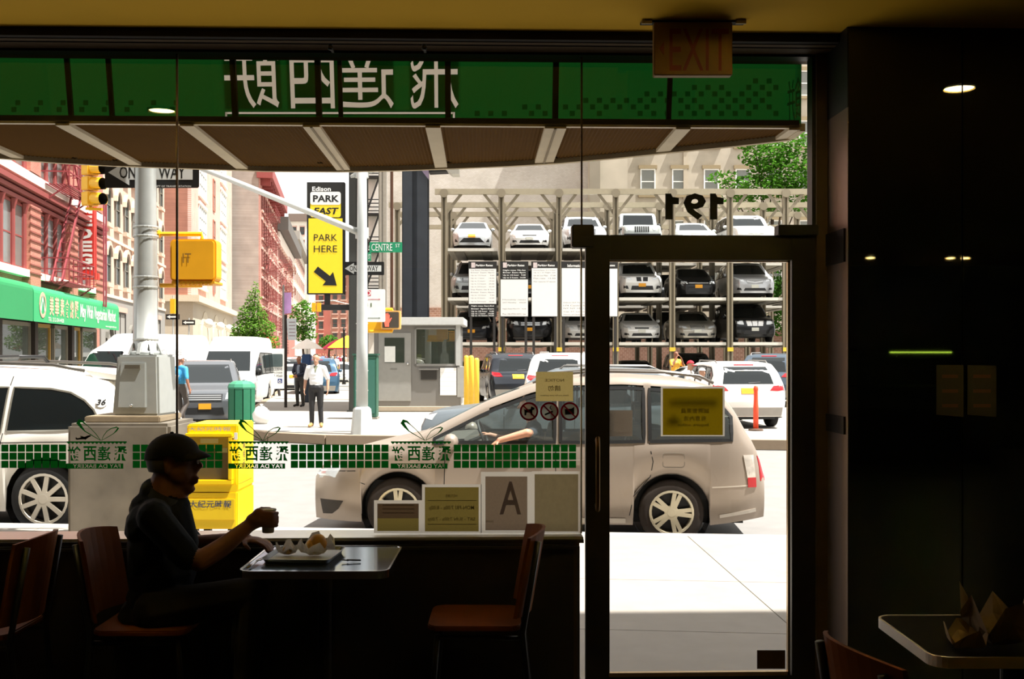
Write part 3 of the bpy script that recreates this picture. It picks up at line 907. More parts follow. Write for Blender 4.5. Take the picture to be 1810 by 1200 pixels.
MB().ell((0, 0, .02), (.026, .022, .018), 10, 6).build('crust', M('#c9a560', .7, noise=.3), t, smooth=True)
MB().ell((.012, -.012, .022), (.01, .01, .01), 8, 5).build('filling', M('#8a6a2a', .6), t, smooth=True)
t = thing('fork', 'metal fork leaning at the left end of tray', 'fork', C(-1.105, 4.60, .744), R(80))
MB().tube([(-.07, 0, .004), (0, 0, .006), (.05, 0, .012)], [.004, .003, .003], 6).build('fork_handle', CHROME, t, smooth=True)
mb = MB().box(.05, -.01, .010, .065, .01, .013)
for k in range(4): mb.box(.065, -.01 + k * .0058, .010, .10, -.0075 + k * .0058, .013)
mb.build('tines', CHROME, t)
t = thing('plastic_fork', 'small black plastic fork lying on the table', 'fork', C(-.70, 4.69, .744), R(4))
MB().tube([(.04, 0, .004), (-.01, 0, .006), (-.02, 0, .005)], [.0035, .0035, .006], 6).build('fork_handle', BLACK, t, smooth=True)
mb = MB()
for k in range(3): mb.bar((-.02, (k - 1) * .005, .005), (-.042, (k - 1) * .009, .008), .003, .003)
mb.build('tines', BLACK, t)
# paper bag on the dark table
t = thing('paper_bag', 'crumpled brown paper bag on the white edged table', 'bag', C(1.50, 3.34, .742), R(20))
mb = MB(); crumple(mb, 0, 0, .11, .16, 15); mb.build('bag_body', M('#8a7658', .8, noise=.2), t)
mb = MB(); crumple(mb, -.12, .0, .07, .07, 11); mb.build('bag_flap', M('#a08c6c', .8, noise=.2), t)
# lit display case at the back of the room, seen as a reflection in the dark glass
t = thing('display_case', 'lit glass bakery case far back, glinting in the dark glass', 'display case', (6.62, -6.3, 0))
MB().box(-1.0, -.35, 0, 1.0, .35, .75).build('base_cabinet', M('#22180e', .5), t)
MB().box(-.95, -.3, .80, .95, .3, .815).box(-.95, -.3, 1.15, .95, .3, 1.165).build('shelf', M('#6a6a50', .4), t)
MB().box(-1.0, -.35, 1.68, 1.0, .35, 1.74).build('case_top', M('#22180e', .5), t)
MB().box(-.5, .30, 1.66, .42, .345, 1.68).build('lamp_strip', glow('#d6e85a', 5), t)
MB().box(-1.0, .345, .75, 1.0, .352, 1.68).build('pane', clear('case_glass', '#f4fff4', .02, .04), t)
# ================================================================== PEOPLE
ICO = None
def sphere_pts():
    global ICO
    if ICO is None:
        bm = bmesh.new(); bmesh.ops.create_icosphere(bm, subdivisions=2, radius=1.0)
        ICO = ([v.co.copy() for v in bm.verts], [[v.index for v in f.verts] for f in bm.faces]); bm.free()
    return ICO
def skin_body(prims, voxel, smooth=6):
    """prims: (label, a, b, ra, rb) tapered limbs or (label, c, (rx,ry,rz), rot) ellipsoids -> one continuous surface and a label per face"""
    bm = bmesh.new()
    sv, sf = sphere_pts()
    for p in prims:
        if len(p) == 5:
            _, a, b, ra, rb = p
            vs = [bm.verts.new(Vector(a) + v * ra) for v in sv] + [bm.verts.new(Vector(b) + v * rb) for v in sv]
            r = bmesh.ops.convex_hull(bm, input=vs)
            dead = [g for g in r['geom_interior'] if isinstance(g, bmesh.types.BMVert)]
            bmesh.ops.delete(bm, geom=dead, context='VERTS')
        else:
            _, c, rad, rot = p
            vs = [bm.verts.new(Vector(c) + ((rot @ Vector((v.x * rad[0], v.y * rad[1], v.z * rad[2]))) if rot else Vector((v.x * rad[0], v.y * rad[1], v.z * rad[2])))) for v in sv]
            for f in sf: bm.faces.new([vs[i] for i in f])
    bmesh.ops.recalc_face_normals(bm, faces=bm.faces)
    me = bpy.data.meshes.new('body'); bm.to_mesh(me); bm.free()
    o = bpy.data.objects.new('body', me); COL.objects.link(o)
    rm = o.modifiers.new('r', 'REMESH'); rm.mode = 'VOXEL'; rm.voxel_size = voxel
    sm = o.modifiers.new('s', 'SMOOTH'); sm.factor = 0.5; sm.iterations = smooth
    out = bpy.data.meshes.new_from_object(o.evaluated_get(bpy.context.evaluated_depsgraph_get()))
    bpy.data.objects.remove(o); bpy.data.meshes.remove(me)
    n = len(out.polygons)
    cen = np.empty(n * 3, dtype=np.float32); out.polygons.foreach_get('center', cen); cen = cen.reshape(-1, 3)
    best = np.full(n, 1e9); lab = np.zeros(n, dtype=np.int32)
    names = []
    for p in prims:
        if p[0] not in names: names.append(p[0])
        if len(p) == 5:
            a, b = np.array(p[1]), np.array(p[2]); d = b - a; L = float(d @ d) or 1e-9
            t = np.clip(((cen - a) @ d) / L, 0, 1)
            q = np.linalg.norm(cen - (a + t[:, None] * d), axis=1) - (p[3] + (p[4] - p[3]) * t)
        else:
            l = cen - np.array(p[1])
            if p[3]: l = l @ np.array(p[3].to_3x3() if hasattr(p[3], 'to_3x3') else p[3])
            rad = np.array(p[2]); k = np.linalg.norm(l / rad, axis=1)
            q = (k - 1) * rad.min()
        m = q < best
        best[m] = q[m]; lab[m] = names.index(p[0])
    out.polygons.foreach_set('material_index', lab)
    out.polygons.foreach_set('use_smooth', [True] * n)
    return out, names
def rot_to(d, roll=0):      # rotation taking +Z to d
    return Vector(d).normalized().to_track_quat('Z', 'Y').to_matrix()
def hand(label, wrist, dirv, palm_n, s=1.0, curl=0.35, thumb_side=1):
    """palm, four unequal bent fingers, thumb from the side of the palm"""
    w = Vector(wrist); d = Vector(dirv).normalized(); n = Vector(palm_n); n = (n - d * n.dot(d)).normalized()
    sd = d.cross(n) * thumb_side
    out = []
    c = w + d * 0.05 * s
    rot = Matrix((sd, n, d)).transposed()
    out.append((label, c, (0.042 * s, 0.016 * s, 0.052 * s), rot))
    for k, (off, L) in enumerate(((0.030, .072), (0.011, .082), (-0.009, .075), (-0.028, .058))):
        a = w + d * 0.088 * s + sd * off * s
        d1 = (d * math.cos(curl) + n * math.sin(curl)); b = a + d1 * L * .5 * s
        d2 = (d * math.cos(curl * 2.4) + n * math.sin(curl * 2.4)); e = b + d2 * L * .5 * s
        out.append((label, a, b, 0.0095 * s, 0.0088 * s)); out.append((label, b, e, 0.0088 * s, 0.0075 * s))
    a = w + d * 0.025 * s + sd * 0.035 * s
    b = a + (d * .6 + sd * .75 + n * .2).normalized() * .042 * s
    e = b + (d * .85 + sd * .2 + n * .4).normalized() * .034 * s
    out.append((label, a, b, 0.013 * s, 0.011 * s)); out.append((label, b, e, 0.011 * s, 0.009 * s))
    return out
def figure(J, bulk=1.0, sleeve='skin', fingers=True, hand_dirs=None, curl=0.35):
    """J: joints, facing -Y unless the pose says otherwise; returns prims"""
    o = []
    H, N, CH, WA, PE = (Vector(J[k]) for k in ('head', 'neck', 'chest', 'waist', 'pelvis'))
    fw = Vector(J.get('face', (0, -1, 0))).normalized()
    up = (H - N).normalized(); rt = fw.cross(up).normalized(); fw = up.cross(rt).normalized()
    rh = Matrix((rt, -fw, up)).transposed()
    bf = Vector(J.get('front', fw)); bf.z = 0; bf.normalize(); br = Vector((bf.y, -bf.x, 0)) * -1
    rb = Matrix((br, -bf, Vector((0, 0, 1)))).transposed()
    o.append(('skin', H + up * .03, (.074, .094, .088), rh))
    o.append(('skin', H - up * .035 + fw * .025, (.056, .066, .078), rh))
    o.append(('skin', H + fw * .094 + up * .012, H + fw * .110 - up * .016, .011, .017))
    o.append(('skin', H + fw * .070 - up * .098, H + fw * .074 - up * .096, .024, .022))
    o.append(('skin', H + fw * .084 - up * .052, H + fw * .085 - up * .056, .018, .016))
    for s in (-1, 1): o.append(('skin', H + rt * s * .076 - fw * .005, (.012, .022, .032), rh))
    o.append(('skin', N - up * .02, H - up * .06 - fw * .01, .058, .052))
    b = bulk
    o.append(('shirt', CH, (.165 * b, .115 * b, .19), rb))
    o.append(('shirt', WA, (.152 * b, .118 * b, .17), rb))
    o.append(('shirt', (CH + WA) / 2, (.155 * b, .115 * b, .19), rb))
    o.append(('pants', PE, (.165 * b, .125 * b, .13), rb))
    for s, k in ((-1, 'r'), (1, 'l')):
        sh, el, wr = Vector(J['sh_' + k]), Vector(J['el_' + k]), Vector(J['wr_' + k])
        o.append(('shirt', N - up * .03, sh, .062, .062 * b))
        o.append(('shirt', sh, sh + (el - sh) * .86, .064 * b, .056 * b))
        o.append((sleeve, sh + (el - sh) * .8, el, .044, .042))
        o.append((sleeve, el, wr, .043, .030))
        hd = Vector((hand_dirs or {}).get(k, (wr - el)))
        pn = Vector(J.get('palm_' + k, (-s, 0, 0)))
        if fingers: o += hand('skin', wr, hd, pn, 1.0, curl, 1 if J.get('thumb_' + k, 1) > 0 else -1)
        else: o.append(('skin', wr, wr + hd.normalized() * .14, .034, .022))
        hp, kn, an, toe = Vector(J['hp_' + k]), Vector(J['kn_' + k]), Vector(J['an_' + k]), Vector(J['toe_' + k])
        o.append(('pants', hp, kn, .092 * b, .066)); o.append(('pants', kn, an + Vector((0, 0, .03)), .066, .055))
        o.append(('shoes', an, toe, .046, .040)); o.append(('shoes', an - Vector((0, 0, .02)), an + (an - toe).normalized() * .04 - Vector((0, 0, .03)), .044, .036))
    return o
def stand(**kw):
    J = dict(head=(0, -.015, 1.60), neck=(0, 0.01, 1.46), chest=(0, 0, 1.25), waist=(0, 0, 1.08), pelvis=(0, 0, .93))
    for s, k in ((-1, 'r'), (1, 'l')):
        J.update({'sh_' + k: (s * .18, 0, 1.39), 'el_' + k: (s * .25, .03, 1.12), 'wr_' + k: (s * .265, -.04, .88), 'hp_' + k: (s * .085, 0, .90),
                  'kn_' + k: (s * .10, -.015, .49), 'an_' + k: (s * .11, .03, .075), 'toe_' + k: (s * .135, -.13, .042)})
    J.update(kw)
    return J
PCACHE = {}
def person(label, loc, rz, cols, J=None, bulk=1.0, voxel=.014, sleeve='skin', hair='#2a211b', H=1.0, extra=None, key=None, group=None, bald=False, curl=.35):
    t = thing('person', label, 'person', loc, rz, group)
    J = J or stand()
    k = key or id(J)
    if k not in PCACHE: PCACHE[k] = skin_body(figure(J, bulk, sleeve, voxel < .02, curl=curl), voxel)
    me, names = PCACHE[k]
    o = link('body', me, t)
    if not me.materials:
        for n in names: me.materials.append(M(cols[n]))
    else:
        for i, n in enumerate(names):
            o.material_slots[i].link = 'OBJECT'; o.material_slots[i].material = M(cols[n])
    o.scale = (H, H, H)
    Hd, N = Vector(J['head']), Vector(J['neck']); up = (Hd - N).normalized()
    fw = Vector(J.get('face', (0, -1, 0))).normalized(); rt = fw.cross(up).normalized(); fw = up.cross(rt).normalized()
    if hair:
        vs, fs = [], []
        nu, nv = 16, 7
        for j in range(nv + 1):
            for i in range(nu):
                a = 2 * math.pi * i / nu
                back = -math.cos(a)          # a=0 is the face side
                lim = (1.15 + .75 * max(0, back) + .15 * (1 - abs(back))) if not bald else .25 + 1.5 * max(0, back)
                ph = lim * j / nv
                v = fw * (.104 * math.sin(ph) * math.cos(a)) + rt * (.085 * math.sin(ph) * math.sin(a)) + up * (.098 * math.cos(ph))
                vs.append(Hd + up * .034 + v)
        for j in range(nv):
            for i in range(nu): fs.append((j * nu + i, j * nu + (i + 1) % nu, (j + 1) * nu + (i + 1) % nu, (j + 1) * nu + i))
        h = MB().add(vs, fs).build('hair', M(hair, .8), t, smooth=True); h.scale = (H, H, H)
    return t
# ---- the seated man in the cap, facing right at the table
def Q(px, py, D): return P(px, py, D)
def seated_man():
    rx_, fy = Vector((cy_, -sy_, 0)), Vector((sy_, cy_, 0))       # right (his front), away from us
    t = thing('person', 'seated man in dark polo shirt and cap lifting a cup at table', 'person', C(-1.62, 4.80), 0)
    Dm = 4.83
    o = []
    X, Zv = rx_, Vector((0, 0, 1))
    rh = Matrix((X, fy, Zv)).transposed()
    e = lambda l, px, py, D, rad, rot=rh: o.append((l, Q(px, py, D), rad, rot))
    c = lambda l, a, b, ra, rb: o.append((l, Q(*a), Q(*b), ra, rb))
    # head in profile: skull, face, brow, nose, lips, chin, jaw, ear, neck
    e('skin', 303, 806, Dm, (.108, .078, .098)); e('skin', 312, 832, Dm, (.088, .066, .078))
    c('skin', (345, 803, Dm), (347, 808, Dm), .018, .014)
    c('skin', (350, 816, Dm), (355, 823, Dm), .009, .0135)
    c('skin', (343, 822, Dm), (346, 830, Dm), .020, .018)
    c('skin', (343, 843, Dm), (350, 845, Dm), .015, .0075); c('skin', (343, 851, Dm), (348, 851.5, Dm), .014, .009)
    c('skin', (333, 866, Dm), (339, 864, Dm), .022, .017); c('skin', (300, 850, Dm), (332, 864, Dm), .045, .026)
    c('skin', (310, 858, Dm), (322, 868, Dm), .045, .030)
    e('skin', 294, 828, Dm - .07, (.016, .012, .028)); c('skin', (285, 866, Dm), (318, 872, Dm), .060, .040)
    c('skin', (284, 885, Dm), (293, 846, Dm), .066, .064)
    c('shirt', (272, 868, Dm), (318, 893, Dm), .064, .048)
    # trunk leaning slightly forward
    e('shirt', 279, 965, Dm, (.128, .19, .20), Matrix.Rotation(R(8), 3, 'Y') @ rh)
    e('shirt', 287, 1010, Dm, (.15, .175, .17)); e('shirt', 268, 925, Dm, (.105, .19, .12), Matrix.Rotation(R(22), 3, 'Y') @ rh)
    c('shirt', (262, 900, Dm), (282, 893, Dm), .085, .085); e('shirt', 285, 1052, Dm, (.15, .17, .13))
    c('shirt', (305, 905, Dm), (318, 960, Dm), .085, .085)
    e('pants', 270, 1085, Dm, (.15, .17, .10))
    # right (near) arm: shoulder, elbow, wrist; cup hand
    DN = 4.63
    c('shirt', (275, 905, Dm), (272, 915, DN + .02), .075, .075)
    c('shirt', (272, 915, DN), (318, 968, DN - .02), .074, .064)
    c('shirt', (318, 968, DN - .02), (330, 984, DN - .02), .066, .060)
    c('skin', (322, 975, DN - .02), (352, 992, DN - .02), .046, .043)
    c('skin', (352, 992, DN - .02), (392, 968, DN + .04), .046, .044); c('skin', (392, 968, DN + .04), (441, 928, DN + .10), .044, .031)
    # left (far) arm: forearm on the table
    DF = 5.03
    c('shirt', (290, 905, Dm), (292, 912, DF - .02), .072, .072)
    c('shirt', (292, 912, DF), (336, 958, DF + .02), .072, .060)
    c('skin', (334, 956, DF + .02), (350, 962, DF), .045, .042); c('skin', (350, 962, DF), (432, 952, DF - .13), .044, .032)
    # hands: right one closes round the cup, left one relaxed on the table edge
    ca = Q(474, 918, DN + .13)
    def finger(pts, r0, r1):
        for a, b in zip(pts, pts[1:]): o.append(('skin', a, b, r0, r1))
    wr = Q(441, 928, DN + .10)
    kn = Q(458, 908, DN + .10)
    o.append(('skin', wr, kn, .030, .028)); o.append(('skin', Q(450, 918, DN + .10), (.040, .034, .030), rh)); o.append(('skin', wr, Q(462, 922, DN + .11), .030, .022))
    for i, dz in enumerate((0.036, .017, -.002, -.020)):
        L = (.95, 1.0, .95, .82)[i]
        pts = []
        for a in (200, 250, 300, 352):
            q = R(a - (12 if i == 3 else 0))
            rr = .046 if a < 340 else .043
            pts.append(ca + X * (rr * math.cos(q)) * (1 if a > 210 else 1.05) + fy * (rr * math.sin(q) * L) + Zv * (dz + .006 * (a - 250) / 100 * -1))
        finger(pts, .0105, .0095)
        o.append(('skin', Q(457 + i * .6, 909 + i * 6, DN + .10), pts[0], .014, .011))
    th = [Q(452, 908, DN + .14), ca + X * -.040 + fy * .032 + Zv * .040, ca + X * -.004 + fy * .047 + Zv * .040]
    finger(th, .013, .011)
    wl = Q(432, 952, DF - .13)
    o += hand('skin', wl, Q(470, 958, DF - .17) - wl, (0.1, 0, -1), 1.0, .32, -1)
    # legs under the table
    for D, kp in ((4.70, (448, 1048)), (4.97, (440, 1046))):
        c('pants', (275, 1080, D), (kp[0], kp[1], D), .098, .072)
        c('pants', (kp[0], kp[1], D), (kp[0] - 14, 1205, D), .070, .055)
        a = Q(kp[0] - 14, 1205, D); a.z = .10
        o.append(('pants', Q(kp[0] - 14, 1205, D), a, .055, .050))
        tt = a + X * .16; tt.z = .042; a2 = a.copy(); a2.z = .055
        o.append(('shoes', a2, tt, .048, .040))
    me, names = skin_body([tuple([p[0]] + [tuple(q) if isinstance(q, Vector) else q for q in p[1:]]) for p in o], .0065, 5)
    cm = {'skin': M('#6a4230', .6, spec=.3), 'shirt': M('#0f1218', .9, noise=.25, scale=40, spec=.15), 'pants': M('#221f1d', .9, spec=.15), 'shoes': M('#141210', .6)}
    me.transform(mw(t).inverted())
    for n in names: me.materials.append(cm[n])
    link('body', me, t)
    # collar, cap, hair, spectacles, button placket
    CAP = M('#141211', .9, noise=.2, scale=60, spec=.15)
    cap = MB()
    vs, fs = [], []
    cc = Q(304, 800, Dm)
    nu, nv = 24, 8
    for j in range(nv + 1):
        ph = (math.pi * .52) * j / nv
        for i in range(nu):
            a = 2 * math.pi * i / nu
            seam = 1 + .006 * (i % 4 == 0)
            vs.append(cc + X * (.122 * math.sin(ph) * math.cos(a) * seam) + fy * (.090 * math.sin(ph) * math.sin(a) * seam) + Zv * ((.088 * math.cos(ph)) - .030 * (j / nv) ** 2 * max(0, -math.cos(a))))
    for j in range(nv):
        for i in range(nu): fs.append((j * nu + i, j * nu + (i + 1) % nu, (j + 1) * nu + (i + 1) % nu, (j + 1) * nu + i))
    cap.add(vs, fs)
    cp = cap.build('cap', CAP, t, world=True, smooth=True)
    br = MB(); vs, fs = [], []
    for i in range(13):
        a = R(-78 + 156 * i / 12)
        for j in range(5):
            q = j / 4
            x = .105 * math.cos(a) + (.070 * math.cos(a) ** .5) * q if abs(a) < R(77) else .105 * math.cos(a) + .02 * q
            y = .083 * math.sin(a) * (1 - .05 * q)
            for dz in (0, .005):
                vs.append(cc + X * x + fy * y + Zv * (.012 + dz - .018 * q - .012 * q * q - .018 * (math.sin(a)) ** 2))
    w = 10
    for i in range(12):
        for j in range(4):
            k = i * w + 2 * j
            fs += [(k, k + 2, k + w + 2, k + w), (k + 1, k + w + 1, k + w + 3, k + 3)]
        fs.append((i * w + 8, i * w + 9, i * w + w + 9, i * w + w + 8))
    br.add(vs, fs).build('cap_brim', CAP, cp, world=True, smooth=True)
    MB().ell(cc + Zv * .089, (.009, .009, .006), 8, 5).build('cap_button', CAP, cp, world=True, smooth=True)
    hair = MB(); vs, fs = [], []
    for j in range(7):
        z = -.028 - .055 * j / 6
        for i in range(13):
            a = R(95 + 170 * i / 12)
            r = 1.0 - .10 * (j / 6) ** 2
            vs.append(cc + X * (.114 * r * math.cos(a)) + fy * (.086 * r * math.sin(a)) + Zv * z)
    for j in range(6):
        for i in range(12): fs.append((j * 13 + i, j * 13 + i + 1, (j + 1) * 13 + i + 1, (j + 1) * 13 + i))
    hair.add(vs, fs).build('hair', M('#1c1816', .8), t, world=True, smooth=True)
    g = MB()
    for D in (Dm - .033, Dm + .033):
        ce = Q(350, 812, D)
        ring = [ce + (X * .25 + fy * (1 if D > Dm else -1) * .97).normalized() * 0 + fy * (.022 * math.cos(2 * math.pi * k / 16)) + Zv * (.018 * math.sin(2 * math.pi * k / 16)) for k in range(17)]
        g.tube(ring, .0018, 6, False)
        g.tube([ce + fy * (-.022 if D < Dm else .022), Q(300, 808, Dm - .078 if D < Dm else Dm + .078)], .0018, 6)
    g.tube([Q(350, 811, Dm - .012), Q(351.5, 810, Dm), Q(350, 811, Dm + .012)], .0018, 6)
    sp = g.build('spectacles', M('#3a3430', .3, .6), t, world=True)
    ln = MB()
    for D in (Dm - .033, Dm + .033):
        ce = Q(350, 812, D)
        ln.add([ce + fy * (.021 * math.cos(2 * math.pi * k / 16)) + Zv * (.017 * math.sin(2 * math.pi * k / 16)) for k in range(16)], [list(range(16))])
    ln.build('lenses', clear('spectacle_glass', '#ffffff', .02, .12), sp, world=True)
    col = MB()
    cb = Q(290, 880, Dm)
    vs, fs = [], []
    for i in range(17):
        a = 2 * math.pi * i / 16
        for q in range(2):
            r = .078 + .014 * q
            vs.append(cb + X * (r * math.cos(a) + .012) + fy * (r * .98 * math.sin(a)) + Zv * (.028 - .045 * q - .040 * math.cos(a)))
    for i in range(16): fs.append((2 * i, 2 * i + 1, 2 * i + 3, 2 * i + 2))
    col.add(vs, fs).build('collar', M('#14171d', .85), t, world=True, smooth=True)
    # the cup he holds
    k = thing('paper_cup', 'paper coffee cup held up by the seated man', 'cup', ca - Zv * .058)
    MB().lathe([(.0001, 0), (.024, 0), (.026, .004), (.033, .098)], 20, cap=False).build('cup_body', sheet('#c9bda6', .3), k, smooth=True)
    MB().lathe([(.033, .096), (.036, .098), (.036, .104), (.030, .105), (.0001, .103)], 20, cap=False).build('lid', sheet('#e8e4da', .3), k, smooth=True)
    return t
seated_man()
GREY_T = {'skin': '#b98a70', 'shirt': '#f6f6f4', 'pants': '#1b1a1c', 'shoes': '#b08a50'}
J1 = stand(el_r=(-.26, .05, 1.13), wr_r=(-.27, -.03, .90), el_l=(.27, .04, 1.13), wr_l=(.28, -.05, .90), kn_r=(-.10, -.03, .50), an_l=(.12, -.02, .08), toe_l=(.15, -.17, .042))
p1 = person('man in white open shirt and black trousers walking on far pavement', G(559, 755, ZW), -YAW, GREY_T, J1, 1.12, .011, H=1.02, hair='#5a4c44', bald=True)
def open_shirt(t, H):
    o = MB()
    x = chest_patch(t, [(-.055, 1.45), (.055, 1.45), (.008, 1.29), (-.008, 1.29)], 'undershirt', M('#6d705a', .8)); x.scale = (H, H, H)
def chest_patch(t, q, name, mat):
    me = t.children[0].data
    bv = BVHTree.FromPolygons([v.co.copy() for v in me.vertices], [list(p.vertices) for p in me.polygons])
    vs, n = [], 8
    for i in range(n + 1):
        for j in range(n + 1):
            a, b = i / n, j / n
            u = (q[3][0] * (1 - a) + q[2][0] * a) * (1 - b) + (q[0][0] * (1 - a) + q[1][0] * a) * b; v = q[3][1] * (1 - b) + q[0][1] * b
            h = bv.ray_cast(Vector((u, -2, v)), Vector((0, 1, 0)))[0]
            vs.append(Vector((u, (h.y if h else -.1) - .006, v)))
    m = n + 1
    return MB().add(vs, [(i * m + j, i * m + j + 1, i * m + m + j + 1, i * m + m + j) for i in range(n) for j in range(n)]).build(name, mat, t, smooth=True)
open_shirt(p1, 1.02)
J2 = stand(head=(0, -.05, 1.56), neck=(0, -.01, 1.43), wr_r=(.02, -.28, 1.03), el_r=(-.26, -.02, 1.13), wr_l=(.10, -.28, 1.05), el_l=(.27, -.03, 1.14))
p2 = person('old man in navy track jacket leaning on a cane', G(530, 719, ZW), R(-25) - YAW, {'skin': '#a87258', 'shirt': '#1c2438', 'pants': '#3d3a36', 'shoes': '#1a1816'}, J2, 1.1, .011, sleeve='shirt', hair='#b8aea4', bald=True)
s_ = MB().tube([(-.22, -.055, 1.38), (-.275, -.02, 1.25), (-.29, -.02, 1.13)], .012, 6).tube([(.20, -.06, 1.36), (.26, -.04, 1.26), (.30, -.05, 1.16)], .012, 6)
s_.build('sleeve_stripe', WHITE, p2)
chest_patch(p2, [(-.04, 1.40), (.06, 1.40), (.07, 1.08), (-.03, 1.08)], 'undershirt', M('#8d97a6', .8))
cn = thing('walking_cane', 'pale walking cane held by the man in the track jacket', 'cane', G(538, 716, ZW), 0)
MB().tube([(0, 0, 0), (0, 0, .88), (-.01, 0, .93), (-.05, 0, .95), (-.10, 0, .93)], .013, 8).build('cane_shaft', M('#cbb9a0', .5), cn, smooth=True)
MB().lathe([(.016, 0), (.016, .05)], 8).build('rubber_foot', RUBBER, cn)
p3 = person('man in white shirt farther up the street pavement', G(592, 678, ZW), R(10), {'skin': '#b08468', 'shirt': '#f4f3f0', 'pants': '#26221f', 'shoes': '#1a1816'}, stand(wr_r=(-.12, -.25, 1.08), el_r=(-.25, -.02, 1.14)), 1.0, .016, hair='#2a2420')
MB().ell((.16, .02, .90), (.05, .07, .12), 8, 6).build('shoulder_bag', M('#d9a83a', .7), p3)
# person with pale hair and blue backpack at the crossing
p4 = person('person with blue backpack and white headscarf walking away', G(319, 748, ZW), R(150), {'skin': '#a87258', 'shirt': '#3f9ac4', 'pants': '#4d453f', 'shoes': '#1a1816'},
    stand(kn_r=(-.1, -.12, .5), an_r=(-.11, .16, .09), toe_r=(-.13, .02, .05), kn_l=(.10, -.08, .5), an_l=(.11, -.20, .08), toe_l=(.13, -.36, .05)), 1.0, .014, sleeve='skin', hair='#e9e6e0')
MB().ell((0, .17, 1.22), (.15, .10, .20), 12, 8).build('backpack', M('#2f86b4', .7, noise=.4, scale=12), p4, smooth=True)
MB().ell((.16, .10, .95), (.12, .08, .13), 10, 7).build('hip_bag', M('#3c302a', .7), p4, smooth=True)
p5 = person('pair of dark trousered legs behind the open van door', G(488, 708, ZS), R(20), {'skin': '#a87258', 'shirt': '#4a4448', 'pants': '#2c2624', 'shoes': '#c9c4bc'},
    stand(an_l=(.14, -.10, .08), toe_l=(.20, -.24, .045)), 1.0, .018, hair='#2a2420')
p6 = person('man in orange shirt drinking in the parking lot', C((1194 - CX) / F * 38, 38, ZW), R(30), {'skin': '#8a5a44', 'shirt': '#f0b23a', 'pants': '#2a2a30', 'shoes': '#1a1816'},
    stand(wr_r=(-.10, -.16, 1.50), el_r=(-.26, -.14, 1.24), wr_l=(.10, -.18, 1.46), el_l=(.26, -.12, 1.22)), 1.12, .016, hair='#7a6658', H=1.08, bald=True)
p7 = person('man in red cap behind the minivan roof', C((1219 - CX) / F * 26, 26, ZW), R(60), {'skin': '#b08468', 'shirt': '#d8d4cc', 'pants': '#3a3a40', 'shoes': '#1a1816'}, stand(), 1.0, .016, hair='#c01c30', H=.93)
mb = MB().ell((0, -.12, 1.60), (.07, .08, .012), 10, 5); x = mb.build('cap_brim', M('#c01c30', .7), p7); x.scale = (.93,) * 3
p8 = person('white haired person beside pale crossover', C((1240 - CX) / F * 24, 24, ZW), R(40), {'skin': '#b98a70', 'shirt': '#e6e2da', 'pants': '#4a4a50', 'shoes': '#1a1816'}, stand(), 1.0, .016, hair='#f2efe8', H=.84)
# far crowd
cj = [stand(), stand(kn_r=(-.1, -.2, .52), an_r=(-.11, -.2, .1), toe_r=(-.12, -.36, .06), an_l=(.11, .2, .1), toe_l=(.12, .06, .05)), stand(wr_r=(-.1, -.22, 1.1), el_r=(-.25, -.05, 1.13))]
shirts = [('#e8e0d8', 'white'), ('#b8485a', 'crimson'), ('#6a7fa8', 'blue'), ('#d8b8a0', 'tan'), ('#48403c', 'dark brown'), ('#c8c8d0', 'pale grey')]
for i in range(26):
    px = 556 + (i * 37 % 60) + rnd.uniform(-1, 1)
    D = 96 + (i * 29 % 50)
    cname, (hx, wd) = 'far', shirts[i % 6]
    t = person('far pedestrian in %s top, %s the distant street crowd' % (wd, ['at the left of', 'near the middle of', 'at the right of', 'at the front of', 'far back in'][i % 5]), C((px - CX) / F * D, D, ZW), rnd.uniform(-3, 3), {'skin': '#a87258', 'shirt': hx, 'pants': ['#2c2a2c', '#4a4f60', '#7a6a5a'][i % 3], 'shoes': '#1a1816'},
        cj[i % 3], 1.05, .032, hair=None, key='far%d' % (i % 3), group='distant street crowd', H=rnd.uniform(.93, 1.05))
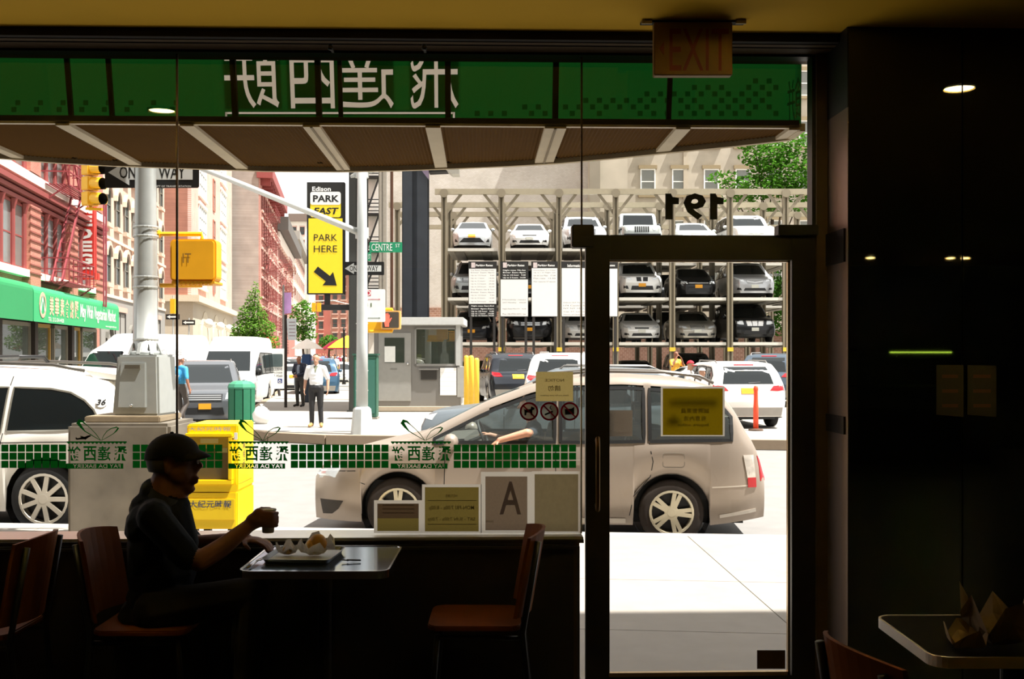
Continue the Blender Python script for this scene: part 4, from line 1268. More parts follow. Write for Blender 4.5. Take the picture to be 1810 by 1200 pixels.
# ================================================================== VEHICLES
def paintm(hexc, rough=.28, metal=.25): return M(hexc, rough, metal, noise=.04, scale=3, spec=.6)
TRIM = M('#151515', .5)
LAMP = M('#dfe3e4', .08, .3, noise=.08, scale=40, spec=.8)
TAIL = M('#b3121c', .15, spec=.7)
AMBER = M('#e2701c', .2)
PLATE = M('#e8a020', .5, noise=.15, scale=30)
PLATE2 = M('#d8d8cc', .5, noise=.15, scale=30)
RIM = M('#b9b2a4', .35, .6)
RUST = M('#4a382a', .8)
def lerp_pts(pts, x):
    if x <= pts[0][0]: return pts[0][1]
    for (a, b), (c, d) in zip(pts, pts[1:]):
        if x <= c: return b + (d - b) * (x - a) / max(1e-9, c - a)
    return pts[-1][1]
class Car:
    def __init__(s, L, W, H, top, xf, xr, r, belt, tum=.78, zb=.22, nose=.55, tail=.35, fe=.80, te=.86, arch=None, n=70, sm=.06, side=None, pil=(), open_glass=False, glass=None, zr=.11):
        s.L, s.W, s.H, s.top, s.xf, s.xr, s.r, s.belt, s.tum, s.zb, s.nose, s.tail, s.fe, s.te = L, W, H, top, xf, xr, r, belt, tum, zb, nose, tail, fe, te
        s.arch = arch or r * 1.16
        xs = set(L * k / n for k in range(n + 1))
        for x0 in (xf, xr):
            for k in range(13): xs.add(x0 + s.arch * math.cos(math.pi * k / 12))
            xs.add(x0 + s.arch + 1e-3); xs.add(x0 - s.arch - 1e-3)
        for k in range(8):
            xs.add(nose * (k / 8) ** 2 + 1e-4); xs.add(L - tail * (k / 8) ** 2 - 1e-4)
        s.xs = sorted(x for x in xs if 0 <= x <= L)
        s.sm = sm
        rows = [s.section(x) for x in s.xs]
        m = len(rows[0])
        vs = [v for r_ in rows for v in r_]
        fs = []
        for i in range(len(rows) - 1):
            for j in range(m - 1): fs.append((i * m + j, i * m + j + 1, (i + 1) * m + j + 1, (i + 1) * m + j))
        fs.append(list(range(m))); fs.append([(len(rows) - 1) * m + j for j in range(m)][::-1])
        s.vs, s.fs = vs, fs
        s.bvh = BVHTree.FromPolygons(vs, fs)
        s.parts = []          # (name, mesh builder, material, painted, parent index)
        s.side = side; s.pil = pil; s.zr = zr
        s.hole = []
        s.open_glass = open_glass
        s.glass = glass or CARGLASS
    def ztop(s, x):
        k = 5; t = 0
        for i in range(-k, k + 1): t += lerp_pts(s.top, min(max(x + s.sm * i / k, 0), s.L))
        return t / (2 * k + 1)
    def plan(s, x):
        p = 1.0
        if x < s.nose: p *= s.fe + (1 - s.fe) * (1 - (1 - x / s.nose) ** 2.4)
        if x > s.L - s.tail: p *= s.te + (1 - s.te) * (1 - (1 - (s.L - x) / s.tail) ** 2.4)
        return p
    def section(s, x):
        w = s.W / 2 * s.plan(x)
        zt = s.ztop(x)
        zb = s.zb + .10 * max(0, 1 - x / .5) * 0 + .08 * max(0, 1 - (s.L - x) / .6)
        for x0 in (s.xf, s.xr):
            q = s.arch ** 2 - (x - x0) ** 2
            if q > 0: zb = max(zb, s.r + math.sqrt(q))
        belt = min(lerp_pts(s.belt, x), zt - .03)
        zb = min(zb, belt - .02)
        h = zt - belt
        hm = s.H - lerp_pts(s.belt, s.L * .55)
        k = min(1, max(0, h / hm))
        wr = w * (.965 - (.965 - s.tum) * k)
        rr = min(.10, h * .45)
        pts = [(w * .93, zb - .0), (w * .975, zb + (belt - zb) * .22), (w * .998, zb + (belt - zb) * .48), (w, zb + (belt - zb) * .68), (w * .99, zb + (belt - zb) * .88), (w * .968, belt)]
        for q in (.2, .4, .6, .8):
            pts.append((w * .968 + (wr - w * .968) * q + .012 * math.sin(math.pi * q) * k, belt + (h - rr) * q))
        pts += [(wr, zt - rr), (wr - rr * .35, zt - rr * .35), (wr - rr, zt - .012), (wr * .6, zt - .004), (wr * .3, zt), (0, zt + .002)]
        half = [Vector((x, -y, z)) for y, z in pts]
        return half + [Vector((x, -v.y, v.z)) for v in half[-2::-1]]
    def hit(s, a, b, axis):
        if axis == 'f': o, d = Vector((-2, a, b)), Vector((1, 0, 0))
        elif axis == 'b': o, d = Vector((s.L + 2, a, b)), Vector((-1, 0, 0))
        elif axis == 'l': o, d = Vector((a, -3, b)), Vector((0, 1, 0))
        elif axis == 'r': o, d = Vector((a, 3, b)), Vector((0, -1, 0))
        else: o, d = Vector((a, b, 5)), Vector((0, 0, -1))
        h = s.bvh.ray_cast(o, d)
        return (h[0], d) if h[0] is not None else (None, d)
    def patch(s, poly, axis, off=.006, mb=None, thick=.02, rings=3, sub=3):
        """polygon pressed onto the body along an axis"""
        mb = mb or MB()
        P2 = []
        for i in range(len(poly)):
            a, b = poly[i], poly[(i + 1) % len(poly)]
            for k in range(sub): P2.append((a[0] + (b[0] - a[0]) * k / sub, a[1] + (b[1] - a[1]) * k / sub))
        c = (sum(p[0] for p in P2) / len(P2), sum(p[1] for p in P2) / len(P2))
        n = len(P2)
        vs, fs = [], []
        for r_ in range(rings + 1):
            q = 1 - r_ / rings if r_ < rings else 0
            for p in ([P2[k] for k in range(n)] if r_ < rings else [c]):
                t = q
                for _ in range(12):
                    h, d = s.hit(c[0] + (p[0] - c[0]) * t, c[1] + (p[1] - c[1]) * t, axis)
                    if h is not None: break
                    t *= .93
                if h is None: h = Vector((0, 0, 0))
                vs.append(h - d * off)
        for r_ in range(rings - 1):
            for k in range(n): fs.append((r_ * n + k, r_ * n + (k + 1) % n, (r_ + 1) * n + (k + 1) % n, (r_ + 1) * n + k))
        last = len(vs) - 1
        for k in range(n): fs.append(((rings - 1) * n + k, (rings - 1) * n + (k + 1) % n, last))
        b0 = len(vs)
        for k in range(n): vs.append(vs[k] + d * thick)
        for k in range(n): fs.append((k, b0 + k, b0 + (k + 1) % n, (k + 1) % n))
        mb.add(vs, fs)
        return mb
    def strip(s, pts, w, axis, off=.004, mb=None, closed=False, thick=.01):
        mb = mb or MB()
        P2 = []
        ps = list(pts) + ([pts[0]] if closed else [])
        for a, b in zip(ps, ps[1:]):
            m = max(1, int(math.hypot(b[0] - a[0], b[1] - a[1]) / .07))
            for k in range(m): P2.append((a[0] + (b[0] - a[0]) * k / m, a[1] + (b[1] - a[1]) * k / m))
        P2.append(ps[-1])
        L_, R_ = [], []
        for i in range(len(P2)):
            a, b = P2[max(0, i - 1)], P2[min(len(P2) - 1, i + 1)]
            dx, dy = b[0] - a[0], b[1] - a[1]; l = math.hypot(dx, dy) or 1
            for side, lst in ((1, L_), (-1, R_)):
                q = (P2[i][0] - dy / l * w / 2 * side, P2[i][1] + dx / l * w / 2 * side)
                h, d = s.hit(q[0], q[1], axis)
                if h is None: h, d = s.hit(P2[i][0], P2[i][1], axis)
                if h is None: h = lst[-1] + d * off if lst else Vector((q[0], 0, q[1]))
                lst.append(h - d * off)
        n = len(P2)
        mb.add(L_ + R_ + [v + d * thick for v in L_] + [v + d * thick for v in R_],
               [(i, i + 1, n + i + 1, n + i) for i in range(n - 1)] + [(2 * n + i, 2 * n + i + 1, i + 1, i) for i in range(n - 1)] + [(3 * n + i, 3 * n + i + 1, n + i + 1, n + i) for i in range(n - 1)])
        return mb
    def part(s, name, mb, mat, painted=False, smooth=False, sub=None): s.parts.append([name, mb, mat, painted, smooth, sub])
    def glazing(s, wind=None, rear=None, x0=None, x1=None, low=.04):
        """side windows between the pillars, windscreen and rear glass"""
        xs = [x for x in s.xs if x0 <= x <= x1]
        ok = [x for x in xs if s.ztop(x) - s.zr - lerp_pts(s.belt, x) > .06]
        a, b = ok[0], ok[-1]
        cuts = [a] + [p for p in s.pil if a < p < b] + [b]
        for i in range(len(cuts) - 1):
            l, r_ = cuts[i] + (.03 if i else 0), cuts[i + 1] - (.03 if i < len(cuts) - 2 else 0)
            n = 8
            bot = [(l + (r_ - l) * k / n, lerp_pts(s.belt, l + (r_ - l) * k / n) + low) for k in range(n + 1)]
            tp = [(l + (r_ - l) * k / n, max(s.ztop(l + (r_ - l) * k / n) - s.zr, lerp_pts(s.belt, l) + low + .01)) for k in range(n, -1, -1)]
            for ax in ('l', 'r'):
                poly = bot + tp
                s.part('side_window', s.patch(poly, ax, .006, sub=1), s.glass)
                if s.open_glass: s.hole.append((ax, poly))
                s.part('window_trim', s.strip(poly, .035, ax, .009, closed=True), TRIM)
        for nm, g, ax in (('windscreen', wind, 'f'), ('rear_window', rear, 'b')):
            if g:
                y0, y1, z0, z1 = g
                poly = [(-y0, z0), (y0, z0), (y1, z1), (-y1, z1)]
                s.part(nm, s.patch(poly, ax, .006, rings=4, sub=5), s.glass)
                if s.open_glass: s.hole.append((ax, poly))
    def pair(s, name, poly, ax, mat, off=.008, sub=2):
        for k in (-1, 1): s.part(name, s.patch([(k * y, z) for y, z in poly][::k], ax, off, sub=sub), mat)
    def seams(s, lines, mat=None):
        for ax in ('l', 'r'):
            mb = MB()
            for l in lines: s.strip(l, .009, ax, .002, mb)
            s.part('door_seam', mb, mat or TRIM)
    def handles(s, pts, mat, painted=True):
        for x, z in pts:
            for ax, k in (('l', -1), ('r', 1)):
                h, d = s.hit(x, z, ax)
                if h is None: continue
                s.part('door_handle', MB().bar(h + Vector((-.09, k * .02, 0)), h + Vector((.09, k * .02, 0)), .025, .03), mat, painted)
    def mirrors(s, x, z, mat=None, painted=True, sz=(.07, .10, .075)):
        for k, ax in ((-1, 'l'), (1, 'r')):
            h, d = s.hit(x, z - .05, ax)
            y = abs(h.y) if h is not None else s.W / 2
            s.part('side_mirror', MB().ell((x, k * (y + .10), z), sz, 10, 6).bar((x + .03, k * (y - .02), z - .04), (x, k * (y + .08), z - .02), .05, .04), mat or TRIM, painted, True)
    def finish(s, wheel=5, rim=None, wide=.06, double=False, hub=.07, rimr=.64, tyre_mat=None):
        s.body = MB().add(s.vs, s.fs)
        if s.hole:
            keep = []
            for f in s.body.f:
                c = sum((s.body.v[i] for i in f), Vector()) / len(f)
                cut = False
                for ax, poly in s.hole:
                    u, v = (c.x, c.z) if ax in 'lr' else (c.y, c.z)
                    if ax == 'l' and c.y > -.3 or ax == 'r' and c.y < .3: continue
                    if ax in 'fb' and ((c.x > s.L * .6) if ax == 'f' else (c.x < s.L * .6)): continue
                    ins = False; j = len(poly) - 1
                    for i in range(len(poly)):
                        if (poly[i][1] > v) != (poly[j][1] > v) and u < (poly[j][0] - poly[i][0]) * (v - poly[i][1]) / (poly[j][1] - poly[i][1]) + poly[i][0]: ins = not ins
                        j = i
                    if ax in 'fb' and abs(c.y) > s.W / 2 * s.tum * .9: ins = False
                    if ins: cut = True; break
                if not cut: keep.append(f)
            s.body.f = keep; s.body.mi = [0] * len(keep)
        wi = s.W / 2 - .27
        u = MB().box(.25, -wi, s.zb + .0, s.L - .2, wi, s.zb + .14).box(s.xf + s.arch + .05, -wi - .1, s.zb + .06, s.xr - s.arch - .05, wi + .1, s.zb + .45)
        u.box(.3, -wi, s.zb + .1, 1.05 + s.xf * .3, wi, s.zb + .42).box(s.xr - .5, -wi, s.zb + .1, s.L - .3, wi, s.zb + .5)
        s.under = u
        r = s.r; tw = .21
        ty = MB().lathe([(r * .62, -tw / 2), (r * .80, -tw / 2 - .005), (r * .95, -tw / 2 + .005), (r, -tw / 2 + .035), (r, tw / 2 - .035), (r * .95, tw / 2 - .005), (r * .62, tw / 2)], 28, axis='y', cap=False)
        rr = r * rimr
        rm = MB().lathe([(rr * 1.04, -tw / 2 - .008), (rr * .94, -tw / 2 - .012), (rr * .90, -tw / 2 + .01), (rr * .88, -tw / 2 + .12)], 28, axis='y', cap=False)
        for k in range(wheel):
            a = 2 * math.pi * k / wheel + .3
            offs = ((-.5, .5) if double else (0,))
            for o_ in offs:
                a1 = a + o_ * .30; a0 = a + o_ * .55
                p0 = Vector((hub * .5 * math.cos(a0), -tw / 2 - .006, hub * .5 * math.sin(a0)))
                p1 = Vector((rr * .93 * math.cos(a1), -tw / 2 - .0, rr * .93 * math.sin(a1)))
                rm.bar(p0, p1, wide * (.55 if double else 1), .022, (0, 1, 0))
        rm.lathe([(hub, -tw / 2 + .02), (hub, -tw / 2 - .012), (hub * .55, -tw / 2 - .018), (.0001, -tw / 2 - .018)], 14, axis='y', cap=False)
        dk = MB().lathe([(.0001, -tw / 2 + .055), (rr * .92, -tw / 2 + .055)], 20, axis='y', cap=False)
        s.wheel = (ty, rm, dk, rim or RIM, tyre_mat or RUBBER)
        return s
    def make(s, label, cat, name, paint, loc, rz, group=None, plate=None):
        """first car of this shape; later ones are cloned from it"""
        if not hasattr(s, 'root'):
            t = thing(name, label, cat, loc, rz, group)
            b = s.body.build('body', paint, t, smooth=True); b['painted'] = 1
            s.under.build('underbody', TRIM, t)
            for nm, mb, mat, painted, sm_, sub in s.parts:
                o = mb.build(nm, paint if painted else mat, t, smooth=sm_)
                if painted: o['painted'] = 1
            ty, rm, dk, rmat, tmat = s.wheel
            first = None
            for x in (s.xf, s.xr):
                for k in (-1, 1):
                    loc_ = (x, k * (s.W / 2 - .135), s.r); ro = (0, R(17 * (x > 2)), 0 if k < 0 else math.pi)
                    if first is None:
                        w = ty.build('wheel', tmat, t, smooth=True)
                        r1 = rm.build('rim', rmat, w); d1 = dk.build('brake_disc', BLACK, w)
                        first = (w.data, r1.data, d1.data)
                    else:
                        w = link('wheel', first[0], t); link('rim', first[1], w); link('brake_disc', first[2], w)
                    w.location = loc_; w.rotation_euler = ro
            s.root = t
            return t
        return clone(s.root, loc, rz, label, group, paint)

# ---- the champagne minivan at the kerb
van = Car(4.75, 1.83, 1.745, [(0, .60), (.06, .78), (.2, .88), (.6, .98), (1.05, 1.08), (1.16, 1.13), (1.9, 1.50), (2.35, 1.665), (2.7, 1.735), (3.3, 1.75), (3.9, 1.715), (4.25, 1.63), (4.45, 1.40), (4.58, 1.14), (4.68, 1.0), (4.75, .60)],
    .95, 3.79, .335, [(0, .62), (.6, .90), (1.4, 1.03), (3, 1.04), (4.4, 1.07), (4.75, .9)], tum=.80, zb=.20, nose=.75, tail=.5, fe=.66, te=.84, arch=.395, n=110,
    pil=(2.62, 3.54), open_glass=True, glass=clear('car_side_glass', '#dfe8e6', .05, .08), zr=.135)
van.glazing((.70, .60, 1.17, 1.60), (.62, .52, 1.16, 1.58), 1.30, 4.42, .015)
CH = paintm('#a59789', .30, .35)
van.seams([[(1.45, 1.02), (1.44, .6), (1.45, .30)], [(2.60, 1.03), (2.60, .6), (2.57, .30)], [(3.56, 1.05), (3.60, .86), (3.56, .62), (3.40, .50), (3.36, .30)], [(.55, .62), (1.2, .70)][:1] + [(.60, .60)], [(.06, .72), (.5, .74)]])
van.handles([(2.40, .86), (2.80, .86)], CH)
van.mirrors(1.52, 1.06, M('#8f857a', .3), True, (.08, .10, .085))
van.part('fuel_door', van.strip(rrect(3.70, .80, 3.92, .95, .03), .008, 'l', .003, closed=True), M('#8d8478', .4))
van.pair('headlight', [(.48, .62), (.80, .66), (.82, .80), (.50, .76)], 'f', LAMP)
van.part('grille', van.patch([(-.40, .58), (.40, .58), (.42, .72), (-.42, .72)], 'f', .008), TRIM)
for ax in ('l', 'r'):
    van.part('fog_recess', van.patch([(.07, .42), (.36, .42), (.30, .33), (.22, .27), (.10, .26)], ax, .004), M('#3c352e', .7))
    van.part('tail_lamp', van.patch([(4.52, .93), (4.63, .93), (4.655, .66), (4.57, .66)], ax, .01), M('#d9d0c4', .1, .3, noise=.4, scale=14))
    van.part('tail_lamp_red', van.patch([(4.565, .70), (4.655, .70), (4.66, .60), (4.57, .60)], ax, .012), TAIL)
    van.part('side_skirt', van.strip([(1.40, .245), (3.32, .245)], .05, ax, .012), M('#c9beae', .3, .4))
    van.part('bumper_moulding', van.strip([(4.20, .60), (4.60, .62)], .012, ax, .004), M('#d8cfc2', .3, .4))
    van.part('bumper_moulding', van.strip([(4.28, .30), (4.66, .36)], .035, ax, .008), M('#d8cfc2', .3, .4))
    k = -1 if ax == 'l' else 1
    van.part('roof_rail', MB().tube([(2.35, k * .60, 1.655), (2.55, k * .61, 1.745), (3.0, k * .61, 1.785), (3.7, k * .61, 1.775), (4.1, k * .60, 1.735), (4.25, k * .59, 1.66)], .016, 8), M('#77716a', .35, .6), False, True)
    van.part('arch_liner', MB().lathe([(.40, k * .55), (.40, k * .86)], 24, (.95, 0, .335), 'y', cap=False), BLACK)
    van.part('arch_liner', MB().lathe([(.40, k * .55), (.40, k * .86)], 24, (3.79, 0, .335), 'y', cap=False), BLACK)
van.part('rear_plate', van.patch([(-.2, .82), (.2, .82), (.2, .94), (-.2, .94)], 'b', .012), PLATE)
van.part('front_plate', van.patch([(-.2, .48), (.2, .48), (.2, .58), (-.2, .58)], 'f', .02), PLATE)
van.pair('tail_lamp_rear', [(.66, .66), (.80, .66), (.80, .92), (.68, .92)], 'b', TAIL)
van.part('roof_bar', MB().bar((2.9, -.6, 1.80), (2.9, .6, 1.80), .05, .02), M('#77716a', .35, .6))
SEAT = M('#6d675e', .8)
for y in (-.38, .38):
    for x, nm in ((2.25, 'front_seat'), (3.15, 'middle_seat')):
        van.part(nm, MB().prism(rrect(x - .28, y - .25, x + .22, y + .25, .08), .52, .66, lambda u, v, d: Vector((u, v, d))).prism(rrect(y - .24, .62, y + .24, 1.22, .1), 0, .14, lambda u, v, d, x=x: Vector((x + .14 + d + .2 * (v - .62), u, v))).prism(rrect(y - .12, 1.24, y + .12, 1.42, .06), 0, .09, lambda u, v, d, x=x: Vector((x + .28 + d, u, v))), SEAT)
van.part('dashboard', MB().hexa([(1.25, -.72, .75), (1.75, -.72, .75), (1.75, .72, .75), (1.25, .72, .75), (1.2, -.72, 1.04), (1.62, -.72, 1.07), (1.62, .72, 1.07), (1.2, .72, 1.04)]), M('#5a544c', .8))
ring = [Vector((1.80 - .06 * math.sin(a), -.38 + .18 * math.cos(a), 1.08 + .16 * math.sin(a))) for a in [2 * math.pi * k / 20 for k in range(21)]]
van.part('steering_wheel', MB().tube(ring, .015, 6, False).tube([(1.62, -.38, 1.0), (1.79, -.38, 1.07)], .025, 6).bar((1.79, -.55, 1.07), (1.79, -.21, 1.07), .04, .02), M('#2a2826', .6))
van.finish(5, M('#cfc4a8', .35, .5), .075, True, .075, .66, M('#2a2018', .85, noise=.5, scale=6))
vd = 11.05
vf = C((1187 - CX) / F * vd, vd, ZS)           # near rear wheel contact
vr_ = -YAW - R(4.0)
off = Matrix.Rotation(vr_, 3, 'Z') @ Vector((3.79, -.915 + .03, 0))
VL = vf - off
van_o = van.make('champagne silver minivan at the near kerb', 'minivan', 'minivan', CH, VL, vr_)
MV = Matrix.Translation(VL) @ Matrix.Rotation(vr_, 4, 'Z')
# hub bolts on the rim come with the wheel; the driver and the arm out of the window
def driver():
    t = thing('person', 'minivan driver resting a bare arm out of the window', 'person', MV @ Vector((2.3, -.40, .65)), vr_)
    o = []
    Pm = lambda x, y, z: (x - 2.3, y + .40, z - .65)
    o += [('shirt', Pm(2.34, -.40, 1.0), (.13, .19, .26), None), ('shirt', Pm(2.30, -.40, .80), (.16, .18, .15), None), ('skin', Pm(2.29, -.40, 1.42), (.10, .078, .115), None), ('skin', Pm(2.33, -.40, 1.22), Pm(2.30, -.40, 1.36), .06, .055),
          ('skin', Pm(2.19, -.40, 1.40), Pm(2.18, -.40, 1.385), .014, .016),
          ('shirt', Pm(2.36, -.46, 1.17), Pm(2.38, -.60, 1.14), .08, .07), ('shirt', Pm(2.38, -.60, 1.14), Pm(2.32, -.80, 1.13), .068, .058), ('skin', Pm(2.34, -.76, 1.13), Pm(2.30, -.90, 1.15), .048, .044),
          ('skin', Pm(2.30, -.90, 1.15), Pm(2.02, -.95, 1.075), .045, .032), ('shirt', Pm(2.34, -.30, 1.16), Pm(2.2, -.20, .98), .07, .055), ('skin', Pm(2.2, -.20, .98), Pm(1.86, -.30, 1.08), .042, .03),
          ('pants', Pm(2.28, -.48, .72), Pm(1.86, -.48, .74), .085, .065), ('pants', Pm(2.28, -.32, .72), Pm(1.86, -.32, .74), .085, .065), ('pants', Pm(1.86, -.48, .74), Pm(1.66, -.48, .45), .06, .05), ('pants', Pm(1.86, -.32, .74), Pm(1.66, -.32, .45), .06, .05)]
    o += hand('skin', Pm(2.02, -.95, 1.075), (-.8, 0, -.55), (-.3, .2, -1), 1.0, .5, 1)
    o += hand('skin', Pm(1.86, -.30, 1.08), (-.9, 0, .3), (0, 0, -1), .9, .7, 1)
    me, names = skin_body(o, .010, 4)
    cm = {'skin': M('#c98f72', .55), 'shirt': M('#3a3c44', .85), 'pants': M('#3a3834', .85)}
    for n in names: me.materials.append(cm[n])
    link('body', me, t)
    MB().ell(Pm(2.32, -.40, 1.46), (.10, .083, .09), 12, 8).build('hair', M('#2a211b', .8), t, smooth=True)
driver()

# ---- white crossover with the 36 sticker, only its rear half in view
ws = Car(5.1, 2.0, 1.86, [(0, .70), (.08, .92), (.4, 1.05), (1.2, 1.14), (1.4, 1.2), (2.2, 1.68), (2.6, 1.80), (3.4, 1.845), (4.2, 1.80), (4.75, 1.66), (4.92, 1.36), (5.0, 1.15), (5.1, .75)],
    1.0, 4.12, .385, [(0, .75), (1.2, 1.02), (3, 1.10), (4.7, 1.18), (5.1, 1.0)], tum=.80, zb=.24, nose=.7, tail=.6, te=.80, arch=.45, n=90, pil=(2.55, 3.69), zr=.20)
xs_ = [3.72, 4.0, 4.3, 4.5, 4.63, 4.70, 4.745, 4.74]
lw = [(3.70, 1.12), (4.3, 1.135), (4.70, 1.15), (4.742, 1.18), (4.73, 1.24), (4.66, 1.36), (4.55, 1.46), (4.38, 1.545), (4.15, 1.585), (3.73, 1.60)]
for ax in ('l', 'r'):
    for pl, nm in ((lw, 'side_window'), ([(2.62, 1.09), (3.64, 1.11), (3.67, 1.60), (2.66, 1.60)], 'side_window'), ([(1.62, 1.08), (2.56, 1.09), (2.58, 1.58), (2.25, 1.56)], 'side_window')):
        ws.part(nm, ws.patch(pl, ax, .006), CARGLASS)
        ws.part('chrome_trim', ws.strip(pl, .018, ax, .010, closed=True), M('#b9b6a8', .3, .8))
    k = -1 if ax == 'l' else 1
    ws.part('roof_rail', MB().tube([(2.2, k * .72, 1.72), (2.4, k * .73, 1.83), (3.2, k * .73, 1.875), (4.1, k * .72, 1.845), (4.45, k * .70, 1.78)], .02, 8), M('#5a5650', .4, .5), False, True)
    ws.part('roof_rack_bar', MB().tube([(3.3, k * .70, 1.87), (3.3, k * .60, 1.93), (3.3, 0, 1.935)], .022, 8), BLACK, False, True)
    ws.part('round_sticker', ws.patch(circ(4.735, 1.44, .058, 12), ax, .012, sub=1), WHITE)
    ws.part('arch_liner', MB().lathe([(.46, k * .60), (.46, k * .93)], 24, (4.12, 0, .385), 'y', cap=False), BLACK)
    ws.part('arch_liner', MB().lathe([(.46, k * .60), (.46, k * .93)], 24, (1.0, 0, .385), 'y', cap=False), BLACK)
    ws.part('side_skirt', ws.strip([(1.5, .30), (3.6, .30)], .08, ax, .01), M('#c8c2b6', .5))
ws.part('windscreen', ws.patch([(-.72, 1.26), (.72, 1.26), (.62, 1.66), (-.62, 1.66)], 'f', .006), CARGLASS)
ws.part('rear_window', ws.patch([(-.62, 1.22), (.62, 1.22), (.55, 1.58), (-.55, 1.58)], 'b', .006), CARGLASS)
ws.part('spoiler', MB().hexa([(4.55, -.68, 1.70), (5.0, -.62, 1.655), (5.0, .62, 1.655), (4.55, .68, 1.70), (4.45, -.70, 1.79), (5.02, -.62, 1.70), (5.02, .62, 1.70), (4.45, .70, 1.79)]), None, True)
ws.pair('tail_lamp', [(.62, .95), (.86, .95), (.84, 1.14), (.64, 1.12)], 'b', TAIL)
ws.pair('headlight', [(.5, .74), (.85, .78), (.84, .92), (.55, .90)], 'f', LAMP)
ws.part('grille', ws.patch([(-.4, .62), (.4, .62), (.42, .86), (-.42, .86)], 'f', .01), TRIM)
ws.seams([[(3.66, 1.10), (3.62, .85), (3.45, .62), (3.40, .32)], [(2.58, 1.08), (2.56, .32)], [(3.68, 1.62), (3.70, 1.72)], [(2.6, .98), (4.95, 1.02)]])
ws.finish(9, M('#c8c0b0', .4, .4), .05, False, .09, .70)
wd = 11.72
wc = C((77 - CX) / F * wd, wd, ZS)
WP = paintm('#ece8de', .3, .05)
wo = wc - Matrix.Rotation(vr_, 3, 'Z') @ Vector((4.12, -1.0 + .03, 0))
ws_o = ws.make('white crossover with a round 36 sticker behind concrete base', 'car', 'crossover', WP, wo, vr_)
h_, d_ = ws.hit(4.735, 1.44, 'l')
text('36', lambda u, v, d: (ws.hit(4.735 + u + v * .2, 1.44 + v, 'l')[0] or h_) + Vector((0, -.016, 0)), .088, .066, BLACK, ws_o, bold=.03)

# ---- shapes for the traffic and the stacked cars
def front_set(c, lamp, grille, gm, low=None, plate=PLATE, pz=.52, fog=None, bar=None):
    c.pair('headlight', lamp, 'f', LAMP)
    for g in grille: c.part('grille', c.patch(g, 'f', .010), gm)
    if low: c.part('lower_intake', c.patch(low, 'f', .008), TRIM)
    if fog: c.pair('fog_lamp', fog, 'f', TRIM)
    if bar: c.part('chrome_bar', c.patch(bar, 'f', .018), CHROME)
    c.part('front_plate', c.patch([(-.16, pz), (.16, pz), (.16, pz + .15), (-.16, pz + .15)], 'f', .026), plate)
def back_set(c, lamp, pz=.8, z=.3):
    c.pair('tail_lamp', lamp, 'b', TAIL)
    c.part('rear_plate', c.patch([(-.16, pz), (.16, pz), (.16, pz + .15), (-.16, pz + .15)], 'b', .016), PLATE)
    c.part('rear_bumper_trim', c.patch([(-.7, z), (.7, z), (.7, z + .14), (-.7, z + .14)], 'b', .01), TRIM)
def sedan(L=4.75, W=1.82, H=1.45, grille='wide', plate=PLATE, gm=TRIM, n=56):
    c = Car(L, W, H, [(0, .50), (.05, .66), (.3, .78), (1.15, .94), (1.35, .98), (2.05, 1.36), (2.5, H), (3.1, H - .01), (3.5, H - .10), (4.05, 1.08), (4.6, 1.02), (L - .04, .9), (L, .5)],
        .92, L - 1.02, .32, [(0, .58), (1.2, .86), (3, .92), (4.5, .95), (L, .8)], tum=.72, nose=.8, fe=.72, zb=.20, n=n, pil=(2.62, 3.4), zr=.10)
    c.glazing((.66, .52, .99, H - .11), (.58, .48, 1.10, H - .10), 1.5, 3.95)
    G = {'wide': [[(-.36, .50), (.36, .50), (.40, .66), (-.40, .66)]], 'upright': [[(-.30, .54), (.30, .54), (.33, .76), (-.33, .76)]], 'hatch': [[(-.5, .34), (.5, .34), (.30, .50), (-.30, .50)]],
         'thin': [[(-.30, .60), (.30, .60), (.32, .66), (-.32, .66)]]}[grille]
    front_set(c, [(.46, .60), (.80, .64), (.78, .76), (.50, .70)], G, gm, [(-.46, .28), (.46, .28), (.40, .40), (-.40, .40)], plate, .42 if grille != 'thin' else .42, [(.56, .30), (.76, .32), (.76, .42), (.60, .40)])
    back_set(c, [(.52, .78), (.84, .78), (.82, .94), (.56, .94)])
    c.seams([[(1.45, .88), (1.45, .3)], [(2.62, .92), (2.6, .3)], [(3.55, .94), (3.5, .6)]])
    c.handles([(2.42, .80), (3.4, .82)], CHROME, False)
    c.mirrors(1.62, .98)
    return c
def hatch(plate=PLATE, dark=False):
    c = Car(4.4, 1.75, 1.49, [(0, .52), (.05, .70), (.3, .82), (.9, .98), (1.05, 1.03), (1.9, 1.42), (2.4, 1.49), (3.1, 1.44), (3.9, 1.22), (4.25, 1.08), (4.36, .9), (4.4, .5)],
        .88, 3.55, .31, [(0, .60), (1.0, .90), (3, .98), (4.1, 1.0), (4.4, .8)], tum=.72, nose=.8, fe=.68, zb=.18, n=56, pil=(2.5, 3.3), zr=.10)
    c.glazing((.64, .50, 1.04, 1.38), (.55, .45, 1.10, 1.30), 1.3, 3.9)
    if dark: front_set(c, [(.48, .62), (.76, .64), (.74, .76), (.50, .74)], [[(-.44, .60), (.44, .60), (.44, .72), (-.44, .72)]], TRIM, [(-.5, .28), (.5, .28), (.44, .44), (-.44, .44)], plate, .44, None, [(-.44, .655), (.44, .655), (.44, .685), (-.44, .685)])
    else: front_set(c, [(.50, .64), (.80, .74), (.78, .86), (.56, .74)], [[(-.56, .30), (.56, .30), (.36, .50), (-.36, .50)]], TRIM, None, plate, .52, [(.62, .32), (.76, .34), (.76, .46), (.70, .46)])
    back_set(c, [(.5, .8), (.8, .8), (.78, 1.0), (.56, 1.0)])
    c.seams([[(1.4, .92), (1.4, .3)], [(2.5, .95), (2.48, .3)]])
    c.mirrors(1.5, 1.03)
    return c
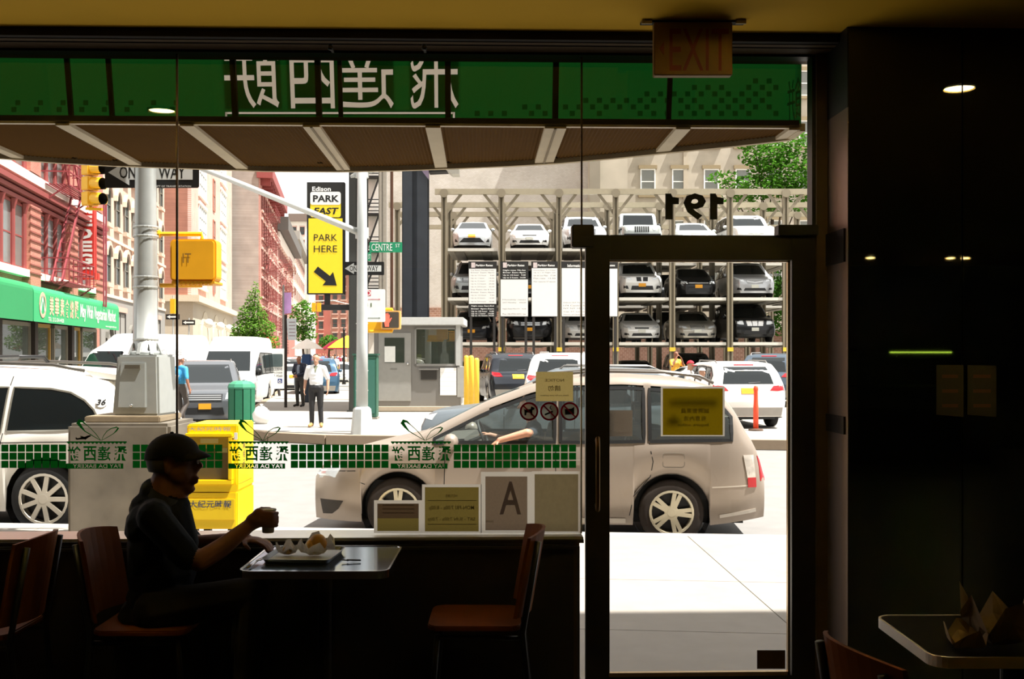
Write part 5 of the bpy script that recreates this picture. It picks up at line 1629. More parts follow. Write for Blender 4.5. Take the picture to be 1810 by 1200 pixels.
def suv(L=4.75, W=1.93, H=1.76, grille='kidney', plate=PLATE, gm=TRIM, n=56, boxy=0.0, rails=True):
    c = Car(L, W, H, [(0, .62), (.04, .92), (.25, 1.0 + .06 * boxy), (1.15, 1.10 + .06 * boxy), (1.35, 1.16), (2.0 - .2 * boxy, 1.60), (2.3, H - .02), (3.2, H), (4.1, H - .04), (4.45, 1.50 + .1 * boxy), (4.6, 1.15), (L - .04, 1.0), (L, .62)],
        .95, L - .98, .37, [(0, .72), (1.2, 1.02), (3, 1.06), (4.5, 1.12), (L, .9)], tum=.78 + .06 * boxy, nose=.6, fe=.78 + .1 * boxy, zb=.24, n=n, pil=(2.65, 3.62), zr=.13)
    c.glazing((.72, .60, 1.17, H - .12), (.64, .54, 1.17, H - .14), 1.45, 4.45)
    sets = {'kidney': ([[(.03, .74), (.24, .74), (.26, .93), (.05, .93)], [(-.03, .74), (-.24, .74), (-.26, .93), (-.05, .93)]], [(.44, .80), (.80, .84), (.80, .96), (.50, .94)]),
            'slots': ([[(-.44, .72), (.44, .72), (.46, .90), (-.46, .90)]], [(.52, .76), (.86, .80), (.85, .95), (.56, .93)]),
            'chrome': ([[(-.34, .72), (-.12, .72), (-.16, .96), (-.40, .96)], [(.34, .72), (.12, .72), (.16, .96), (.40, .96)], [(-.10, .72), (.10, .72), (.12, .96), (-.12, .96)]], [(.50, .78), (.84, .80), (.84, .96), (.52, .96)]),
            'wide': ([[(-.42, .66), (.42, .66), (.46, .90), (-.46, .90)]], [(.52, .78), (.84, .84), (.82, .96), (.54, .92)])}
    g, lamp = sets[grille]
    front_set(c, lamp, g, gm, [(-.5, .36), (.5, .36), (.46, .54), (-.46, .54)], plate, .50, [(.60, .40), (.82, .42), (.82, .56), (.64, .54)])
    if grille == 'slots':
        for z in (.755, .81, .865): c.part('chrome_bar', c.strip([(-.42, z), (.42, z)], .022, 'f', .016), CHROME)
    c.pair('tail_lamp', [(.52, 1.0), (.90, .98), (.88, 1.15), (.62, 1.12)], 'b', TAIL)
    c.part('rear_plate', c.patch([(-.2, .92), (.2, .92), (.2, 1.07), (-.2, 1.07)], 'b', .016), PLATE)
    c.part('rear_bumper_trim', c.patch([(-.78, .34), (.78, .34), (.82, .56), (-.82, .56)], 'b', .01), M('#8a857c', .5))
    c.part('rear_wiper', c.strip([(.0, 1.20), (.30, 1.22)], .02, 'b', .02), TRIM)
    c.part('brake_light', c.patch([(-.25, H - .10), (.25, H - .10), (.25, H - .075), (-.25, H - .075)], 'b', .02), TAIL)
    c.seams([[(1.45, 1.04), (1.45, .34)], [(2.65, 1.08), (2.62, .34)], [(3.65, 1.1), (3.6, .7)]])
    c.handles([(2.45, .92), (3.45, .94)], CHROME, False)
    c.mirrors(1.65, 1.17)
    if rails:
        for k in (-1, 1): c.part('roof_rail', MB().tube([(2.3, k * .66, H - .10), (2.45, k * .66, H + .025), (3.9, k * .65, H + .015), (4.15, k * .63, H - .09)], .018, 6), M('#8d8a86', .35, .6), False, True)
    return c
def boxvan(L=5.6, W=2.0, H=2.1, roof=2.1, plate=PLATE, wind=(.80, .74, 1.22, 1.80), high=False, cargo=False):
    top = [(0, .70), (.05, 1.0), (.7, 1.16), (.95, 1.24), (1.5, 1.85), (1.75, 2.0), (2.3, H - .02), (L - .3, H), (L - .08, H - .12), (L, .7)]
    if high: top = [(0, .70), (.05, 1.0), (.6, 1.20), (.8, 1.30), (1.40, 2.10), (1.55, 2.16), (2.0, 2.36), (2.5, H), (L - .3, H - .02), (L - .08, H - .2), (L, .7)]
    c = Car(L, W, H, top, .95, L - 1.3, .37, [(0, .8), (1, 1.1), (3, 1.15), (L, 1.15)], tum=.84, nose=.5, fe=.84, te=.95, tail=.2, zb=.28, n=60, pil=(2.2, 3.4, 4.5), zr=.30 if not high else .62)
    c.glazing(wind, None, 1.2, L - .35 if not cargo else 2.2, .06)
    for k in (-1, 1): c.part('rear_door_glass', c.patch([(k * .08, 1.25), (k * .78, 1.25), (k * .74, 1.78), (k * .08, 1.78)][::k], 'b', .01), CARGLASS)
    front_set(c, [(.56, .76), (.88, .78), (.86, .98), (.58, .96)], [[(-.5, .70), (.5, .70), (.5, .98), (-.5, .98)]], TRIM, [(-.6, .38), (.6, .38), (.6, .52), (-.6, .52)], plate, .52)
    c.pair('tail_lamp', [(.84, .9), (.95, .9), (.94, 1.3), (.84, 1.3)], 'b', TAIL)
    c.part('rear_seam', c.strip([(0, .45), (0, H - .2)], .012, 'b', .004), TRIM)
    c.seams([[(1.35, 1.1), (1.35, .4)], [(2.2, 1.12), (2.2, .4)], [(3.4, 1.9), (3.4, .4)]])
    c.mirrors(1.35, 1.30, TRIM, False, (.08, .12, .14))
    return c
SUV_K = suv(grille='kidney').finish(10, RIM, .03)
SUV_S = suv(L=4.85, W=1.98, H=1.78, grille='slots').finish(5, RIM, .08)
SUV_B = suv(L=5.0, W=1.95, H=1.80, grille='chrome', gm=M('#e4e2de', .25, .6), boxy=1.0, plate=PLATE2).finish(6, RIM, .07)
SUV_W = suv(L=4.9, W=1.95, H=1.74, grille='wide', gm=M('#8d8f92', .25, .7), plate=PLATE2).finish(10, RIM, .03)
SED = sedan().finish(10, RIM, .03)
SED_U = sedan(4.9, 1.86, 1.46, 'upright', PLATE2, M('#a8a8a4', .25, .7)).finish(7, RIM, .05)
SED_T = sedan(4.5, 1.76, 1.40, 'thin', PLATE2).finish(5, RIM, .07)
HAT = hatch().finish(8, RIM, .04)
HAT_D = hatch(PLATE, True).finish(5, RIM, .07)
MPV = Car(5.0, 1.96, 1.76, [(0, .60), (.06, .84), (.3, .94), (1.0, 1.06), (1.15, 1.12), (2.1, 1.64), (2.5, 1.75), (3.4, 1.76), (4.4, 1.72), (4.8, 1.2), (4.95, 1.0), (5.0, .6)], .98, 3.98, .34, [(0, .68), (1.2, 1.0), (3, 1.05), (5, 1.05)], tum=.78, nose=.8, fe=.70, zb=.22, n=56, pil=(2.7, 3.8), zr=.13)
MPV.glazing((.72, .58, 1.13, 1.62), (.64, .54, 1.2, 1.6), 1.35, 4.7)
front_set(MPV, [(.46, .70), (.82, .80), (.80, .94), (.50, .82)], [[(-.34, .62), (.34, .62), (.40, .80), (-.40, .80)]], M('#9a9a98', .25, .7), [(-.5, .32), (.5, .32), (.44, .44), (-.44, .44)], PLATE2, .44, [(.58, .34), (.78, .36), (.76, .46), (.62, .44)])
MPV.part('chrome_bar', MPV.strip([(-.36, .75), (0, .68), (.36, .75)], .03, 'f', .018), CHROME)
MPV.mirrors(1.55, 1.12); MPV.seams([[(1.5, 1.0), (1.5, .3)], [(2.7, 1.04), (2.68, .3)]]); MPV.finish(7, RIM, .05)
JEEP = Car(4.2, 1.80, 1.84, [(0, .75), (.03, 1.05), (.2, 1.10), (1.25, 1.14), (1.35, 1.17), (1.55, 1.72), (1.75, 1.82), (4.0, 1.80), (4.15, 1.70), (4.2, .7)], .75, 3.2, .39, [(0, .8), (1.2, 1.08), (4.2, 1.12)], tum=.90, nose=.15, fe=.80, te=.97, tail=.2, zb=.42, n=46, pil=(2.4, 3.2), zr=.16, sm=.03)
JEEP.glazing((.70, .66, 1.20, 1.70), None, 1.5, 4.0)
JEEP.pair('headlight', circ(.56, .92, .09, 10), 'f', LAMP)
for k in range(-3, 4): JEEP.part('grille_slot', JEEP.patch([(k * .095 - .03, .76), (k * .095 + .03, .76), (k * .095 + .03, 1.02), (k * .095 - .03, 1.02)], 'f', .01), TRIM)
JEEP.part('bumper', MB().box(-.25, -.8, .48, -.02, .8, .66), TRIM); JEEP.mirrors(1.6, 1.25, TRIM, False); JEEP.finish(5, RIM, .08)
for k in (-1, 1): JEEP.part('wing', MB().prism([(.2, .88), (1.25, .95), (1.35, .80), (1.2, .98), (.2, .94)], k * .70, k * .93, lambda u, v, d: Vector((u, d, v))), TRIM)
HIV = boxvan(5.6, 2.02, 2.62, wind=(.84, .76, 1.34, 2.06), high=True).finish(5, RIM, .08)
SPR = boxvan(5.9, 2.0, 2.70, wind=(.86, .80, 1.34, 2.06), high=True, cargo=True).finish(5, RIM, .08)
PVN = boxvan(5.4, 1.98, 2.05).finish(5, RIM, .08)
V600 = math.atan2(-.1658, 1.0)          # the side street runs off to the left at this slope
away = -YAW + math.atan(.1658)            # turn for something pointing down that street
def face_us(px, D, z=ZS): return C((px - CX) / F * D, D, z)
def rear_at(c, px, D, rz, z=ZS):
    return face_us(px, D, z) - Matrix.Rotation(rz, 3, 'Z') @ Vector((c.L, 0, 0))
RZ_IN = R(90) + away       # front towards us
RZ_OUT = R(-90) + away     # tail towards us
WHT = paintm('#efeee9', .3, .05)
def pl(c, label, name, paint, loc, rz, cat='car', group=None): return c.make(label, cat, name, paint, loc, rz, group)
# side street
pl(SUV_S, 'grey metallic suv with chrome grille bars behind the green litter bin', 'suv', paintm('#6f7276', .25, .5), face_us(362, 28.4), RZ_IN + R(5))
hv = pl(HIV, 'white high roof passenger van behind the grey suv', 'van', paintm('#e2e1dd', .35, .05), face_us(392, 38.2), RZ_IN - R(6), 'van')
dr_ = thing('swung_door', 'open white rear van door with dark lettering and wheelchair symbol', 'door', face_us(487, 43.6, ZS), away)
kd = 43.6 / F
dp = P(487, 650, 43.6)
fdv = lambda u, v, d: Vector((dp.x + u, dp.y - d, dp.z + v))
MB().prism(rrect(-.36, -.85, .38, .78, .06), 0, .06, fdv).build('door_panel', WHT, dr_, world=True)
MB().prism(rrect(-.28, .04, .30, .56, .05), .061, .07, fdv).build('pane', M('#5d6a6a', .1), dr_, world=True)
for body, v, h in (('EXCLUSIVE', -.06, .10), ('WHEELCHAIR', -.20, .07), ('8-627-9560', -.33, .10), ('NY', -.50, .06)):
    text(body, lambda u, v_, d, v=v: fdv(u + (0 if body != 'NY' else -.22), v + v_, .063), .58 if body != 'NY' else .12, h, M('#4a4a48'), dr_, bold=.01, world=True)
MB().prism([(.10, -.62), (.28, -.62), (.28, -.44), (.10, -.44)], .061, .066, fdv).build('blue_symbol_panel', M('#2a3a7a'), dr_, world=True)
MB().ribbon(circ(.185, -.55, .045, 12), .016, fdv, .067, .07, True).ribbon([(.175, -.47), (.18, -.53), (.22, -.53), (.24, -.58)], .016, fdv, .067, .07).build('wheelchair_mark', WHITE, dr_, world=True)
pl(PVN, 'plain white van left of the high roof van', 'van', WHT, face_us(262, 58), RZ_IN, 'van')
sp = pl(SPR, 'white delivery van with faint lettering behind the signal pole', 'van', WHT, C((150 - CX) / F * 37, 36.6, ZS), -YAW + R(68), 'van')
text('EXCLUSIVE', lambda u, v, d: Vector((3.3 + u, -.985 - .0, 2.02 + v)), 1.5, .2, M('#8d8a86'), sp)
text('MOBILITY', lambda u, v, d: Vector((3.5 + u, -.99, 1.76 + v)), 1.0, .12, M('#c4c0bc'), sp)
pl(SED, 'white sedan behind the parking sign pole', 'car', WHT, rear_at(SED, 517, 52, RZ_OUT), RZ_OUT)
pl(SUV_S, 'teal blue suv facing away with its tailgate near the old man', 'suv', paintm('#3f5f78', .3, .4), rear_at(SUV_S, 560, 47, RZ_OUT), RZ_OUT)
for i, (px, D, c, hx, wd) in enumerate(((526, 70, SUV_K, '#b8b6b0', 'silver suv'), (536, 79, SUV_B, '#6a4c40', 'brown suv'), (549, 92, SUV_W, '#8d9298', 'grey suv'), (603, 64, SED_U, '#dcdcd8', 'white sedan'), (598, 80, SED_T, '#c2c8cc', 'silver sedan'), (574, 96, SED, '#5a6068', 'slate sedan'))):
    pl(c, 'distant %s in the side street traffic' % wd, 'car', paintm(hx), face_us(px, D), RZ_IN if i % 2 else RZ_OUT, group='distant traffic')
# far lane of the cross street, behind the white crossover and the minivan
rr_ = R(180) - YAW - R(5)
pl(SED_U, 'blue grey sedan roof at the far left behind the white crossover', 'car', paintm('#5a6474', .3, .4), face_us(62, 20.5), rr_)
pl(SUV_B, 'dark suv with shaded windows left of the white delivery van', 'suv', paintm('#3a3c40', .3, .3), face_us(128, 26.5), rr_ + R(3))
pl(SUV_W, 'dark red suv roof in front of the white delivery van', 'suv', paintm('#5a3434', .3, .4), face_us(186, 23.2), rr_)
pl(SED_T, 'black sedan nose beside the white delivery van', 'car', paintm('#23262a', .2, .3), face_us(222, 17.8), rr_)
sv = pl(SUV_W, 'silver suv with roof rails beyond the minivan in far lane', 'suv', paintm('#7f878c', .28, .5), face_us(757, 19.2), -YAW - R(5))
MB().ell((.35, -.80, .88), (.14, .05, .06), 8, 6).build('turn_signal', AMBER, sv, smooth=True)
# cars standing in the lot
pl(SUV_B, 'black suv seen from behind next to the yellow bollards', 'suv', paintm('#2b2f36', .25, .3), rear_at(SUV_B, 917, 36.4, R(-90) - YAW + R(8), ZW), R(-90) - YAW + R(8))
pl(SUV_B, 'white suv roof seen above minivan beside black suv', 'van', WHT, rear_at(SUV_B, 982, 31, R(-90) - YAW - R(12), ZW), R(-90) - YAW - R(12))
pl(SED_U, 'silver sedan roof beyond the minivan roof rails', 'car', paintm('#b9bcbd', .3, .4), C((1095 - CX) / F * 33.4, 33.4, ZW), -YAW + R(2))
xo = pl(SUV_K, 'pale crossover parked tail first behind the orange post', 'crossover', paintm('#e6e2da', .3, .1), rear_at(SUV_K, 1328, 25.2, R(-90) - YAW + R(5), ZW), R(-90) - YAW + R(5))
xo.scale = (.93, .96, .90)
xo.location = rear_at(SUV_K, 1328, 25.2, xo.rotation_euler.z, ZW) + Vector((0, -.3, 0))
pl(SUV_S, 'blue grey suv at the right rear of the lot', 'suv', paintm('#54606c', .28, .4), rear_at(SUV_S, 1352, 35.6, R(-90) - YAW - R(25), ZW), R(-90) - YAW - R(25))
pl(SED, 'dark green sedan at the right rear corner of lot', 'car', paintm('#3f4c48', .28, .4), C((1300 - CX) / F * 41, 41, ZW), R(90) - YAW)
# ================================================================== STREET FURNITURE
GALV = M('#b9bcb8', .5, .3, noise=.1, scale=12)
YEL = M('#f0b418', .45)
def xz(px, py, D):      # plane facing us through a pixel: (u right, v up, d towards us)
    o = P(px, py, D)
    return lambda u, v, d: Vector((o.x + u * cy_ - d * sy_, o.y - u * sy_ - d * cy_, o.z + v))
# concrete base, cabinet and signal pole at the near kerb
t = thing('concrete_base', 'weathered concrete block under the signal pole by shop', 'base', C(-3.60, 10.28, ZW), -YAW)
MB().box(-.47, -.45, 0, .47, .40, 1.13).build('block', M('#726a5d', .95, noise=.5, scale=4, bump=.4), t, bevel=.03)
MB().box(-.36, -.33, 1.13, .34, .33, 1.19).build('grout_pad', M('#8f7f66', .95, noise=.3, scale=9), t, bevel=.01)
t = thing('signal_pole', 'tall galvanised traffic signal pole with cabinet at near kerb', 'pole', C(-3.475, 10.28, ZW + 1.19), -YAW - R(6))
PL = M('#b4b7b3', .4, .4, noise=.12, scale=10)
cb = MB().hexa([(-.26, -.22, 0), (.20, -.22, 0), (.20, .22, 0), (-.26, .22, 0), (-.22, -.2, .57), (.18, -.2, .57), (.18, .2, .57), (-.22, .2, .57)]).build('cabinet', PL, t, bevel=.02)
MB().hexa([(-.20, -.234, .07), (.08, -.234, .07), (.07, -.214, .50), (-.18, -.214, .50)] + [(-.20, -.20, .07), (.08, -.20, .07), (.07, -.19, .50), (-.18, -.19, .50)]).build('access_door', M('#aeb2ae', .4, .3), cb, bevel=.008)
MB().box(-.13, -.232, .44, .02, -.21, .475).build('door_slot', M('#5c5648', .7), cb)
MB().ell((-.06, -.24, .095), (.014, .012, .014), 8, 6).build('bolt', CHROME, cb, smooth=True)
MB().lathe([(.15, .57), (.15, .60), (.118, .61), (.112, 1.2), (.095, 2.4), (.085, 6.2)], 24, (-.03, 0, 0)).build('shaft', PL, t, smooth=True)
for k in range(8):
    a = 2 * math.pi * k / 8
    MB().bar((.16 * math.cos(a) - .03, .16 * math.sin(a), .575), (.115 * math.cos(a) - .03, .115 * math.sin(a), .68), .03, .015).build('gusset', PL, t)
def zt(py, D=10.28): return EYE + (HY - py) / F * D - (ZW + 1.19)
for py in (402, 418, 490, 508, 600): MB().lathe([(.118, zt(py) - .012), (.121, zt(py)), (.118, zt(py) + .012)], 20, (-.03, 0, 0), cap=False).build('clamp_band', PL, t)
# one way sign behind that pole
def one_way(label, px, py, D, w=.915, h=.30):
    t = thing('one_way_sign', label, 'sign', P(px, py, D), 0, 'one way signs')
    f = xz(px, py, D)
    MB().prism(rrect(-w / 2, -h / 2, w / 2, h / 2, .02), 0, .006, f).build('plate', BLACK, t, world=True)
    k = w / .915
    MB().prism([(-.425 * k, 0), (-.22 * k, .125 * k), (-.22 * k, .07 * k), (.395 * k, .07 * k), (.395 * k, -.07 * k), (-.22 * k, -.07 * k), (-.22 * k, -.125 * k)], .0065, .008, f).build('arrow', M('#d2d3cf', .5), t, world=True)
    text('ONE', lambda u, v, d: f(u - .208 * k, v, .009), .215 * k, .12 * k, BLACK, t, bold=.012, world=True)
    text('WAY', lambda u, v, d: f(u + .195 * k, v, .009), .26 * k, .12 * k, BLACK, t, bold=.012, world=True)
    return t, f
t, f = one_way('large one way sign behind the near signal pole', 269, 305, 10.46)
text('DEPT OF TRANSPORTATION', lambda u, v, d: f(u + .2, v - .134, .008), .36, .016, WHITE, t, world=True)
for u in (-.07,): MB().prism([(u, -.05), (u + .05, -.05), (u + .05, .05), (u, .05)], .008, .09, f).build('bracket', GALV, t, world=True)
one_way('smaller one way sign on the far corner pole', 643, 474.5, 24.15)
# pedestrian signal seen from behind, yellow
t = thing('pedestrian_signal', 'yellow pedestrian signal box turned away beside near pole', 'signal', P(343, 461, 10.3))
f = xz(343, 461, 10.3)
MB().prism(rrect(-.215, -.20, .225, .205, .045), -.16, .06, f).build('housing', M('#f2ae20', .45, noise=.1), t, world=True, bevel=.02)
MB().prism(rrect(-.20, -.225, .21, -.195, .01), -.24, .05, f).build('visor', M('#e0a018', .5), t, world=True)
for j in range(9): MB().prism([(-.18 + .042 * j, -.235), (-.16 + .042 * j, -.235), (-.15 + .042 * j, -.20), (-.17 + .042 * j, -.20)], .0, .055, f).build('visor_fin', M('#c98d12', .5), t, world=True)
text('IT', lambda u, v, d: f(u - .05, v + .02, .064), .08, .09, M('#8a6420', .8), t, world=True)
for dv in (.262, -.232): MB().tube([f(-.34, dv, -.05), f(.06, dv, -.05), f(.06, dv * .8, -.05)], .022, 8).build('mounting_arm', YEL, t, world=True)
MB().tube([f(-.34, .262, -.05), f(-.36, .262, -.05)], .04, 8).build('arm_flange', YEL, t, world=True)
# traffic light on its long arm from the far pole
t = thing('traffic_light', 'yellow three lamp traffic light hanging at upper left', 'traffic light', P(163, 325, 17.8))
c0 = P(160, 325, 17.8)
fd_ = Vector((.86, -.50, 0)).normalized(); sd_ = Vector((.50, .86, 0))
hs = MB()
for k in range(3):
    zc = .25 * (1 - k)
    hs.hexa([c0 + fd_ * a + sd_ * b + Vector((0, 0, zc + e)) for e in (-.115, .115) for a, b in ((-.10, -.115), (.08, -.115), (.08, .115), (-.10, .115))])
hs.build('housing', YEL, t, world=True, bevel=.015)
for k in range(3):
    cc = c0 + fd_ * .08 + Vector((0, 0, .25 * (1 - k)))
    mb = MB(); n = 14
    vs = []
    for j, rr_ in ((0, .105), (.22, .100)):
        for i in range(n):
            a = R(-60 + 300 * i / (n - 1)); vs.append(cc + fd_ * j + sd_ * (rr_ * math.cos(a)) + Vector((0, 0, rr_ * math.sin(a) - .02 * (j > 0))))
    mb.add(vs, [(i, i + 1, n + i + 1, n + i) for i in range(n - 1)]).build('visor', YEL, t, world=True)
    mb = MB(); mb.add([cc + (v - cc) * .97 for v in vs], [(i, i + 1, n + i + 1, n + i) for i in range(n - 1)]).build('visor_lining', BLACK, t, world=True)
    MB().add([cc + fd_ * .015 + sd_ * (.095 * math.cos(2 * math.pi * i / 14)) + Vector((0, 0, .095 * math.sin(2 * math.pi * i / 14))) for i in range(14)], [list(range(14))]).build('lens', BLACK, t, world=True)
MB().tube([c0 + Vector((0, 0, .37)), c0 + Vector((0, 0, .95))], .02, 6).build('hanger', GALV, t, world=True)
MB().tube([c0 + Vector((0, 0, -.37)), c0 + Vector((0, 0, -.44))], .03, 6).bar(c0 + Vector((0, 0, -.42)) - sd_ * .1, c0 + Vector((0, 0, -.42)) + sd_ * .12 + fd_ * .15, .05, .04).build('lower_bracket', YEL, t, world=True)
t = thing('lamp_post', 'grey corner pole with mast arm and small one way sign', 'pole', G(640, 767, ZW))
b = t.location
MB().lathe([(.25, 0), (.24, .12), (.20, .55), (.17, .58), (.15, .60)], 8).build('base', M('#c4c7c4', .5, .1), t, bevel=.0)
MB().lathe([(.13, .60), (.125, 2.0), (.11, 4.6), (.09, 7.2)], 14).build('shaft', M('#c0c3c0', .5, .1, noise=.1, scale=5), t, smooth=True)
a0 = P(640, 413, 24.0); a1 = P(163, 221, 17.8)
MB().tube([a0, a0.lerp(a1, .5) + Vector((0, 0, .02)), a1], [.075, .055, .035], 10).build('mast_arm', M('#d0d2cf', .45, .2), t, world=True, smooth=True)
for py in (305, 412): 
    q = P(640, py, 24); MB().lathe([(.15, -.12), (.15, .12)], 12, q).build('clamp', GALV, t, world=True)
q = P(640, 303, 24)
MB().tube([q, q + Vector((-.15, 0, -.08)), q + Vector((-.26, 0, -.12))], [.04, .06, .03], 8).tube([q, q + Vector((.2, 0, .02)), q + Vector((.35, 0, .04))], [.04, .06, .03], 8).build('short_arm', GALV, t, world=True, smooth=True)
for py in (572, 655, 690): MB().lathe([(.137, -.012), (.140, 0), (.137, .012)], 12, P(640, py, 24.0), cap=False).build('band', GALV, t, world=True)
def plate_sign(name, label, x0, y0, x1, y1, D, col, cat='sign', th=.01):
    px, py = (x0 + x1) / 2, (y0 + y1) / 2
    k = D / F
    t = thing(name, label, cat, P(px, y1, D))
    f = xz(px, py, D)
    w, h = (x1 - x0) * k, (y1 - y0) * k
    MB().prism(rrect(-w / 2, -h / 2, w / 2, h / 2, min(w, h) * .06, 2), -th, 0, f).build('plate', col, t, world=True)
    return t, f, w, h, k
t, f, w, h, k = plate_sign('street_sign', 'green centre street name sign on the corner pole', 653, 428, 711, 446, 23.9, M('#1d8f63', .5))
text('CENTRE', lambda u, v, d: f(u - 7 * k, v, .003), 37 * k, 12.5 * k, WHITE, t, bold=.0, world=True)
text('ST', lambda u, v, d: f(u + 21 * k, v + 3 * k, .003), 8 * k, 6 * k, WHITE, t, bold=.0, world=True)
t, f, w, h, k = plate_sign('street_sign', 'green street sign seen almost edge on under centre sign', 650, 446, 656, 461, 23.85, M('#1d8f63', .5))
text('ST', lambda u, v, d: f(u, v, .003), 4 * k, 8 * k, WHITE, t, world=True)
t, f, w, h, k = plate_sign('parking_rule_sign', 'tall white parking rule sign on the corner pole', 644, 511, 681, 569, 23.8, M('#f2f2ee', .5))
MB().prism([(-16 * k, 17 * k), (-7 * k, 17 * k), (-7 * k, 27 * k), (-16 * k, 27 * k)], .001, .003, f).build('no_parking_panel', M('#c23448', .5), t, world=True)
MB().ribbon(circ(-11.5 * k, 22 * k, 3.5 * k, 14), 1.4 * k, f, .003, .005, True).build('no_parking_mark', WHITE, t, world=True)
for y, c in ((11, '#d0707a'), (-22, '#7a8a7a')):
    MB().ribbon([(-12 * k, y * k), (8 * k, y * k)], 1 * k, f, .001, .003).prism([(10 * k, y * k), (7 * k, (y + 1.5) * k), (7 * k, (y - 1.5) * k)], .001, .003, f).build('arrow', M(c, .5), t, world=True)
text('11', lambda u, v, d: f(u - 10 * k, v + 1 * k, .003), 9 * k, 7 * k, M('#5a6a48', .5), t, bold=.03, world=True)
t = thing('pedestrian_signal', 'pedestrian signal showing a red hand on the corner pole', 'signal', P(690, 582, 24.1))
f = xz(691, 565.5, 24.1); k = 24.1 / F
MB().prism(rrect(-17 * k, -16.5 * k, 17 * k, 16.5 * k, 2.5 * k), -.14, .05, f).build('housing', M('#efb768', .5), t, world=True)
MB().prism(rrect(-14.5 * k, -14 * k, 14.5 * k, 14 * k, 2 * k), .051, .056, f).build('face', M('#4b4338', .7), t, world=True)
hx_ = -8
hp = [(-4, -12), (-5, -5), (-5.5, 6), (-4, 9), (-3.2, 6), (-2.6, 11), (-1, 12), (-.6, 6.5), (.4, 12), (2, 11.5), (2, 6), (3, 9.5), (4.4, 9), (3.8, 1), (7, 4), (8.2, 3.2), (5, -3), (3, -6), (3, -12)]
MB().prism([((x + hx_ + 2) * k, y * k) for x, y in hp][::-1], .057, .062, f).build('red_hand', glow('#f0604c', .6), t, world=True)
for y in (19, -20): MB().tube([f(-48 * k, y * k, -.05), f(2 * k, y * k, -.05), f(2 * k, y * k * .8, -.05)], .035, 8).build('mounting_arm', YEL, t, world=True)
MB().prism([(-44 * k, -17 * k), (-16 * k, -17 * k), (-16 * k, -3 * k), (-44 * k, -3 * k)], -.12, -.04, f).build('junction_box', YEL, t, world=True)
# newspaper box
t = thing('newspaper_box', 'bright yellow newspaper box on pavement outside the window', 'newspaper box', C(-2.555, 9.12, ZW), -YAW)
YB = M('#f4cf10', .4, noise=.08)
w2, dp_ = .225, .58
MB().box(-w2, 0, .28, w2, dp_, .60).prism([(-w2, .60), (w2, .60), (w2, .66), (-w2, .66)], 0, 0, lambda u, v, d: Vector((u, .0, v))).build('lower_body', YB, t, bevel=.012)
MB().box(-w2 + .015, .02, .60, w2 - .0, dp_, 1.17).build('upper_body', YB, t, bevel=.012)
for q in ((-w2 + .01, .66, w2 - .04, .70), (-w2 + .01, 1.065, w2 - .04, 1.095), (-w2 + .01, .70, -w2 + .05, 1.065), (w2 - .075, .70, w2 - .04, 1.065)):
    MB().box(q[0], -.02, q[1], q[2], .03, q[3]).build('door_frame', YB, t, bevel=.005)
MB().box(-w2 + .05, .012, .70, w2 - .075, .018, 1.065).build('display_back', M('#6a5620', .6, noise=.3), t)
MB().box(-w2 + .05, .008, .965, w2 - .075, .011, 1.065).build('upper_shade', M('#d9bf20', .6), t)
MB().box(-.09, .003, 1.01, .06, .007, 1.05).build('label_card', M('#f4ecc0', .6), t)
MB().box(.05, .003, .93, .14, .007, .97).build('small_card', M('#cfcaa8', .6), t)
MB().box(-w2 + .05, .0, .70, w2 - .075, .002, 1.065).build('pane', clear('box_glass', '#f4f0dc', .03, .05), t)
MB().ell((.185, -.004, 1.05), (.016, .012, .016), 10, 6).build('coin_knob', M('#b08a20', .3, .7), t, smooth=True)
MB().box(.20, -.006, 1.04, .225, .0, 1.10).build('coin_plate', WHITE, t)
MB().box(-w2 + .02, -.012, .36, w2 - .02, .002, .54).build('name_panel', M('#e3c012', .5), t, bevel=.004)
text('大紀元時報', lambda u, v, d: Vector((u, -.015, .495 + v)), .36, .062, M('#3c4660', .7), t, bold=.01)
text('大紀元時報', lambda u, v, d: Vector((u - .01, -.003, 1.13 + v)), .36, .035, M('#9aa0b0', .7), t)
for ch, z in (('真', .98), ('相', .90), ('天', .82)): text(ch, lambda u, v, d, z=z: Vector((w2 + .002, .22 + u, z + v)), .08, .065, M('#5a5240', .7), t)
MB().box(w2 - .001, .05, .66, w2 + .003, .50, .665).build('side_crease', M('#c9a80e', .5), t)
for x in (-.16, .16):
    for y in (.08, .48): MB().box(x - .03, y - .03, 0, x + .03, y + .03, .29).build('leg', BLACK, t)
# litter bin with slats, bag of rubbish
t = thing('litter_bin', 'green slatted octagonal litter bin on the far corner', 'bin', G(427, 746, ZW), 0)
GB = M('#1f6b4c', .5, noise=.15, scale=12)
MB().lathe([(.30, .02), (.31, .92)], 10).build('liner', M('#123d2c', .7), t)
for k in range(10):
    a0, a1 = 2 * math.pi * (k + .06) / 10, 2 * math.pi * (k + .94) / 10
    p = [(.345 * math.cos(a), .345 * math.sin(a)) for a in (a0, a1)]; q = [(.318 * math.cos(a), .318 * math.sin(a)) for a in (a0, a1)]
    MB().hexa([(p[0][0], p[0][1], .03), (p[1][0], p[1][1], .03), (q[1][0], q[1][1], .03), (q[0][0], q[0][1], .03), (p[0][0], p[0][1], .88), (p[1][0], p[1][1], .88), (q[1][0], q[1][1], .88), (q[0][0], q[0][1], .88)]).build('slat', GB, t)
MB().lathe([(.355, .87), (.36, .91), (.33, .99), (.24, 1.05), (.13, 1.075)], 10, cap=False).build('dome', M('#3d8a6a', .45, noise=.15), t)
MB().lathe([(.36, .0), (.36, .05)], 10).build('foot_ring', GB, t)
t = thing('rubbish_bag', 'white rubbish bag slumped beside the green litter bin', 'bag', G(462, 749, ZW))
bv = MB().ell((0, 0, .20), (.22, .2, .24), 14, 9)
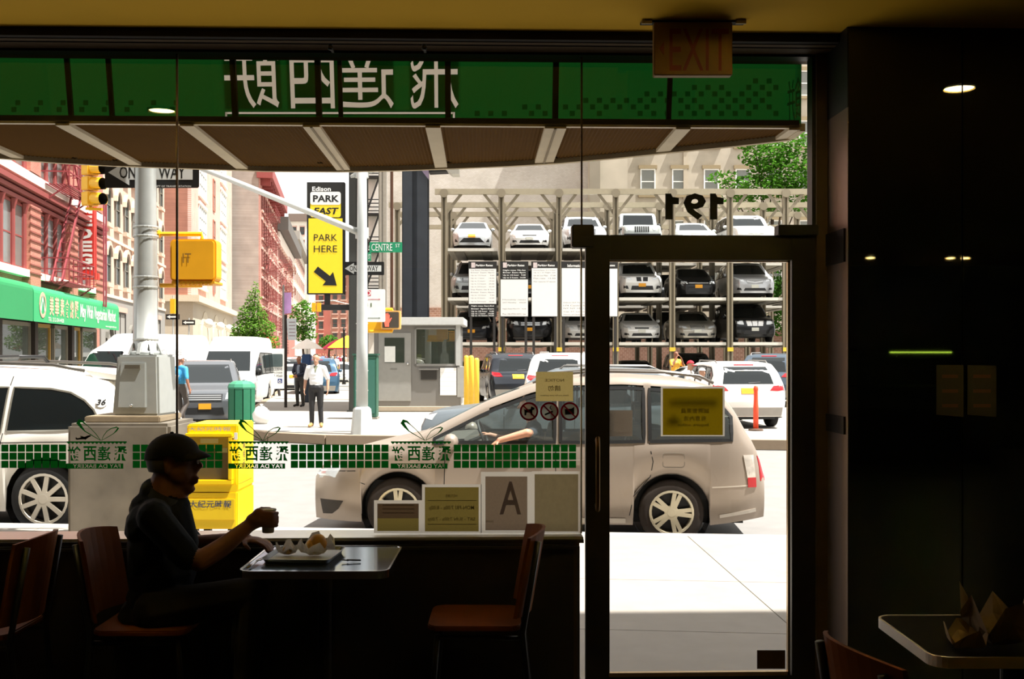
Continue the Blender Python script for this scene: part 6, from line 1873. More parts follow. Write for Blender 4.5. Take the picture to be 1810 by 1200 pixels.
bv.v = [v * (1 + rnd.uniform(-.06, .06)) for v in bv.v]
bv.build('bag_body', M('#eceae6', .5), t, smooth=True)
MB().lathe([(.03, .40), (.015, .44), (.05, .50)], 8, cap=False).build('knot', WHITE, t)
# parking garage pole sign, columns
DK = M('#33332f', .6, noise=.2, scale=3)
def column(name, label, x0, x1, ytop, ybot, D, col, zb=ZW):
    k = D / F
    t = thing(name, label, 'post', C(((x0 + x1) / 2 - CX) * k, D, zb), -YAW)
    w = (x1 - x0) * k
    H = EYE + (HY - ytop) * k - zb
    hw = w / 2
    MB().box(-hw, -hw, 0, hw, -hw + .04, H).box(-hw, hw - .04, 0, hw, hw, H).box(-hw * .2, -hw, 0, hw * .2, hw, H).box(-hw, -hw, 0, -hw + .03, hw, H).build('steel_section', col, t)
    MB().box(-hw * 1.2, -hw * 1.2, 0, hw * 1.2, hw * 1.2, .05).build('base_plate', col, t)
    return t
sgp = column('steel_post', 'dark steel post carrying the yellow parking sign', 619, 649, 240, 735, 33, DK)
t = thing('parking_sign', 'tall black and yellow parking sign with an arrow', 'sign', P(575, 521, 32.8))
f = xz(575.5, 421, 32.8); k = 32.8 / F
MB().prism([(-33 * k, -99 * k), (33 * k, -99 * k), (33 * k, 99 * k), (-33 * k, 99 * k)], -.25, 0, f).build('box_frame', M('#14130f', .5), t, world=True)
YS = M('#f0d021', .5, noise=.05)
MB().prism([(-30 * k, -97 * k), (30 * k, -97 * k), (30 * k, 35 * k), (-30 * k, 35 * k)], .002, .012, f).build('yellow_panel', YS, t, world=True)
MB().prism(rrect(-27 * k, 37 * k, 27 * k, 81 * k, 4 * k), .002, .010, f).build('logo_lower', YS, t, world=True)
MB().prism(rrect(-27 * k, 59 * k, 27 * k, 82 * k, 4 * k), .0101, .016, f).build('logo_upper', M('#e4e4de', .5), t, world=True)
for body, x, y, w, h, m, b_ in (('Edison', -7, 87, 33, 8, WHITE, .02), ('PARK', 1, 70, 46, 12, BLACK, .03), ('FAST', 1, 48, 42, 12, BLACK, .03), ('PARK', 0, 1, 41, 12, BLACK, 0), ('HERE', 0, -19, 41, 12, BLACK, 0)):
    sh = .25 if body == 'FAST' else 0
    text(body, lambda u, v, d, x=x, y=y, sh=sh: f(u + x * k + v * sh, v + y * k, .019), w * k, h * k, m, t, bold=b_, world=True)
c4 = math.cos(R(-38)); s4 = math.sin(R(-38))
ar = [(-23, 6), (4, 6), (4, 15), (24, 0), (4, -15), (4, -6), (-23, -6)]
MB().prism([((x * c4 - y * s4 + 1) * k, (x * s4 + y * c4 - 69) * k) for x, y in ar][::-1], .013, .018, f).build('arrow', BLACK, t, world=True)
MB().bar(f(2 * k, -99 * k, -.12), f(2 * k, -120 * k, -.12), .16, .16).bar(f(-8 * k, -122 * k, -.12), f(48 * k, -122 * k, -.12), .2, .17).build('support_arm', M('#1a1917', .5), t, world=True)
column('steel_post', 'pale grey steel post left of the booth roof', 670, 683, 240, 600, 41, M('#a49c8e', .7, noise=.2))
column('steel_post', 'rusty brown thin steel post beside pale post', 690, 695, 240, 640, 40, M('#6a4a38', .8))
big = column('billboard_post', 'wide dark steel billboard post behind the booth', 713, 757, 200, 640, 38, M('#4a4f56', .45, .3, noise=.25, scale=2))
t = thing('billboard', 'underside of a dark billboard with purple corner above lot', 'billboard', P(745, 300, 37.5))
f = xz(760, 290, 37.2); k = 37.2 / F
MB().prism([(-30 * k, 8 * k), (-30 * k, 40 * k), (-2 * k, 40 * k), (-2 * k, -28 * k)], 0, .1, f).build('purple_corner', M('#9a88a0', .6, noise=.4, scale=5), t, world=True)
MB().prism([(-.3, .9), (3.6, .9), (3.6, 6.4), (-.3, 6.4)], -.6, 5.0, f).build('panel', M('#3c3a38', .7), t, world=True)  # unseen above the awning; depth and position shaped to shade the far pavement
MB().prism([(-2 * k, -14 * k), (40 * k, -12 * k), (40 * k, 10 * k), (-2 * k, 10 * k)], -.6, 0, f).build('dark_beam', M('#1d1c1a', .6), t, world=True)
MB().prism([(18 * k, -2 * k), (40 * k, -20 * k), (52 * k, -20 * k), (52 * k, 20 * k), (18 * k, 20 * k)], -.4, .3, f).build('white_bracket', M('#d6d2c6', .6), t, world=True)
# orange post, meter, bollards, booth, utility cabinet
t = thing('delineator_post', 'slim orange delineator post before the pale crossover', 'post', G(1336, 761, ZW))
MB().lathe([(.17, 0), (.17, .03), (.06, .05)], 14).build('rubber_base', M('#5a4436', .9), t)
MB().lathe([(.062, .05), (.060, .55), (.052, .62), (.048, .90), (.06, .95), (.045, 1.02), (.03, 1.03)], 12).build('tube', M('#f0502c', .5), t, smooth=True)
for i, px in enumerate((824.5, 833, 842.5)):
    t = thing('bollard', ['left', 'middle', 'right'][i] + ' yellow bollard beside the parking booth', 'bollard', C((px - CX) / F * (31 - .5 * i), 31 - .5 * i, ZW), 0, 'yellow bollards')
    H = 1.65 if i < 2 else 1.58
    MB().lathe([(.075, 0), (.075, H), (.06, H + .05), (.03, H + .07), (.001, H + .075)], 14).build('pipe', M('#f5c63c', .5), t, smooth=True)
    MB().lathe([(.10, 0), (.10, .03)], 12).build('footing', M('#8a857a', .9), t)
t = thing('utility_cabinet', 'dark green utility cabinet behind the corner pole', 'cabinet', C((645 - CX) / F * 29, 29, ZW), -YAW)
MB().box(-.31, 0, .05, .31, .5, 1.72).build('cabinet_body', M('#2f5f4c', .5), t, bevel=.02)
MB().box(-.28, -.015, .15, .28, .0, 1.62).build('cabinet_door', M('#34685a', .5), t, bevel=.01)
MB().box(-.34, -.03, 1.72, .34, .53, 1.77).build('cabinet_roof', M('#2a5444', .5), t)
MB().box(-.33, -.03, 0, .33, .53, .05).build('plinth', M('#8a857a', .9), t)
BD = 33.0; k = BD / F
t = thing('parking_booth', 'grey metal attendant booth with door and window', 'booth', C((738 - CX) * k, BD, ZW), -YAW)
GY = M('#7b7873', .55, noise=.06, scale=4)
def bx(px): return (px - 738) * k
def bz(py): return EYE + (HY - py) * k - ZW
MB().box(bx(655), -.35, 0, bx(832), 2.6, bz(718)).build('plinth', M('#a89a86', .9), t, bevel=.03)
MB().box(bx(661), 0, bz(718), bx(735), 2.2, bz(574)).box(bx(735), 0, bz(718), bx(812), 2.2, bz(646)).box(bx(735), 0, bz(581), bx(812), 2.2, bz(574)).box(bx(806), 0, bz(646), bx(812), 2.2, bz(574)).box(bx(735), 2.1, bz(646), bx(806), 2.2, bz(574)).build('wall', GY, t)
MB().box(bx(655), -.25, bz(575), bx(820), 2.5, bz(561)).build('roof', M('#c2c2be', .5), t, bevel=.02)
MB().box(bx(777), -.02, bz(696), bx(808), .0, bz(649)).build('slat_backing', M('#3a3836', .7), t)
dr2 = MB().box(bx(669), -.03, bz(709), bx(727), .0, bz(588)).build('door', M('#94928c', .5), t, bevel=.01)
MB().box(bx(680), -.045, bz(641), bx(715), -.03, bz(597)).build('door_window', M('#3a4038', .1), dr2)
MB().box(bx(680), -.055, bz(640), bx(699), -.046, bz(612)).build('window_notice', M('#e6e6e0', .6), dr2)
MB().ell((bx(721), -.07, bz(643)), (.04, .04, .04), 8, 6).build('knob', CHROME, dr2, smooth=True)
MB().box(bx(690), -.04, bz(653), bx(702), -.03, bz(651)).build('kick_label', M('#77756f', .5), dr2)
for q in ((733, 579, 808, 582), (733, 643, 808, 647), (733, 579, 736, 647), (804, 579, 808, 647)):
    MB().box(bx(q[0]), -.03, bz(q[3]), bx(q[2]), .02, bz(q[1])).build('window_frame', M('#8a8883', .5), t)
MB().box(bx(736), .0, bz(643), bx(804), .01, bz(582)).build('pane', clear('booth_glass', '#b8c4b4', .08, .12), t)
MB().box(bx(736), .12, bz(646), bx(804), .6, bz(641)).build('counter', M('#77756f', .5), t)
MB().box(bx(768), .9, bz(612), bx(790), 1.0, bz(592)).bar((bx(776), .95, bz(646)), (bx(776), .95, bz(612)), .2, .1).build('inner_monitor', M('#3a2018', .6), t)
MB().box(bx(736), .015, bz(641), bx(745), .03, bz(626)).build('yellow_sticker', M('#d8cc30', .6), t)
MB().box(bx(744), -.05, bz(671), bx(772), .0, bz(652)).build('cash_slot', M('#2e2a26', .4), t)
MB().box(bx(740), -.08, bz(654), bx(776), .0, bz(651)).build('slot_shelf', GY, t)
for j in range(6): MB().box(bx(778), -.04, bz(655 + 8 * j + 3.4), bx(807), -.0, bz(650 + 8 * j)).build('price_slat', WHITE, t)
MB().box(bx(808), -.05, bz(702), bx(826), .9, bz(648)).build('side_cabinet', M('#a3a19b', .5), t, bevel=.01)
MB().box(bx(806), -.06, bz(646), bx(814), .0, bz(574)).build('corner_post', M('#b4b4b0', .5), t)
t = thing('street_pole', 'thin dark brown sign pole with a grey parking sign', 'pole', G(505, 720, ZW))
MB().lathe([(.05, 0), (.05, 3.05)], 8).build('shaft', M('#2c201a', .7), t)
k = 34.0 / F; fs_ = xz(516, 582, 34.0)
MB().prism([(-7 * k, -19 * k), (8 * k, -19 * k), (8 * k, 19 * k), (-9 * k, 19 * k)], 0, .02, fs_).build('sign_plate', M('#c9ccce', .6), t, world=True)
for j in range(5): MB().prism([(-5 * k, (12 - 6 * j) * k), (6 * k, (12 - 6 * j) * k), (6 * k, (13.2 - 6 * j) * k), (-5 * k, (13.2 - 6 * j) * k)], .021, .024, fs_).build('text_line', M('#8a6a70', .6), t, world=True)
t = thing('parking_meter', 'blue parking pay station behind the old man', 'meter', C((541 - CX) / F * 39, 39, ZW), -YAW)
MB().box(-.15, 0, 0, .15, .25, 1.45).build('cabinet_body', M('#27303c', .5), t, bevel=.02)
MB().box(-.16, -.02, 1.05, .16, .27, 1.75).build('display_head', M('#1f3f6a', .4), t, bevel=.03)
text('P', lambda u, v, d: Vector((u, -.024, 1.3 + v)), .12, .18, WHITE, t, bold=.02)
t = thing('street_pole', 'slim black pole on the pavement right of far man', 'pole', C((608 - CX) / F * 62, 62, ZW))
MB().lathe([(.06, 0), (.06, 3.1), (.09, 3.15), (.02, 3.3)], 8).build('shaft', BLACK, t)
MB().lathe([(.12, 0), (.10, .2)], 8).build('base', BLACK, t)
t = thing('banner_pole', 'pole with a purple banner beside the street tree', 'pole', C((501 - CX) / F * 60, 60, ZW))
MB().lathe([(.07, 0), (.06, 5.6)], 8).build('shaft', M('#8a8a88', .6), t)
fb = xz(508, 536, 60); k = 60 / F
MB().prism([(-6 * k, -19 * k), (7 * k, -17 * k), (7 * k, 19 * k), (-6 * k, 19 * k)], 0, .03, fb).build('banner', M('#b08ac0', .8, noise=.4, scale=2), t, world=True)
t = thing('traffic_light', 'small distant yellow traffic light over side street', 'traffic light', P(559, 543, 72))
f = xz(559, 543, 72); k = 72 / F
for u in (-4, 5):
    MB().prism(rrect(u * k - .14, -.30, u * k + .14, .30, .04), -.1, .1, f).build('housing', YEL, t, world=True)
MB().tube([f(-.16, .40, 0), f(30 * k, .45, 0), f(58 * k, .2, 0), f(58 * k, -4.9, 0)], .05, 6).build('mast_arm', GALV, t, world=True)
for n_, (px, py, D) in enumerate(((306, 560, 66), (334, 570, 70))):
    t = thing('distant_sign', ['left', 'right'][n_] + ' small black one way plate by the tan corner building', 'sign', C((px - CX) / F * D, D, ZW), -YAW)
    k = D / F; z = EYE + (HY - py) * k - ZW
    MB().lathe([(.05, 0), (.05, z + .3 + (n_ == 0) * 1.0)], 8).build('shaft', GALV, t)
    MB().box(-.42, -.09, z - .16, .42, -.06, z + .16).build('plate', BLACK, t)
    MB().prism([(-.36, 0), (-.16, .11), (-.16, .05), (.34, .05), (.34, -.05), (-.16, -.05), (-.16, -.11)], -.10, -.095, lambda u, v, d: Vector((u, d, z + v))).build('arrow', WHITE, t)
    if n_ == 0: MB().box(-.15, -.12, z + .2, .15, .12, z + 1.1).build('signal_head', YEL, t)

# ================================================================== PARKING LIFTS
BE = M('#857b66', .6, .1, noise=.15, scale=2)
PLT = M('#8f8a7c', .6, .2, noise=.35, scale=3)
LD = 47.0; kl = LD / F
def lz(py): return EYE + (HY - py) * kl
PXS = [785, 886, 988, 1088, 1188, 1290, 1388, 1490]
XB = [(p - CX) * kl for p in PXS]
bay = sum(XB[i + 1] - XB[i] for i in range(7)) / 7
TZ = [lz(606), lz(527), lz(440)]
ZT = lz(343)
def lift_row(D, xs, label, level_fix=0):
    t = thing('parking_lift', label, 'parking lift', C(xs[0], D, ZW), -YAW, 'steel parking lift frames')
    L = lambda x, y, z: (x - xs[0], y, z - ZW)
    for x in xs:
        MB().box(x - xs[0] - .12, -.12, 0, x - xs[0] - .05, .12, ZT - ZW).box(x - xs[0] + .05, -.12, 0, x - xs[0] + .12, .12, ZT - ZW).box(x - xs[0] - .06, -.02, 0, x - xs[0] + .06, .04, ZT - ZW).build('post', BE, t)
        if D < 50: MB().box(x - xs[0] - .13, -.14, lz(621) - ZW, x - xs[0] + .13, -.12, lz(614) - ZW).build('yellow_collar', M('#e0c03a', .6), t)
        MB().lathe([(.19, -.20), (.19, -.14)], 14, L(x, 0, ZT + .02), 'y').build('sheave', BE, t)
    MB().box(-.4, -.1, ZT - ZW - .02, xs[-1] - xs[0] + .4, .1, ZT - ZW + .22).build('top_beam', M('#a1977f', .6, .1), t)
    for a, b in zip(xs, xs[1:]):
        w = b - a
        for u0, u1 in ((.30, 0), (.70, 1)):
            MB().bar(L(a + w * u0, 0, ZT), L(a + w * u1, 0, ZT - .95), .09, .12).build('brace', BE, t)
    return t
lift_row(LD, XB, 'front row of the steel parking lift frame')
lift_row(LD + 4.2, [XB[0] - bay] + XB, 'second row of the steel parking lift frame')
lift_row(LD + 7.6, [XB[0] - bay * 1.0] + XB, 'third row of the steel parking lift frame')
lift_row(LD + 13.1, [XB[0] - bay * 1.0] + XB, 'rearmost row of the steel parking lift frame')
def decks(D, xs, label):
    for lev, z in enumerate(TZ):
        for i in range(len(xs) - 1):
            t = thing('lift_platform', '%s car platform, bay %s from the left, %s' % (['lowest', 'middle', 'top'][lev], ['first', 'second', 'third', 'fourth', 'fifth', 'sixth', 'seventh', 'eighth'][i], label), 'platform', C((xs[i] + xs[i + 1]) / 2, D, z), -YAW, 'lift platforms')
            w = bay / 2 - .16
            if not decks_me:
                a = MB().box(-w, 0, -.12, w, 4.3, -.04).build('deck', PLT, t); decks_me.append(a.data)
                mb = MB().box(-w, -.06, -.10, w, .0, .03).build('front_lip', M('#d8d4c8', .5, .2), t); decks_me.append(mb.data)
                b_ = MB()
                for s in (-.6, .6): b_.box(s - .22, .05, -.15, s + .22, 4.2, -.121)
                e = b_.build('wheel_channel', M('#6a665c', .7), t); decks_me.append(e.data)
            else:
                for nm, me in zip(('deck', 'front_lip', 'wheel_channel'), decks_me): link(nm, me, t)
decks_me = []
decks(LD, XB, 'front row')
decks(LD + 7.6, XB, 'rear row')
NM = ['first', 'second', 'third', 'fourth', 'fifth', 'sixth', 'seventh']
def lot_car(c, lev, i, hx, wd, D=LD + .45, cat='car', rough=.28, mt=.2):
    z = TZ[lev] + .032 if lev >= 0 else ZW
    x = (XB[i] + XB[i + 1]) / 2
    return c.make(wd, cat, 'parked_car', paintm(hx, rough, mt), C(x + rnd.uniform(-.08, .08), D, z), R(90) - YAW + R(rnd.uniform(-1.5, 1.5)), 'cars on the parking lifts')
lot_car(HAT, 2, 0, '#c9cccd', 'silver hatchback on the top lift, leftmost', mt=.5)
lot_car(SED_T, 2, 1, '#f2f1ec', 'white two door car on the top lift right of silver hatchback')
lot_car(SUV_W, 2, 2, '#d9dde0', 'pale grey suv on the top lift behind the door pivot')
lot_car(JEEP, 2, 3, '#c2c8c4', 'pale open style jeep with slotted grille on top lift', mt=.3)
lot_car(SED_U, 2, 4, '#cfd6d4', 'pale sedan roof on the top lift under the house number')
lot_car(SUV_B, 2, 5, '#eceeea', 'white suv with green tinted windscreen on top lift')
lot_car(SUV_S, 1, 0, '#9ea3a2', 'silver grey suv on the middle lift left of the rate boards', mt=.5)
lot_car(SED, 1, 1, '#6a6e70', 'grey sedan hidden behind the rate boards, middle lift')
lot_car(HAT, 1, 2, '#7a4030', 'red brown hatchback behind the rate boards, middle lift')
lot_car(SUV_K, 1, 3, '#ecebe6', 'white suv with twin kidney shaped grille on middle lift')
lot_car(HAT_D, 1, 4, '#17181a', 'black hatchback with round emblem bar on middle lift')
lot_car(MPV, 1, 5, '#c4c6c8', 'silver minivan on the middle lift, rightmost', mt=.5)
lot_car(SED, 0, 0, '#1d1f24', 'black sedan on the lowest lift beside the booth')
lot_car(SUV_S, 0, 1, '#141518', 'black suv with barred grille on the lowest lift')
lot_car(SED_U, 0, 2, '#e4e4e0', 'white sedan on the lowest lift left of the door frame')
lot_car(SED_T, 0, 3, '#f0efea', 'white sedan on the lowest lift under kidney grille suv')
lot_car(SED_U, 0, 4, '#b9b4a8', 'silver sedan on the lowest lift under black hatchback', mt=.5)
lot_car(SUV_B, 0, 5, '#17191c', 'black suv with chrome grille on the lowest lift, rightmost')
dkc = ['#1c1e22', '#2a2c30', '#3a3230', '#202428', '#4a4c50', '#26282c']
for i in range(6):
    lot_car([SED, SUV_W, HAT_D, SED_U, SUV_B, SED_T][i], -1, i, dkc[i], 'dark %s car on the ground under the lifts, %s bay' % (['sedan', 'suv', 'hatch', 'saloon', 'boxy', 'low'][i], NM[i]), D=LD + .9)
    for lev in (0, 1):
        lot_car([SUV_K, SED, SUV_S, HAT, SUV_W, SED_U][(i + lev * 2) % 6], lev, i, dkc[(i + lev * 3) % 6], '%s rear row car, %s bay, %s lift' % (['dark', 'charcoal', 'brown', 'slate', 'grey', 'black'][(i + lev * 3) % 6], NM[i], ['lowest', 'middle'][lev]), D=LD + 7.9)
# rate boards
RD = 43.0; kr = RD / F
HB = [828, 884, 939, 992, 1046]
for i, px in enumerate(HB):
    w = [50, 50, 47, 48, 46][i]
    t = thing('rate_board', ['parking rate board with a long white price list, leftmost', 'parking rate board white below with black price lines above', 'parking rate board with mostly blank white panel', 'information board beside the door frame', 'white board showing just right of the door stile'][i], 'board', P(px + w / 2, 560, RD), 0, 'parking rate boards')
    f = xz(px + w / 2, 511, RD)
    hw = w / 2 * kr
    MB().prism([(-hw, -49 * kr), (hw, -49 * kr), (hw, 49 * kr), (-hw, 49 * kr)], -.08, 0, f).build('backboard', M('#1d1b18', .6), t, world=True)
    wy = [(-26, 36), (-48, 17), (-48, 37), (-48, 37), (-48, 36)][i]
    MB().prism([(-hw + .02, wy[0] * kr), (hw - .02, wy[0] * kr), (hw - .02, wy[1] * kr), (-hw + .02, wy[1] * kr)], .002, .012, f).build('white_panel', WHITE, t, world=True)
    text('Parking Rates' if i not in (3,) else 'Information', lambda u, v, d: f(u + (3 if i != 3 else 0) * kr, v + 41.5 * kr, .008), (30 if i != 3 else 26) * kr, 5 * kr, WHITE, t, bold=.03, world=True)
    if i in (0, 1, 2, 4): MB().prism([(-20 * kr, 38 * kr), (-13 * kr, 38 * kr), (-13 * kr, 47 * kr), (-20 * kr, 47 * kr)], .002, .008, f).build('logo_panel', M('#d8c8c4', .6), t, world=True)
    lines = {0: [('Day Rates, Monday-Friday', 33), ('Enter 5am-4pm', 29), ('Up to 1/2 hour     9.00', 24), ('Up to 1 hour      14.00', 19), ('Up to 2 hours     19.00', 14), ('Up to 12 hours    24.00', 9), ('Up to 24 hours    32.00', 4), ('Day Rates Sat & Sun', -1), ('Enter 5am-4pm', -6), ('Up to 1/2 hour     9.00', -11), ('Up to 2 hours     14.00', -16), ('Up to 24 hours    24.00', -22)],
             1: [('Monthly rates', -19), ('24/7 Monthly    450.00', -24), ('Night Rate Mon-Fri  14.00', -35), ('Plus 18.375% NYC tax', -44)], 2: [('Evening Rates, 5/1/14 Daily', 33), ('Up to 1 hr Night rate', 29), ('Sat & Sun Max   17.00', 24), ('Flat rate  15.00', 19), ('Max capacity 57 spaces', 13)],
             3: [('Edison NY Parking', -24), ('174 Centre St', -29), ('NY NY 10013', -34), ('Cap. 57  License', -40), ('Hours of Operation', -45)], 4: []}[i]
    for body, y in lines:
        text(body, lambda u, v, d, y=y: f(u, v + y * kr, .014), hw * 1.65, 2.6 * kr, M('#77757a', .6), t, world=True)
    wl = {0: [('Night rates Start-End', -30), ('Enter 4pm-5am', -35), ('Up to 1/2 hour   9.00', -39.5), ('Up to 1 hour   14.00', -43.5), ('Up to 12 hours 19.00', -47)], 1: [('Night rates 7th-Sat', 33), ('Enter 5am-4pm', 29), ('Up to 1/2 hour   9.00', 24.5), ('Up to 2 hours  14.00', 20)]}.get(i, [])
    for body, y in wl:
        text(body, lambda u, v, d, y=y: f(u, v + y * kr, .012), hw * 1.6, 3 * kr, WHITE, t, bold=.02, world=True)
    MB().bar(f(-hw + .1, -49 * kr, -.05), f(-hw + .1, -49 * kr, -.05) + Vector((0, 0, -(EYE + (HY - 560) * kr - ZW))), .1, .1).build('leg', M('#2a2622', .6), t, world=True)
    MB().bar(f(hw - .1, -49 * kr, -.05), f(hw - .1, -49 * kr, -.05) + Vector((0, 0, -(EYE + (HY - 560) * kr - ZW))), .1, .1).build('leg', M('#2a2622', .6), t, world=True)
# ================================================================== BUILDINGS
GLZ = M('#39403f', .12, noise=.3, scale=.6)
GLZ2 = M('#6d6f6c', .2, noise=.4, scale=.8)
ADIR = R(90) + math.atan(.1658) - YAW
def bld(name, label, X, D, ang):
    return thing(name, label, 'building', C(X, D, ZW), ang)
class Win:
    def __init__(s, w, h, frame, glass=GLZ, arch=0.0, sill=None, mull=1, bars=1, proud=.10):
        s.a = (w, h, frame, glass, arch, sill, mull, bars, proud); s.me = None
    def put(s, root, x, z, name='window'):
        w, h, frame, glass, arch, sill, mull, bars, pr = s.a
        fn = lambda u, v, d: Vector((u, -d, v))
        if s.me is None:
            top = [(w / 2 * math.cos(R(180 * i / 8)), h - arch + arch * math.sin(R(180 * i / 8))) for i in range(9)] if arch else [(w / 2, h), (-w / 2, h)]
            out = [(-w / 2, 0), (w / 2, 0)] + top
            mb = MB()
            n = len(out); e = .09
            inn = [(u * (1 - 2 * e / w), e + (v - e) * ((h - 2 * e) / (h - e)) if v > 0 else e) for u, v in out]
            for i in range(n):
                j = (i + 1) % n
                mb.prism([out[i], out[j], inn[j], inn[i]], 0, pr, fn)
            for m_ in range(1, mull + 1):
                u = -w / 2 + w * m_ / (mull + 1); mb.prism([(u - .03, e), (u + .03, e), (u + .03, h - e - arch * .2), (u - .03, h - e - arch * .2)], .03, pr * .8, fn)
            for m_ in range(1, bars + 1):
                v = h * m_ / (bars + 1); mb.prism([(-w / 2 + e, v - .03), (w / 2 - e, v - .03), (w / 2 - e, v + .03), (-w / 2 + e, v + .03)], .03, pr * .8, fn)
            f = mb.build(name, frame, root)
            p = MB().face(inn, .025, fn).build('pane', glass, f)
            q = None
            if sill:
                mb = MB().prism([(-w / 2 - .15, -.22), (w / 2 + .15, -.22), (w / 2 + .15, 0), (-w / 2 - .15, 0)], 0, .22, fn)
                if arch:
                    o2 = [(w / 2 * 1.28 * math.cos(R(180 * i / 8)), h - arch + arch * 1.45 * math.sin(R(180 * i / 8))) for i in range(9)]
                    o1 = [(w / 2 * 1.02 * math.cos(R(180 * i / 8)), h - arch + arch * 1.05 * math.sin(R(180 * i / 8))) for i in range(9)]
                    for i in range(8): mb.prism([o1[i], o2[i], o2[i + 1], o1[i + 1]], 0, .2, fn)
                else: mb.prism([(-w / 2 - .12, h), (w / 2 + .12, h), (w / 2 + .12, h + .28), (-w / 2 - .12, h + .28)], 0, .16, fn)
                q = mb.build('stone_trim', sill, f)
            s.me = (f.data, p.data, q.data if q else None)
        else:
            f = link(name, s.me[0], root)
            link('pane', s.me[1], f)
            if s.me[2]: link('stone_trim', s.me[2], f)
        f.location = (x, -.005, z)
        return f
def escape(root, x0, x1, levels, col, depth=1.1, ladder=True):
    for n, z in enumerate(levels):
        e = MB().box(x0, -depth, z - .06, x1, -depth + .06, z).box(x0, -.06, z - .06, x1, 0, z).build('fire_escape', col, root)
        for k in range(9):
            y = -depth + depth * (k + .5) / 9
            MB().box(x0, y - .035, z - .03, x1, y + .035, z).build('platform_slat', col, e)
        rl = MB()
        for zz in (.5, .95): rl.bar((x0, -depth, z + zz), (x1, -depth, z + zz), .05, .05).bar((x0, -depth, z + zz), (x0, 0, z + zz), .05, .05).bar((x1, -depth, z + zz), (x1, 0, z + zz), .05, .05)
        for k in range(7): rl.bar((x0 + (x1 - x0) * k / 6, -depth, z), (x0 + (x1 - x0) * k / 6, -depth, z + .95), .04, .04)
        rl.build('railing', col, e)
        MB().bar((x0 + .1, -depth + .1, z - .06), (x0 + .1, 0, z - .9), .06, .06).bar((x1 - .1, -depth + .1, z - .06), (x1 - .1, 0, z - .9), .06, .06).build('strut', col, e)
        if ladder and n < len(levels) - 1:
            z2 = levels[n + 1]; st = MB()
            xa, xb = x0 + .5, x1 - .7
            if n % 2: xa, xb = xb, xa
            for y in (-.45, -.85): st.bar((xa, y, z), (xb, y, z2), .06, .14)
            m = 9
            for k in range(1, m): st.bar((xa + (xb - xa) * k / m, -.45, z + (z2 - z) * k / m), (xa + (xb - xa) * k / m, -.85, z + (z2 - z) * k / m), .16, .03)
            st.build('stair', col, e)
# ---- the red brick building with the vegetarian market
rb = bld('market_building', 'red brick building with green market awning and fire escape', -18.6 + .1658 * 7, 39 - 7, ADIR)
s0 = 7.1
BRK = brick('#b97060', '#a8604f', '#c09a88', 4)
MB().box(0, 0, 0, s0 + 16.9, 14, 26).build('wall', BRK, rb)
PK = M('#8a3f3b', .7, noise=.12, scale=2)
for z, h, pr, m in ((4.75, .28, .3, M('#ece2d4', .8)), (7.62, .16, .2, PK), (7.86, .16, .3, PK), (8.1, .2, .45, PK), (8.5, .36, .3, M('#f0e8dc', .8)), (13.4, .3, .4, PK)):
    MB().box(0, -pr, z, s0 + 16.9, 0, z + h).build('stone_band', m, rb)
RW = Win(1.4, 2.5, PK, GLZ2, 0, None, 0, 1, .05)
for x in (s0 + 3.6, s0 + 10.0, s0 + 15.4, s0 - 2.6):
    MB().box(x - .75, -.32, 4.2, x + .75, 0, 7.6).build('brick_pier', BRK, rb)
    MB().box(x - .75, -.32, 8.9, x + .75, 0, 13.4).build('brick_pier', BRK, rb)
    for j in range(9): MB().box(x - .78, -.36, 4.9 + .32 * j, x + .78, -.3, 4.96 + .32 * j).build('brick_course', M('#8a4a40', .9), rb)
for x in (s0 - .9, s0 + .6, s0 + 2.1, s0 + 5.3, s0 + 6.8, s0 + 8.3, s0 + 11.6, s0 + 13.1):
    RW.put(rb, x, 5.05); RW.put(rb, x, 8.95)
    MB().lathe([(.11, 5.0), (.09, 5.2), (.09, 7.2), (.14, 7.4), (.18, 7.6)], 8, (x + .75, -.08, 0)).build('red_column', PK, rb)
    MB().lathe([(.11, 8.9), (.09, 9.2), (.09, 12.2), (.14, 12.5)], 8, (x + .75, -.08, 0)).build('red_column', PK, rb)
escape(rb, s0 + 5.0, s0 + 9.6, [4.75, 8.75, 12.4], M('#8a3238', .7), 1.25)
for x in (s0 + 12.0, s0 + 12.5): MB().bar((x, -1.2, 4.0), (x, -1.2, 9.0), .07, .07).build('drop_ladder_rail', M('#98404a', .7), rb)
MB().box(s0 - 8, -.02, 0, s0 + 15.9, -.0, 3.1).build('shop_front_back', M('#3a3228', .7), rb)
SG = clear('shopfront_far_glass', '#9aa29a', .35, .15)
for i, (a, b) in enumerate(((-6, -1), (-.8, 3.6), (4.0, 6.6), (7.2, 9.6), (10.2, 12.0), (12.4, 15.6))):
    f_ = MB().box(s0 + a, -.14, .3, s0 + a + .12, 0, 3.0).box(s0 + b - .12, -.14, .3, s0 + b, 0, 3.0).box(s0 + a, -.14, 2.85, s0 + b, 0, 3.0).box(s0 + a, -.14, 0, s0 + b, 0, .4).build('shop_window', M('#8a8476' if i % 2 else '#b08a3a', .6), rb)
    MB().box(s0 + a + .12, -.06, .4, s0 + b - .12, -.05, 2.85).build('pane', SG, f_)
    MB().box(s0 + a + .4, -.045, .5, s0 + b - .5, -.03, 1.6).build('goods_display', M(['#a8a090', '#7a5a34', '#c0b090', '#6a5a4a', '#a07050', '#8a8070'][i], .8, noise=.6, scale=3), f_)
for x in (s0 + 3.8, s0 + 9.9, s0 - .9): MB().box(x - .22, -.3, 0, x + .22, 0, 3.2).build('dark_pillar', M('#2a201a', .7), rb)
AWN = M('#2fa566', .6, noise=.06)
